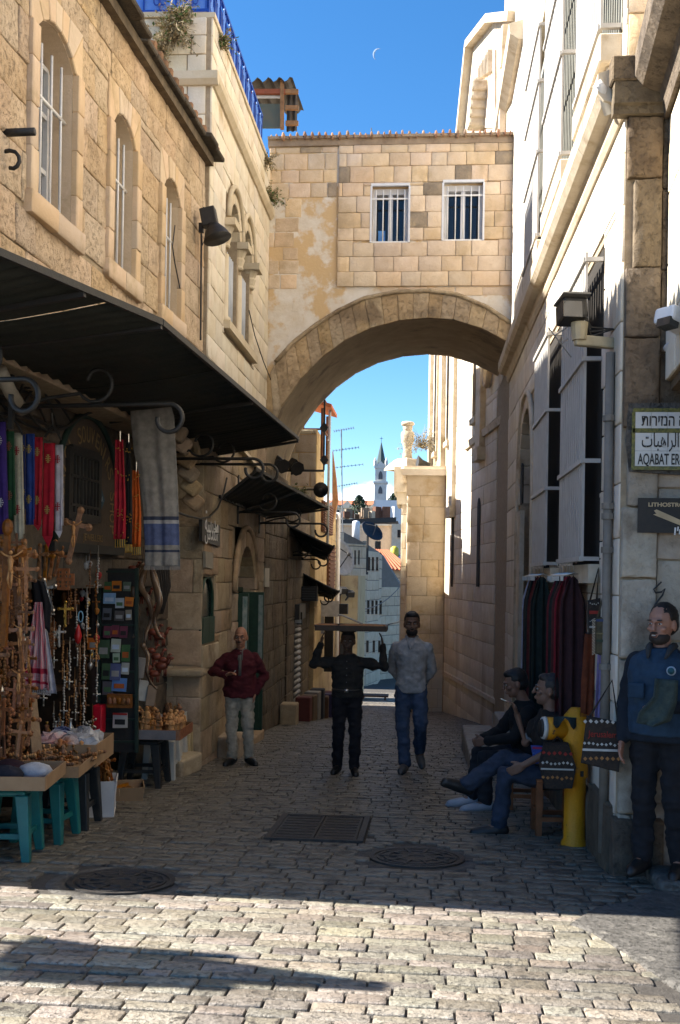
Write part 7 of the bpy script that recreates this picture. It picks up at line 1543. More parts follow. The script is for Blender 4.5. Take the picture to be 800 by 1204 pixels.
def heap(n,c,d,fn,seed):
    r=random.Random(seed)
    for k in range(n):
        x,y=r.uniform(-.5,.5)*d[0],r.uniform(-.5,.5)*d[1]; z=d[2]*r.random()*(1-(2*abs(x)/d[0])**3*.6); fn(Vector(c)+Vector((x,y,z)),r)
def stall_tables():
    stool('nearest teal plastic stool at the left edge of the stall',onG(22,1012)+Vector((-.12,.12,0)),M_teal,.34,.5,.1)
    stool('second teal plastic stool under the wooden bead tray',onG(64,990)+Vector((-.1,.1,0)),M_teal,.34,.5,-.05)
    stool('dark plastic stool under the wrapped goods box',onG(92,975)+Vector((-.1,.12,0)),flat('charcoal plastic',(.025,.028,.03),.4),.34,.5,0)
    stool('black plastic stool under the box of carved figures',onG(172,925)+Vector((-.05,.1,0)),M_black,.4,.5,.0)
    stool('white plastic stool nearest the figurine box',onG(188,916)+Vector((0,.1,0)),M_wplastic,.3,.47,.0)
    stool('second white plastic stool stacked behind the first',onG(194,909)+Vector((.02,.12,0)),M_wplastic,.3,.47,.0)
    stool('beige plastic stool at the far end of the stall',onG(206,904)+Vector((.0,.1,0)),M_beige,.3,.46,.1)
    # trays on the near stools
    p=onG(22,1012)+Vector((-.12,.12,.5)); tray('textile_tray','shallow cardboard tray of dark knitted caps on the nearest teal stool',p+Vector((.0,.0,0)),(.62,.6,.09),M_card,.12)
    r=random.Random(2)
    for k,(dx,dy,c,lb) in enumerate(((-.16,-.1,(.12,.012,.03),'maroon knitted cap in the near tray'),(.02,-.12,(.016,.018,.03),'navy knitted cap in the near tray'),(.17,.02,(.42,.42,.45),'white striped cap at the tray edge'),(-.05,.12,(.03,.012,.018),'plum knitted cap at the back of the near tray'),(-.22,.14,(.5,.5,.5),'white cap at the back left of the near tray'))):
        q=p+Vector((dx,dy,.04)); mb=MB(); mb.lathe(q,[(.1,0),(.11,.03),(.085,.07),(.03,.09),(.003,.095)],14,1.15,.9)
        for j in range(6): a=j*1.05; mb.tube([q+Vector((.1*math.cos(a),.085*math.sin(a),.01)),q+Vector((.05*math.cos(a+.3),.04*math.sin(a+.3),.085))],.006,4)
        single('knitted_cap',mb,col('cap %d'%k,c),lb,'cap','knitted caps',True)
    p2=onG(64,990)+Vector((-.18,.22,.5)); tray('bead_tray','cardboard tray heaped with olive wood beads and crosses',p2,(.72,.8,.08),M_card,.1)
    lab='carved olive wood piece in the heaped bead tray'
    def piece(q,r_):
        mb=MB(); k=r_.random()
        if k<.5:
            for j in range(5): mb.ball(q+Vector((.02*j,.012*math.sin(j),.004*j)),.015,6,4)
        elif k<.8: mb=cross_mb(q,.11,.06,.013,r_.uniform(0,3),R(80))
        else: mb.lathe(q,[(.025,0),(.03,.02),(.012,.04),(.02,.06),(.004,.075)],8)
        single('carved_piece',mb,M_olive if r_.random()<.75 else M_olive_lt,lab,'carving','carved pieces in the bead tray',True)
    heap(95,p2+Vector((0,0,.03)),(.62,.7,.11),piece,5)
    p3=onG(92,975)+Vector((-.12,.22,.5)); tray('wrapped_goods_box','open cardboard box with plastic wrapped scarves next to the bead tray',p3,(.5,.62,.17),M_card,.08)
    mw=mat('crumpled clear wrap',(.42,.42,.43),(.2,.2,.22),nscale=12,bump=.8,bscale=25,rough=.15,spec=.7)
    for k,(dx,dy,c,s,lb) in enumerate(((-.12,-.15,(.45,.06,.04),.13,'red and white wrapped packet in the goods box'),(.05,.1,None,.15,'large crumpled clear packet in the goods box'),(.14,-.12,None,.12,'small crumpled clear packet at the front of the goods box'),(-.14,.14,(.03,.05,.2),.13,'blue folded scarf in the goods box'),(.02,-.2,(.28,.1,.04),.11,'brown wrapped packet in the goods box'))):
        q=p3+Vector((dx,dy,.16)); mb=MB(); rr=random.Random(k); n=14
        prof=[(max(.002,s*math.sin(math.pi*i/7)),-s*.55*math.cos(math.pi*i/7)) for i in range(8)]; mb.lathe(q,prof,n); mb.v=[tuple(Vector(v)+Vector((rr.uniform(-1,1),rr.uniform(-1,1),rr.uniform(-1,1)))*s*.16) for v in mb.v]
        single('wrapped_packet',mb,mw if c is None else mat('packet %d'%k,c,(.4,.4,.42),nscale=5,bump=.6,bscale=25,rough=.25),lb,'packet','packets in the goods box')
    # white carton with upright crosses, open tray behind it
    p4=onG(108,962)+Vector((.0,.2,0)); tray('white_carton','tall white carton of wooden crosses standing on the paving',p4,(.26,.36,.3),mat('white carton',(.58,.56,.55),(.5,.48,.47),nscale=6,rough=.8),.25,0,5)
    def up(q,r_): single('wooden_cross',cross_mb(q,.22,.11,.02,r_.uniform(-1,1),r_.uniform(-.35,.35)),M_olive,'olive wood cross sticking out of the white carton','cross','crosses in the white carton')
    heap(18,p4+Vector((0,0,.27)),(.2,.3,.12),up,8)
    mb=MB(); mb.box(p4+Vector((.17,-.0,.17)),(.006,.07,.05),.25); single('carton_label',mb,M_card,'small brown label on the white carton side','label')
    p5=onG(140,942)+Vector((0,.15,0)); tray('open_carton','low open brown carton on the ground before the black stool',p5,(.34,.36,.13),M_card,.3,0,8)
    def low(q,r_): mb=MB(); mb.box(q,(.2,.05,.03),r_.uniform(0,3),r_.uniform(-.3,.3)); single('wood_offcut',mb,M_olive,'flat piece of wood lying in the low carton','wood piece','pieces in the low carton')
    heap(7,p5+Vector((0,0,.05)),(.2,.2,.07),low,9)
    # carved figures on the far stool
    p6=onG(172,925)+Vector((-.02,.12,.5)); tray('figure_box','shallow wooden box crowded with carved olive wood figures',p6,(.78,.62,.1),M_olive,.02)
    mb=MB(); mb.box(p6+Vector((.16,-.32,.05)),(.4,.012,.09)); single('grey_flap',mb,flat('grey card',(.2,.19,.2)),'grey card flap on the front of the figure box','flap')
    def fig(q,r_):
        h=r_.uniform(.13,.24); mb=MB(); mb.lathe(q,[(.045,0),(.04,.02),(.032,h*.3),(.04,h*.6),(.03,h*.75),(.012,h*.8)],8,1,.75); mb.ball(q+Vector((0,0,h*.89)),.024,7,5); mb.tube([q+Vector((.03,-.01,h*.68)),q+Vector((.045,-.03,h*.45)),q+Vector((.01,-.045,h*.5))],[.012,.011,.009],5); mb.tube([q+Vector((-.03,-.01,h*.68)),q+Vector((-.045,-.03,h*.45)),q+Vector((-.01,-.045,h*.55))],[.012,.011,.009],5)
        single('carved_figure',mb,M_olive if r_.random()<.6 else M_olive_lt,'standing olive wood figure in the crowded figure box','figurine','carved figures',True)
    heap(44,p6+Vector((0,.02,.02)),(.68,.5,.1),fig,12)
    p7=onG(200,905)+Vector((0,.1,.47)); tray('white_box','small white carton on the white stools',p7,(.28,.3,.16),M_wplastic,.1)
    heap(6,p7+Vector((0,0,.1)),(.2,.2,.06),lambda q,r_: single('carved_figure',(lambda m_:m_.lathe(q,[(.03,0),(.025,.08),(.012,.1),(.02,.12),(.003,.14)],7))(MB()),M_olive,'olive wood figure poking out of the small white carton','figurine','figures in the white carton',True),3)
    # hanging bag of silver beads by the rack foot
    p=at(108,858,9.4); mb=MB()
    r=random.Random(4)
    for k in range(40): a=k*.5; mb.ball(p+Vector((.06*math.cos(a)*r.uniform(.5,1),.03*math.sin(a),.1-.006*k)),.012,5,4)
    single('bead_necklace',mb,M_silver,'silvery bead necklace hanging by the foot of the rack','necklace',smooth=True)
stall_tables()
# ================================================================== wares and fittings at the convent wall
def garments():
    hm=M_silver
    cols1=[((.4,.4,.5),'white'),((.06,.035,.022),'dark brown'),((.025,.03,.026),'black green'),((.15,.03,.026),'maroon'),((.1,.06,.035),'tobacco brown'),((.018,.02,.018),'charcoal'),((.02,.03,.026),'dark teal')]
    cols2=[((.16,.015,.025),'claret'),((.03,.03,.026),'bottle green'),((.34,.015,.03),'crimson'),((.09,.02,.02),'russet'),((.26,.014,.026),'wine red'),((.12,.022,.024),'oxblood'),((.045,.018,.02),'dark plum')]
    ga=(FR.uz(688,449,.14)[0],FR.uz(660,481,.14)[0]); gb=(FR.uz(644,503,.14)[0],FR.uz(628,525,.14)[0])
    for gi,(cols,(u0,u1),ln) in enumerate(((cols1,sorted(gb),1.62),(cols2,sorted((ga[0]-.42,ga[1])) if ga[0]>ga[1] else sorted((ga[0],ga[1]-.42)),1.35))):
        n=len(cols); zr=1.70
        for k,(c,nm) in enumerate(cols):
            u=u0+(u1-u0)*(k+.6)/n if gi else u0+(u1-u0)*(k+.3)/n
            lb='%s long garment on a wire hanger on the %s window rail'%(nm,'far' if gi==0 else 'near'); t=thing('hanging_garment',lb,'garment',FR.P(u,zr,.15),'garments on the window rails'); rr=random.Random(k+gi*20); ph=rr.uniform(0,6); wd=.2; dx=rr.uniform(-.04,-.02)
            def fn(a,b,u=u,ph=ph,wd=wd,dx=dx):
                sp=.4+.6*min(1,b*6); o=.17+(a-.5)*wd*sp+dx; p=FR.P(u+.02*math.sin(a*16+ph+b)+.012*math.sin(a*31+ph),zr-.12-b*(ln+.08*math.sin(ph))-.05*abs(a-.5)*2*(1-min(1,b*6)),o); return p,Vector((0,-1,0))
            mb=MB(); mb.cloth(fn,18,14,.01); part('cloth',mb,col('garment '+nm,c),t,True)
            mb=MB(); q=FR.P(u,zr-.1,.17+dx); o=FR.n; mb.tube([q-o*.1-Vector((0,0,.03)),q,q+o*.1-Vector((0,0,.03))],.006,5); mb.tube([q]+[q+Vector((0,0,.05))+o*.02*math.sin(a)+Vector((0,0,.022*(1-math.cos(a)))) for a in (0,1.2,2.4,3.6,4.6)],.004,5); part('wire_hanger',mb,hm,t,True)
            for s in (-.09,.09): mb=MB(); mb.box(q+o*s-Vector((0,0,.045)),(.02,.02,.04)); part('clip',mb,M_wplastic,t)
garments()
M_weave=mat('dark embroidered weave',(.02,.018,.018),(.05,.035,.025),nscale=40,bump=.5,bscale=160,rough=.85)
def bag(name,label,poly,Y,m,th=.07,bands=(),strap=None,text=None,fringe=False):
    pts=[at(x,y,Y) for x,y in poly]; c=sum(pts,Vector())/len(pts); t=thing(name,label,'bag',c,'woven bags for sale')
    mb=MB(); n=len(pts); mid=[p+Vector((0,-th*.5,0)) for p in [c+(p-c)*.93 for p in pts]]; bk=[p+Vector((0,th*.5,0)) for p in [c+(p-c)*.93 for p in pts]]
    mb.add(pts+mid+bk,[tuple(range(n,2*n))]+[tuple(range(3*n-1,2*n-1,-1))]+[(i,(i+1)%n,n+(i+1)%n,n+i) for i in range(n)]+[((i+1)%n,i,2*n+i,2*n+(i+1)%n) for i in range(n)]); part('pouch',mb,m,t)
    r=random.Random(len(label))
    for (ya,yb,cc,dots) in bands:
        x0,x1=min(p[0] for p in poly)+2.2,max(p[0] for p in poly)-2.2; a,b=at(x0,ya,Y-th*.5-.004),at(x1,yb,Y-th*.5-.004)
        lean=(poly[1][1]-poly[0][1])*.0
        mb=MB()
        if dots:
            for k in range(dots): f=(k+.5)/dots; p=Vector((a.x+(b.x-a.x)*f,a.y,(a.z+b.z)/2+r.uniform(-.006,.006))); s=(b.x-a.x)/dots*.38; mb.prism([p+Vector((0,0,s)),p+Vector((s,0,0)),p+Vector((0,0,-s)),p+Vector((-s,0,0))],(0,.004,0))
        else: mb.box(((a.x+b.x)/2,a.y,(a.z+b.z)/2),(b.x-a.x,.005,abs(a.z-b.z)))
        part('woven_band',mb,flat('band '+str(cc),cc,.8),t,kind='stuff' if dots else None)
    if strap:
        mb=MB(); mb.tube([at(x,y,Y) for x,y in strap],.008,5); part('strap',mb,m,t,True)
    if text:
        s,x,y,w_,h_,cc=text; p=at(x,y,Y-th*.5-.006); q=at(x+w_,y+3,Y-th*.5-.006); place_text(s,h_,p,q-p,(0,0,1),flat('thread '+s,cc,.8),t,width=(q-p).length)
    if fringe:
        mb=MB(); 
        for k in range(24): p=at(poly[-1][0]+1,poly[0][1]+(poly[-1][1]-poly[0][1])*k/23,Y-.04); mb.tube([p,p+Vector((-.02,0,-.012))],.003,3)
        part('fringe',mb,flat('cream fringe',(.45,.38,.27)),t,kind='stuff')
    return t
def bags():
    W=(.5,.48,.44); Rd=(.3,.03,.02); O=(.35,.16,.05); G=(.1,.16,.08)
    bag('shoulder_bag','black embroidered bag with a white band hung highest by the drain pipe',[(691,706),(706,703),(707,742),(692,746)],7.75,M_weave,.05,[(709,711,W,5),(718,722,Rd,0),(728,732,W,6),(736,738.5,W,0)],[(694,706),(704,668),(702,704)])
    bag('shoulder_bag','olive brown striped bag with a cream fringe below the black one',[(701,727),(718.5,722),(717,766),(708,771),(699,768)],7.3,mat('olive stripe weave',(.10,.085,.045),(.045,.04,.03),nscale=30,bump=.5,bscale=120,rough=.85),.07,[(728,731,(.04,.06,.14),0),(744,746,(.2,.16,.08),0),(752,755,(.03,.05,.03),0)],[(703,727),(712,690),(714,724)],None,True)
    bag('shoulder_bag','big black bag with red lettering in front of the yellow post',[(690,841),(733,850),(728,908),(683,897)],6.97,M_weave,.08,[(846,851,W,7),(872,878,W,9),(880,884,W,0),(889,895,O,7)],[(694,842),(720,800),(727,849)],('Jerusalem',692,866,34,.06,Rd))
    bag('shoulder_bag','patterned backpack slumped on the wooden stool',[(640,873),(668,872),(677,900),(672,926),(640,926),(634,900)],7.95,M_weave,.2,[(884,888,Rd,6),(895,900,W,8),(903,906,W,0),(912,918,O,7)],[(650,873),(655,866),(662,872)])
    bag('shoulder_bag','small bright blue and yellow bag behind the seated man',[(624,876),(640,877),(639,897),(628,898)],8.3,flat('bag blue',(.03,.07,.35)),.06,[(878,881,(.35,.03,.1),0),(893,896,(.5,.4,.05),0),(884,889,(.08,.2,.4),4)])
    for nm,L,Rr,Y,c,lb in (('lilac',[(703,765),(701,800),(699,846)],[(712,768),(711,800),(710,846)],7.6,(.26,.22,.42),'lilac scarf hanging under the striped bag'),('amber',[(712,690),(710,760),(707,800),(706,850)],[(720,690),(719,760),(718,800),(714,850)],7.65,(.62,.28,.02),'amber yellow scarf hanging behind the bags'),('amber tail',[(705,900),(705,925),(707,934)],[(713,900),(713,922),(709,936)],7.6,(.62,.28,.02),'tail of yellow scarf showing below the big black bag'),('rust',[(688,745),(684,800),(683,838)],[(703,745),(700,800),(697,842)],7.9,(.16,.04,.015),'rust brown patterned scarf hanging left of the lilac one')):
        t=thing('hanging_scarf',lb,'scarf',at(L[0][0],L[0][1],Y),'scarves at the drain pipe'); drape('cloth',t,L,Rr,Y,col(nm,c),2,.012,nu=12,nv=16,seed=len(nm)); r=random.Random(1); mb=MB()
        for k in range(10): p=at(L[-1][0]+(Rr[-1][0]-L[-1][0])*k/9,L[-1][1],Y); mb.tube([p,p-Vector((0,0,.03))],.003,3)
        part('fringe',mb,col(nm,c),t,kind='stuff')
bags()
def hydrant():
    p=onG(677,996)+Vector((.0,.08,0)); my=mat('chipped yellow paint',(.62,.27,.012),(.5,.2,.01),stain=(.09,.045,.025),sscale=16,sthr=(.63,.7),nscale=6,bump=.4,bscale=40,rough=.45)
    t=thing('fire_standpipe','stout yellow fire standpipe with a capped side outlet beside the wooden stools','standpipe',p)
    z=p.z; ztop=at(680,832,p.y).z
    mb=MB(); mb.lathe(p,[(.1,-.03),(.1,.02),(.082,.04),(.08,.5),(.095,.52),(.095,.58),(.09,.6),(.105,.64),(.105,ztop-z-.12),(.09,ztop-z-.06),(.04,ztop-z)],18); part('barrel',mb,my,t,True)
    c=at(668,857,p.y); mb=MB(); d=Vector((-1,-.15,.03)).normalized(); mb.tube([c+Vector((.05,0,0)),c+d*.1,c+d*.11,c+d*.17],[.075,.075,.085,.085],14); part('outlet',mb,my,t,True)
    mb=MB(); mb.tube([c+d*.172,c+d*.2],[.088,.082],14); part('outlet_ring',mb,M_wplastic,t,True); mb=MB(); mb.tube([c+d*.2,c+d*.215],[.07,.06],12); part('cap',mb,M_black,t,True)
    q=Vector((p.x+.06,p.y+.02,ztop-.05)); mb=MB(); mb.lathe(q,[(.05,-.2),(.05,.0),(.035,.04),(.015,.05),(.015,.13)],12); part('spindle_housing',mb,my,t,True)
    mb=MB(); q=at(664,845,p.y-.1); mb.cloth(lambda u,v:(q+Vector(((u-.5)*.17,.02*math.sin(u*7)-.02,.02-.1*v*(.5+math.sin(u*9)*.4)-.02*abs(u-.5))),Vector((0,-1,0))),8,5,.008); part('rag',mb,col('dark teal rag',(.02,.035,.04)),t,True)
    for a in (0,1.57,3.14,4.7): mb=MB(); mb.lathe(p+Vector((.095*math.cos(a+.4),.095*math.sin(a+.4),.55)),[(.014,-.02),(.014,.02)],6); part('bolt',mb,M_black,t)
hydrant()
def wood_stool(label,p,w_=.3,h=.45,rz=0):
    m=mat('reddish stool wood',(.25,.09,.035),(.16,.055,.02),nscale=12,bump=.25,bscale=50,rough=.5); t=thing('wooden_stool',label,'stool',(0,0,0),'wooden stools')
    mb=MB(); mb.box((0,0,h-.015),(w_,w_,.03)); bevel(part('seat',mb,m,t),.006)
    for sx in (-1,1):
        for sy in (-1,1): mb=MB(); mb.box((sx*w_*.42,sy*w_*.42,(h-.03)/2),(.045,.045,h-.03)); part('leg',mb,m,t)
    for k in (-1,1):
        mb=MB(); mb.box((0,k*w_*.42,h*.3),(w_*.76,.025,.035)); part('stretcher',mb,m,t); mb=MB(); mb.box((k*w_*.42,0,h*.4),(.025,w_*.76,.035)); part('stretcher',mb,m,t)
    t.location=p; t.rotation_euler.z=rz; return t
wood_stool('reddish wooden stool carrying the backpack next to the standpipe',onG(652,985)+Vector((.0,.16,0)),.3,.45,.05)
wood_stool('reddish wooden stool the man with the cigarette sits on',Vector((1.06,8.5,gz(8.5))),.3,.45,0)
wood_stool('farther wooden stool under the man in black',Vector((.95,9.7,gz(9.7))),.32,.45,0)
# ================================================================== people
def remesh(mb,vox,smooth=6,fold=0,ff=(14,14,10),seed=0):
    me=mb.mesh('tmp'); o=bpy.data.objects.new('tmp',me); COL.objects.link(o); m=o.modifiers.new('r','REMESH'); m.mode='VOXEL'; m.voxel_size=vox; m.use_smooth_shade=True
    s=o.modifiers.new('s','SMOOTH'); s.factor=.5; s.iterations=smooth
    bpy.context.view_layer.update(); dg=bpy.context.evaluated_depsgraph_get(); r=bpy.data.meshes.new_from_object(o.evaluated_get(dg)); bpy.data.objects.remove(o); bpy.data.meshes.remove(me)
    r.polygons.foreach_set('use_smooth',[True]*len(r.polygons))
    if fold:
        n=[v.normal.copy() for v in r.vertices]
        for v,nn in zip(r.vertices,n):
            c=v.co; q=Vector((c.x*ff[0]+seed,c.y*ff[1],c.z*ff[2])); d=noise.noise(q)+.5*noise.noise(q*2.1); v.co=c+nn*(fold*(d if d>0 else d*.6))
    return r
def limb(mb,pts,rs,n=10):
    pts=[Vector(p) for p in pts]; mb.tube(pts,rs,n)
    for p,r_ in zip(pts,rs): mb.ball(p,(r_ if not isinstance(r_,tuple) else min(r_))*.985,n,6)
def torso(mb,rings,n=16):
    vs=[];fs=[]
    for i,(c,rx,ry) in enumerate(rings):
        c=Vector(c); t=(Vector(rings[min(i+1,len(rings)-1)][0])-Vector(rings[max(i-1,0)][0])).normalized(); x=Vector((1,0,0)); y=t.cross(x).normalized()
        for j in range(n): a=2*math.pi*j/n; vs.append(c+x*rx*math.cos(a)+y*ry*math.sin(a))
    for i in range(len(rings)-1):
        for j in range(n): fs.append((i*n+j,i*n+(j+1)%n,(i+1)*n+(j+1)%n,(i+1)*n+j))
    fs.append(tuple(range(n-1,-1,-1))); k=(len(rings)-1)*n; fs.append(tuple(range(k,k+n))); mb.add(vs,fs)
def hand(mb,wr,d,nrm,side,curl=.5,s=1.0):
    """palm, four fingers of unequal length and a thumb leaving the side of the palm"""
    wr=Vector(wr); d=Vector(d).normalized(); nrm=Vector(nrm); nrm=(nrm-d*nrm.dot(d)).normalized(); x=d.cross(nrm)*side
    limb(mb,[wr,wr+d*.03*s,wr+d*.085*s],[(.022*s,.026*s),(.019*s,.036*s),(.015*s,.04*s)]) if False else None
    for k in range(4):
        off=(-.03+.02*k)*s; base=wr+d*.085*s+x*off
        mb.tube([wr+d*.0+x*off*.5,wr+d*.045*s+x*off*.9,base],[.016*s,.015*s,.0125*s],8); L=[.062,.074,.07,.054][k]*s; a=curl
        p=base; dd=d
        pts=[p]
        for j in range(3):
            dd=(d*math.cos(a*(j+1)*.8)+nrm*math.sin(a*(j+1)*.8)).normalized(); p=p+dd*L*[.45,.32,.23][j]; pts.append(p)
        limb(mb,pts,[.0098*s,.0092*s,.0088*s,.0075*s],7)
    tb=wr+d*.025*s-x*.03*s; td=(d*.75-x*.7+nrm*.25).normalized(); limb(mb,[wr+d*.01*s-x*.01*s,tb,tb+td*.035*s,tb+td*.035*s+(td+d*.6).normalized()*.028*s],[.016*s,.014*s,.0115*s,.009*s],7)
ST=dict(pel=(0,0,.95),waist=(0,0,1.1),chest=(0,-.005,1.3),neck=(0,.01,1.485),head=(0,-.015,1.63),shL=(.172,.01,1.41),shR=(-.172,.01,1.41),elL=(.235,.03,1.13),elR=(-.235,.03,1.13),wrL=(.25,-.05,.89),wrR=(-.25,-.05,.89),hipL=(.09,0,.93),hipR=(-.09,0,.93),knL=(.1,-.02,.5),knR=(-.1,-.02,.5),anL=(.11,.03,.09),anR=(-.11,.03,.09),toL=(.13,-.14,.035),toR=(-.13,-.14,.035),hyaw=0,hpitch=0)
def person(label,loc,yaw,scale,pose,skin,hair,top,bottom,shoe,vox=.006,fat=0,bald=False,beard=None,hands=True,sleeve='long',shape='sweater',tuck=False,extra=None,handdir=None):
    J=dict(ST); J.update(pose); J={k:(Vector(v) if isinstance(v,tuple) else v) for k,v in J.items()}; J['shL'].z-=.03; J['shR'].z-=.03
    t=thing('person',label,'person',(0,0,0),'people in the lane'); f=fat
    ms=mat('skin %s'%str(skin),skin,tuple(x*.86 for x in skin),nscale=20,rough=.55,spec=.35)
    H=Matrix.Translation(J['head']+Vector((0,0,.012)))@Matrix.Scale(1.09,4)@Matrix.Rotation(J['hyaw'],4,'Z')@Matrix.Rotation(J['hpitch'],4,'X')
    def hb(mb,c,r_,n=12,m=8):
        o=len(mb.v); mb.ball((0,0,0),1,n,m); 
        for i in range(o,len(mb.v)): v=mb.v[i]; mb.v[i]=tuple(H@Vector((c[0]+v[0]*r_[0],c[1]+v[1]*r_[1],c[2]+v[2]*r_[2])))
    B=MB()
    torso(B,[(J['pel']-(J['waist']-J['pel'])*.4,.13+f*.5,.09),(J['pel'],.155+f,.105+f),(J['waist'],.14+f,.1+f*1.2),(J['chest'],.168+f*.6,.112+f*.6),(J['chest'].lerp(J['neck'],.62),.15,.085),(J['neck'],.062,.06)])
    limb(B,[J['neck']-(J['neck']-J['chest'])*.15,J['neck']+(J['head']-J['neck'])*.55],[.058,.056],12)
    hb(B,(0,.012,.02),(.077,.097,.102)); hb(B,(0,-.02,-.05),(.058,.068,.072)); hb(B,(0,-.05,-.098),(.026,.028,.02)); hb(B,(0,-.08,.022),(.05,.018,.011))
    hb(B,(0,-.1,-.012),(.011,.012,.026)); hb(B,(0,-.108,-.03),(.016,.014,.012)); hb(B,(0,-.088,-.063),(.024,.01,.006)); hb(B,(0,-.086,-.075),(.022,.011,.006))
    for s in (-1,1): hb(B,(.076*s,.012,-.012),(.012,.022,.034)); hb(B,(.042*s,-.062,-.028),(.022,.02,.016))
    for S in ('L','R'):
        limb(B,[J['sh'+S],J['el'+S],J['wr'+S]],[.052,.04,.027]); limb(B,[J['hip'+S],J['kn'+S],J['an'+S]],[.082,.056,.04]); limb(B,[J['an'+S],J['to'+S]],[.04,.03])
        if hands:
            hd=(handdir or {}).get(S); d=(hd[0] if hd else J['wr'+S]-J['el'+S]); nn=(hd[1] if hd else (Vector((-1 if S=='L' else 1,0,0)))); hand(B,J['wr'+S],d,nn,1 if S=='L' else -1,(hd[2] if hd else .35))
    me=remesh(B,vox,4); me.materials.append(ms); o=bpy.data.objects.new('body',me); link(o,t)
    def P_(name,mb,m,v=.011,sm=5,fold=.006,ff=(13,13,8),parent=t,smooth=True):
        r_=remesh(mb,v,sm,fold,ff,random.random()*50) if v else mb.mesh(name,smooth); r_.materials.append(m); q=bpy.data.objects.new(name,r_); link(q,parent); return q
    mt=col('top '+label[:24],top); mbm=col('bottom '+label[:24],bottom); msh=flat('shoe '+label[:24],shoe,.45)
    g=dict(sweater=.018,shirt=.02,jacket=.026)[shape]
    T=MB(); lo=J['pel']-(J['waist']-J['pel']).normalized()*(.06 if tuck is False else -.03)
    torso(T,[(lo-Vector((0,0,.02)),.176+f+g*.6,.124+f+g),(J['pel'],.172+f+g,.118+f+g),(J['waist'],.148+f+g*1.4,.106+f*1.2+g*1.2),(J['chest'],.178+f*.6+g,.122+f*.6+g),(J['chest'].lerp(J['neck'],.42),.188+g*.7,.104+g),(J['chest'].lerp(J['neck'],.74),.135+g,.086+g),(J['chest'].lerp(J['neck'],.97),.078+g*.4,.07+g*.3)])
    for S in ('L','R'):
        el,wr,sh=J['el'+S],J['wr'+S],J['sh'+S]
        if sleeve=='long': limb(T,[sh,sh.lerp(el,.5),el,wr.lerp(el,.08)],[.05+g,.051+g,.044+g,.033+g*.6])
        else: limb(T,[sh,sh.lerp(el,.55)],[.062+g,.062+g])
    P_('jacket' if shape=='jacket' else 'shirt' if shape=='shirt' else 'sweater',T,mt,.011,5,.02 if shape!='sweater' else .013,(9,9,15))
    D=MB(); torso(D,[(J['pel']+(J['waist']-J['pel'])*.35,.152+f,.11+f),(J['pel'],.165+f,.12+f),(J['pel']-(J['waist']-J['pel'])*.45,.15+f*.6,.105+f*.5)])
    for S in ('L','R'):
        h,k,a=J['hip'+S],J['kn'+S],J['an'+S]; limb(D,[h,h.lerp(k,.5),k,k.lerp(a,.55),a.lerp(k,.06)],[.1+f*.4,.092,.078,.071,.07])
    P_('trousers',D,mbm,.011,4,.02,(8,8,15))
    for S in ('L','R'):
        a,b=J['an'+S],J['to'+S]; d=(b-a); dz=Vector((d.x,d.y,0)); dz=dz.normalized() if dz.length>.01 else Vector((0,-1,0)); sh=MB(); limb(sh,[a-Vector((0,0,.03))-dz*.04,a.lerp(b,.55)-Vector((0,0,.012)),b+dz*.03],[.05,.052,.042],10); limb(sh,[a-Vector((0,0,.045))-dz*.05,b+dz*.05-Vector((0,0,.012))],[.032,.03],10); sh.tube([a-Vector((0,0,.03)),a+Vector((0,0,.03))],[.05,.054],10); P_('shoe',sh,msh,.009,3,0)
    if hair:
        mh=flat('hair '+label[:20],hair,.6); hm=MB()
        if bald is True: hb(hm,(0,.04,-.0),(.087,.084,.056)); hb(hm,(0,.062,.03),(.072,.06,.06))
        else: hb(hm,(0,.028,.038),(.084,.097,.094)); hb(hm,(0,.05,-.01),(.08,.075,.07)); (hb(hm,(0,-.03,.088),(.062,.05,.034)) if bald is False else None)
        P_('hair',hm,mh,.008,2,.004,(60,60,60))
    if beard:
        bm_=MB(); hb(bm_,(0,-.03,-.082),(.062,.066,.046)); hb(bm_,(0,-.05,-.1),(.034,.034,.026)); hb(bm_,(0,-.1,-.05),(.03,.01,.008)); P_('beard',bm_,flat('beard '+label[:20],beard,.8),.007,2,.003,(60,60,60))
    we=flat('eye white',(.55,.52,.5),.3); bk=flat('iris dark',(.02,.014,.01),.2)
    for s in (-1,1):
        q=MB(); hb(q,(.031*s,-.08,.003),(.013,.008,.006),8,6); e=P_('eye',q,we,0); q=MB(); hb(q,(.031*s,-.0865,.003),(.0055,.003,.0055),7,5); P_('iris',q,bk,0,parent=e)
        q=MB(); hb(q,(.031*s,-.092,.024),(.02,.006,.0045),8,5); P_('eyebrow',q,flat('hair '+label[:20],hair or (.03,.02,.015),.6),0)
    if extra: extra(t,J,hb,P_)
    t.location=loc; t.rotation_euler.z=yaw; t.scale=(scale,)*3
    return t
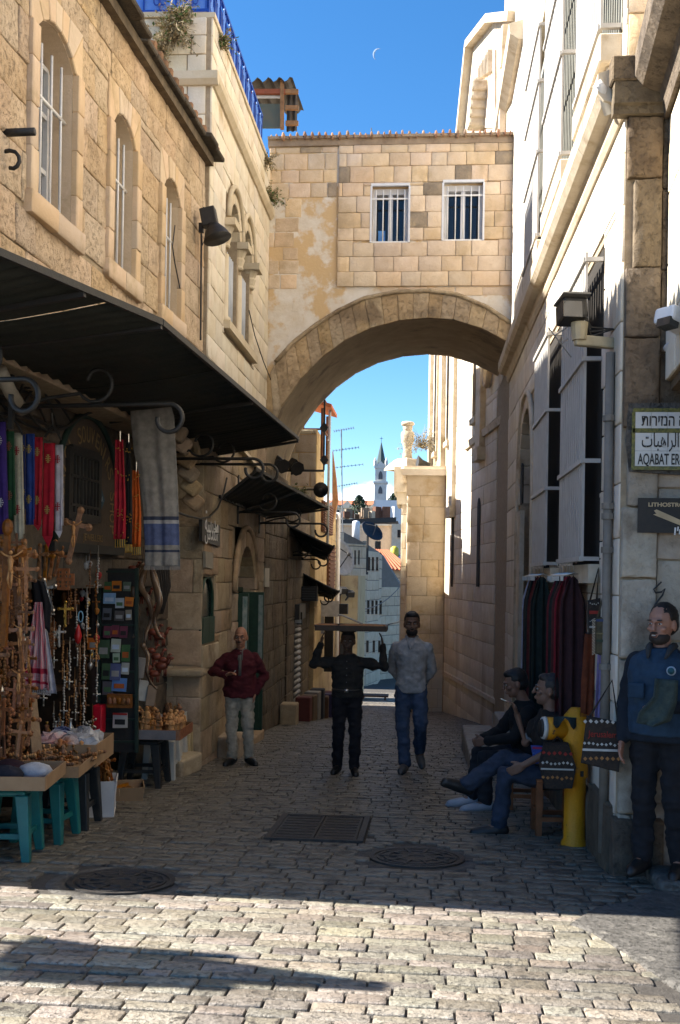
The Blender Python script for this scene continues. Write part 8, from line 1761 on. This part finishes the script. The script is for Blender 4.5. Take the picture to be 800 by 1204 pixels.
def people():
    sk=(.36,.2,.125); sk2=(.17,.085,.05)
    # man in burgundy before the green doors
    def ex1(t,J,hb,P_):
        q=MB(); c=J['wrR']+Vector((.09,-.05,.03)); q.tube([c,c+Vector((.03,-.05,.035))],.006,6); P_('cigarette',q,flat('cigarette',(.6,.58,.52)),0)
        q=MB(); q.tube([J['neck']+Vector((0,-.075,-.03)),J['chest']+Vector((0,-.155,.02)),J['waist']+Vector((0,-.165,.06))],[(.02,.03)]*3,8); P_('shirt_front',q,col('grey shirt',(.12,.12,.11)),0)
        for s in (-1,1): q=MB(); q.tube([J['neck']+Vector((.05*s,-.02,.01)),J['neck']+Vector((.02*s,-.085,-.03)),J['chest']+Vector((.025*s,-.145,.06))],[.018,.018,.01],6); P_('collar',q,col('grey shirt',(.16,.16,.15)),0)
        for s in (-1,1):
            q=MB(); c=[(.031*s+.022*math.cos(a),-.105,.0+.017*math.sin(a)) for a in [i*.63 for i in range(10)]]; 
            Hm=Matrix.Translation(J['head']); q.tube([Hm@Vector(v) for v in c],.0022,4,closed=True); P_('spectacle_rim',q,M_black,0)
        q=MB(); hb(q,(0,-.105,-.052),(.028,.009,.008)); P_('moustache',q,flat('moustache',(.03,.022,.018),.8),0)
    p=onG(281,899); person('man in a burgundy jacket and pale trousers smoking by the green doors',Vector((p.x,p.y,gz(p.y))),R(8),.92,dict(elR=(-.34,-.02,1.2),wrR=(-.17,-.2,1.17),elL=(.31,.05,1.15),wrL=(.2,-.06,.93),knL=(.11,-.03,.5),anL=(.13,.02,.09),toL=(.2,-.11,.035),anR=(-.08,.0,.09),toR=(-.15,-.15,.035),hyaw=R(-6)),(.34,.16,.10),(.025,.02,.018),(.07,.008,.014),(.38,.35,.29),(.012,.012,.012),fat=.018,bald=True,shape='jacket',extra=ex1,handdir={'R':((.7,-.35,.35),(.2,-.3,-.9),.6),'L':((-.2,.1,-1),(-1,0,0),.3)})
    # tray bearer
    def ex2(t,J,hb,P_):
        q=MB(); q.box(J['pel']+Vector((0,-.148,.09)),(.05,.02,.04)); P_('belt_buckle',q,M_silver,0)
        q=MB(); q.tube([J['pel']+Vector((.178*math.cos(a),.14*math.sin(a),.09)) for a in [i*.39 for i in range(16)]],.018,6,closed=True); P_('belt',q,M_black,0)
        for k in range(5): q=MB(); q.ball(J['chest']+Vector((0,-.148,.1-.085*k)),.007,6,4); P_('button',q,flat('shirt button',(.15,.15,.15)),0)
        q=MB(); hb(q,(0,.0,.112),(.1,.1,.022)); P_('head_pad',q,col('head pad',(.05,.04,.035)),0)
    p=onG(407,910); person('man in black balancing a long tray of goods on his head',Vector((p.x,p.y,gz(p.y))),R(0),.91,dict(elR=(-.42,-.02,1.35),wrR=(-.33,-.03,1.6),elL=(.45,-.02,1.33),wrL=(.43,-.03,1.6),knL=(.11,-.06,.5),anL=(.1,-.02,.09),toL=(.13,-.19,.035),anR=(-.11,.06,.09),toR=(-.14,-.1,.035)),(.10,.055,.035),(.012,.01,.009),(.022,.021,.02),(.012,.012,.016),(.01,.01,.01),fat=.01,shape='shirt',tuck=True,extra=ex2,handdir={'R':((.15,-.02,1),(1,0,.2),.25),'L':((-.15,-.02,1),(-1,0,.2),.25)})
    zt=gz(p.y)+.91*1.775
    t=thing('carrying_tray','long dark wooden tray of bread carried on the head of the man in black','tray',(p.x,p.y,zt)); m=mat('dark tray wood',(.055,.035,.022),(.03,.02,.013),nscale=9,rough=.6); cx=at(414,750,p.y).x
    mb=MB(); mb.box((cx,p.y,zt+.012),(.76,.5,.022)); part('board',mb,m,t)
    for sy in (-.25,.25): mb=MB(); mb.box((cx,p.y+sy,zt+.03),(.78,.022,.06)); part('rim',mb,m,t)
    for sx in (-.385,.385): mb=MB(); mb.box((cx+sx,p.y,zt+.03),(.022,.48,.06)); part('rim',mb,m,t)
    r=random.Random(5)
    for k in range(9):
        q=Vector((cx+r.uniform(-.3,.3),p.y+r.uniform(-.18,.18),zt+.045)); mb=MB(); mb.tube([q+Vector((.075*math.cos(a)*1.4,.06*math.sin(a),0)) for a in [i*.52 for i in range(12)]],.02,7,closed=True); single('bread_ring',mb,mat('baked crust',(.28,.13,.045),(.2,.085,.03),nscale=18,rough=.7),'ring of bread lying flat on the carried tray','bread','bread rings on the tray',True)
    q=Vector((cx-.1,p.y,zt+.07)); mb=MB(); mb.tube([q+Vector((-.06,0,.1)),q+Vector((.0,0,.09)),q+Vector((.22,0,.0))],.012,6); single('tray_rod',mb,flat('pale rod',(.35,.32,.27)),'pale bent rod lying across the bread on the tray','rod')
    # walker in the grey sweater
    def ex3(t,J,hb,P_):
        for s in (-1,1): q=MB(); q.tube([J['neck']+Vector((.06*s,-.0,.015)),J['neck']+Vector((.045*s,-.07,-.01)),J['chest']+Vector((.01*s,-.138,.07))],[.02,.02,.01],6); P_('collar',q,col('sweater collar',(.33,.32,.32)),0)
    p=onG(482,906); person('tall man in a pale grey sweater and jeans walking with hands behind his back',Vector((p.x,p.y,gz(p.y))),R(-3),1.04,dict(elR=(-.225,.1,1.13),wrR=(-.1,.19,.95),elL=(.225,.1,1.13),wrL=(.12,.19,.94),knL=(.12,-.12,.51),anL=(.1,.14,.2),toL=(.13,.02,.06),knR=(-.08,-.08,.49),anR=(-.05,-.14,.09),toR=(-.07,-.31,.05),hyaw=R(4)),(.15,.08,.05),(.01,.009,.009),(.34,.335,.335),(.05,.075,.13),(.09,.085,.08),fat=-.012,beard=(.02,.015,.012),shape='sweater',extra=ex3)
    # standing man at the corner
    def ex4(t,J,hb,P_):
        q=MB(); c=J['chest']+Vector((.1,-.19,.05)); q.lathe((0,0,0),[(.028,0),(.03,.004),(.03,.008)],16); q.v=[tuple(c+Matrix.Rotation(R(90),3,'X')@Vector(v)) for v in q.v]; e=P_('embroidered_badge',q,flat('badge white',(.4,.45,.5)),0); q=MB(); q.lathe((0,0,0),[(.02,0),(.022,.006)],14); q.v=[tuple(c+Vector((0,-.006,0))+Matrix.Rotation(R(90),3,'X')@Vector(v)) for v in q.v]; P_('badge_centre',q,flat('badge teal',(.02,.1,.12)),0,parent=e)
        q=MB(); torso(q,[(J['pel']-Vector((0,0,.03)),.215,.18),(J['waist'],.214,.185),(J['chest'],.22,.18),(J['chest'].lerp(J['neck'],.6),.2,.14),(J['chest'].lerp(J['neck'],.95),.1,.11)]); P_('vest',q,col('steel blue vest',(.022,.05,.088)),.011,5,.012,(9,9,12))
        for s in (-1,1): q=MB(); q.tube([J['neck']+Vector((.075*s,.02,.01)),J['neck']+Vector((.07*s,-.075,.0)),J['chest']+Vector((.055*s,-.165,.125))],[.026,.024,.008],6); P_('vest_edge',q,col('vest trim',(.05,.05,.05)),0)
        for s in (-1,1): q=MB(); q.box(J['chest']+Vector((.12*s,-.185,-.09)),(.11,.03,.1)); P_('pocket',q,col('steel blue vest',(.022,.05,.088)),.01,3,.004)
        q=MB(); hb(q,(0,-.097,-.068),(.019,.006,.007)); P_('mouth',q,flat('mouth',(.1,.03,.03)),0); q=MB(); hb(q,(0,-.102,-.065),(.014,.003,.004)); P_('teeth',q,flat('teeth',(.5,.48,.42)),0)
    p=onG(775,1030); person('bearded balding man in a steel blue vest standing at the corner pier',Vector((1.53,6.85,gz(6.85)+.06)),R(-24),.975,dict(elR=(-.23,.03,1.12),wrR=(-.235,-.07,.86),elL=(.25,-.05,1.12),wrL=(.06,-.24,1.12),anL=(.13,.02,.09),anR=(-.1,-.02,.09),hyaw=R(-16),hpitch=R(2)),(.36,.18,.12),(.02,.015,.012),(.012,.018,.028),(.014,.014,.017),(.02,.016,.014),fat=.025,bald=0,beard=(.03,.022,.018),shape='sweater',extra=ex4,handdir={'L':((-.9,-.1,-.1),(0,.6,-.8),.5)},vox=.0055)
    t=thing('fleece_mitten','greenish grey patterned fleece bundle held against the belly of the standing man','bundle',at(775,840,6.6)); drape('cloth',t,[(771,798),(769,820),(752,838),(749,850)],[(797,800),(796,825),(789,848),(770,854)],6.56,mat('fleece pattern',(.055,.075,.065),(.025,.04,.04),nscale=25,bump=.6,bscale=90,rough=.95),1.2,.02,nu=16,nv=16,th=.05,seed=2)
    # seated men
    sit=dict(pel=(0,.0,.5),waist=(0,-.02,.66),chest=(0,-.04,.87),neck=(0,-.04,1.05),head=(0,-.065,1.2),shL=(.185,-.04,.98),shR=(-.185,-.04,.98),hipL=(.09,-.02,.5),hipR=(-.09,-.02,.5))
    def ex5(t,J,hb,P_):
        q=MB(); c=J['wrR']+Vector((.0,-.07,.1)); q.tube([c,c+Vector((0,-.07,.03))],.005,6); P_('cigarette',q,flat('cigarette',(.6,.58,.52)),0)
        q=MB(); limb(q,[J['shR'].lerp(J['elR'],.5),J['shR'].lerp(J['elR'],.72)],[.06,.056]); P_('grey_cuff',q,col('grey cuff',(.22,.23,.25)),.011,3,.004)
    d=dict(sit); d.update(knR=(-.1,-.4,.62),anR=(-.03,-.74,.4),toR=(0,-.87,.44),knL=(.08,-.42,.52),anL=(.08,-.47,.1),toL=(.08,-.64,.04),elR=(-.22,-.2,.74),wrR=(-.2,-.28,.98),elL=(.25,-.1,.74),wrL=(.2,-.3,.62),hyaw=R(-10),hpitch=R(-4))
    person('man in a dark tee shirt and jeans sitting cross-legged with a raised cigarette',Vector((1.07,8.5,gz(8.5)-.03)),R(-84),.97,d,(.2,.11,.075),(.025,.02,.018),(.02,.016,.014),(.03,.042,.07),(.015,.014,.014),bald=False,fat=.02,shape='shirt',sleeve='short',extra=ex5,handdir={'R':((0,-.35,1),(0,-1,-.2),.6)})
    d=dict(sit); d.update(knR=(-.11,-.44,.52),anR=(-.1,-.5,.1),toR=(-.1,-.68,.04),knL=(.12,-.44,.52),anL=(.12,-.42,.1),toL=(.14,-.6,.04),elR=(-.23,-.2,.72),wrR=(-.08,-.42,.66),elL=(.24,-.2,.72),wrL=(.06,-.42,.66),head=(0,-.13,1.19),hyaw=R(-5),hpitch=R(14))
    person('man in black leaning forward on the farther stool by the steps',Vector((.97,9.7,gz(9.7)-.02)),R(-80),.97,d,(.2,.105,.07),(.008,.007,.007),(.012,.012,.013),(.02,.022,.028),(.3,.32,.36),shape='sweater')
    # passer-by far down the lane
    p=at(474,815,25.0); person('passer-by in a white shirt and dark trousers far down the lane',Vector((p.x,25.0,gz(25))),R(20),.95,dict(),(.2,.11,.075),(.012,.011,.01),(.55,.54,.55),(.015,.015,.02),(.02,.02,.02),vox=.014,hands=False,shape='shirt')
people()
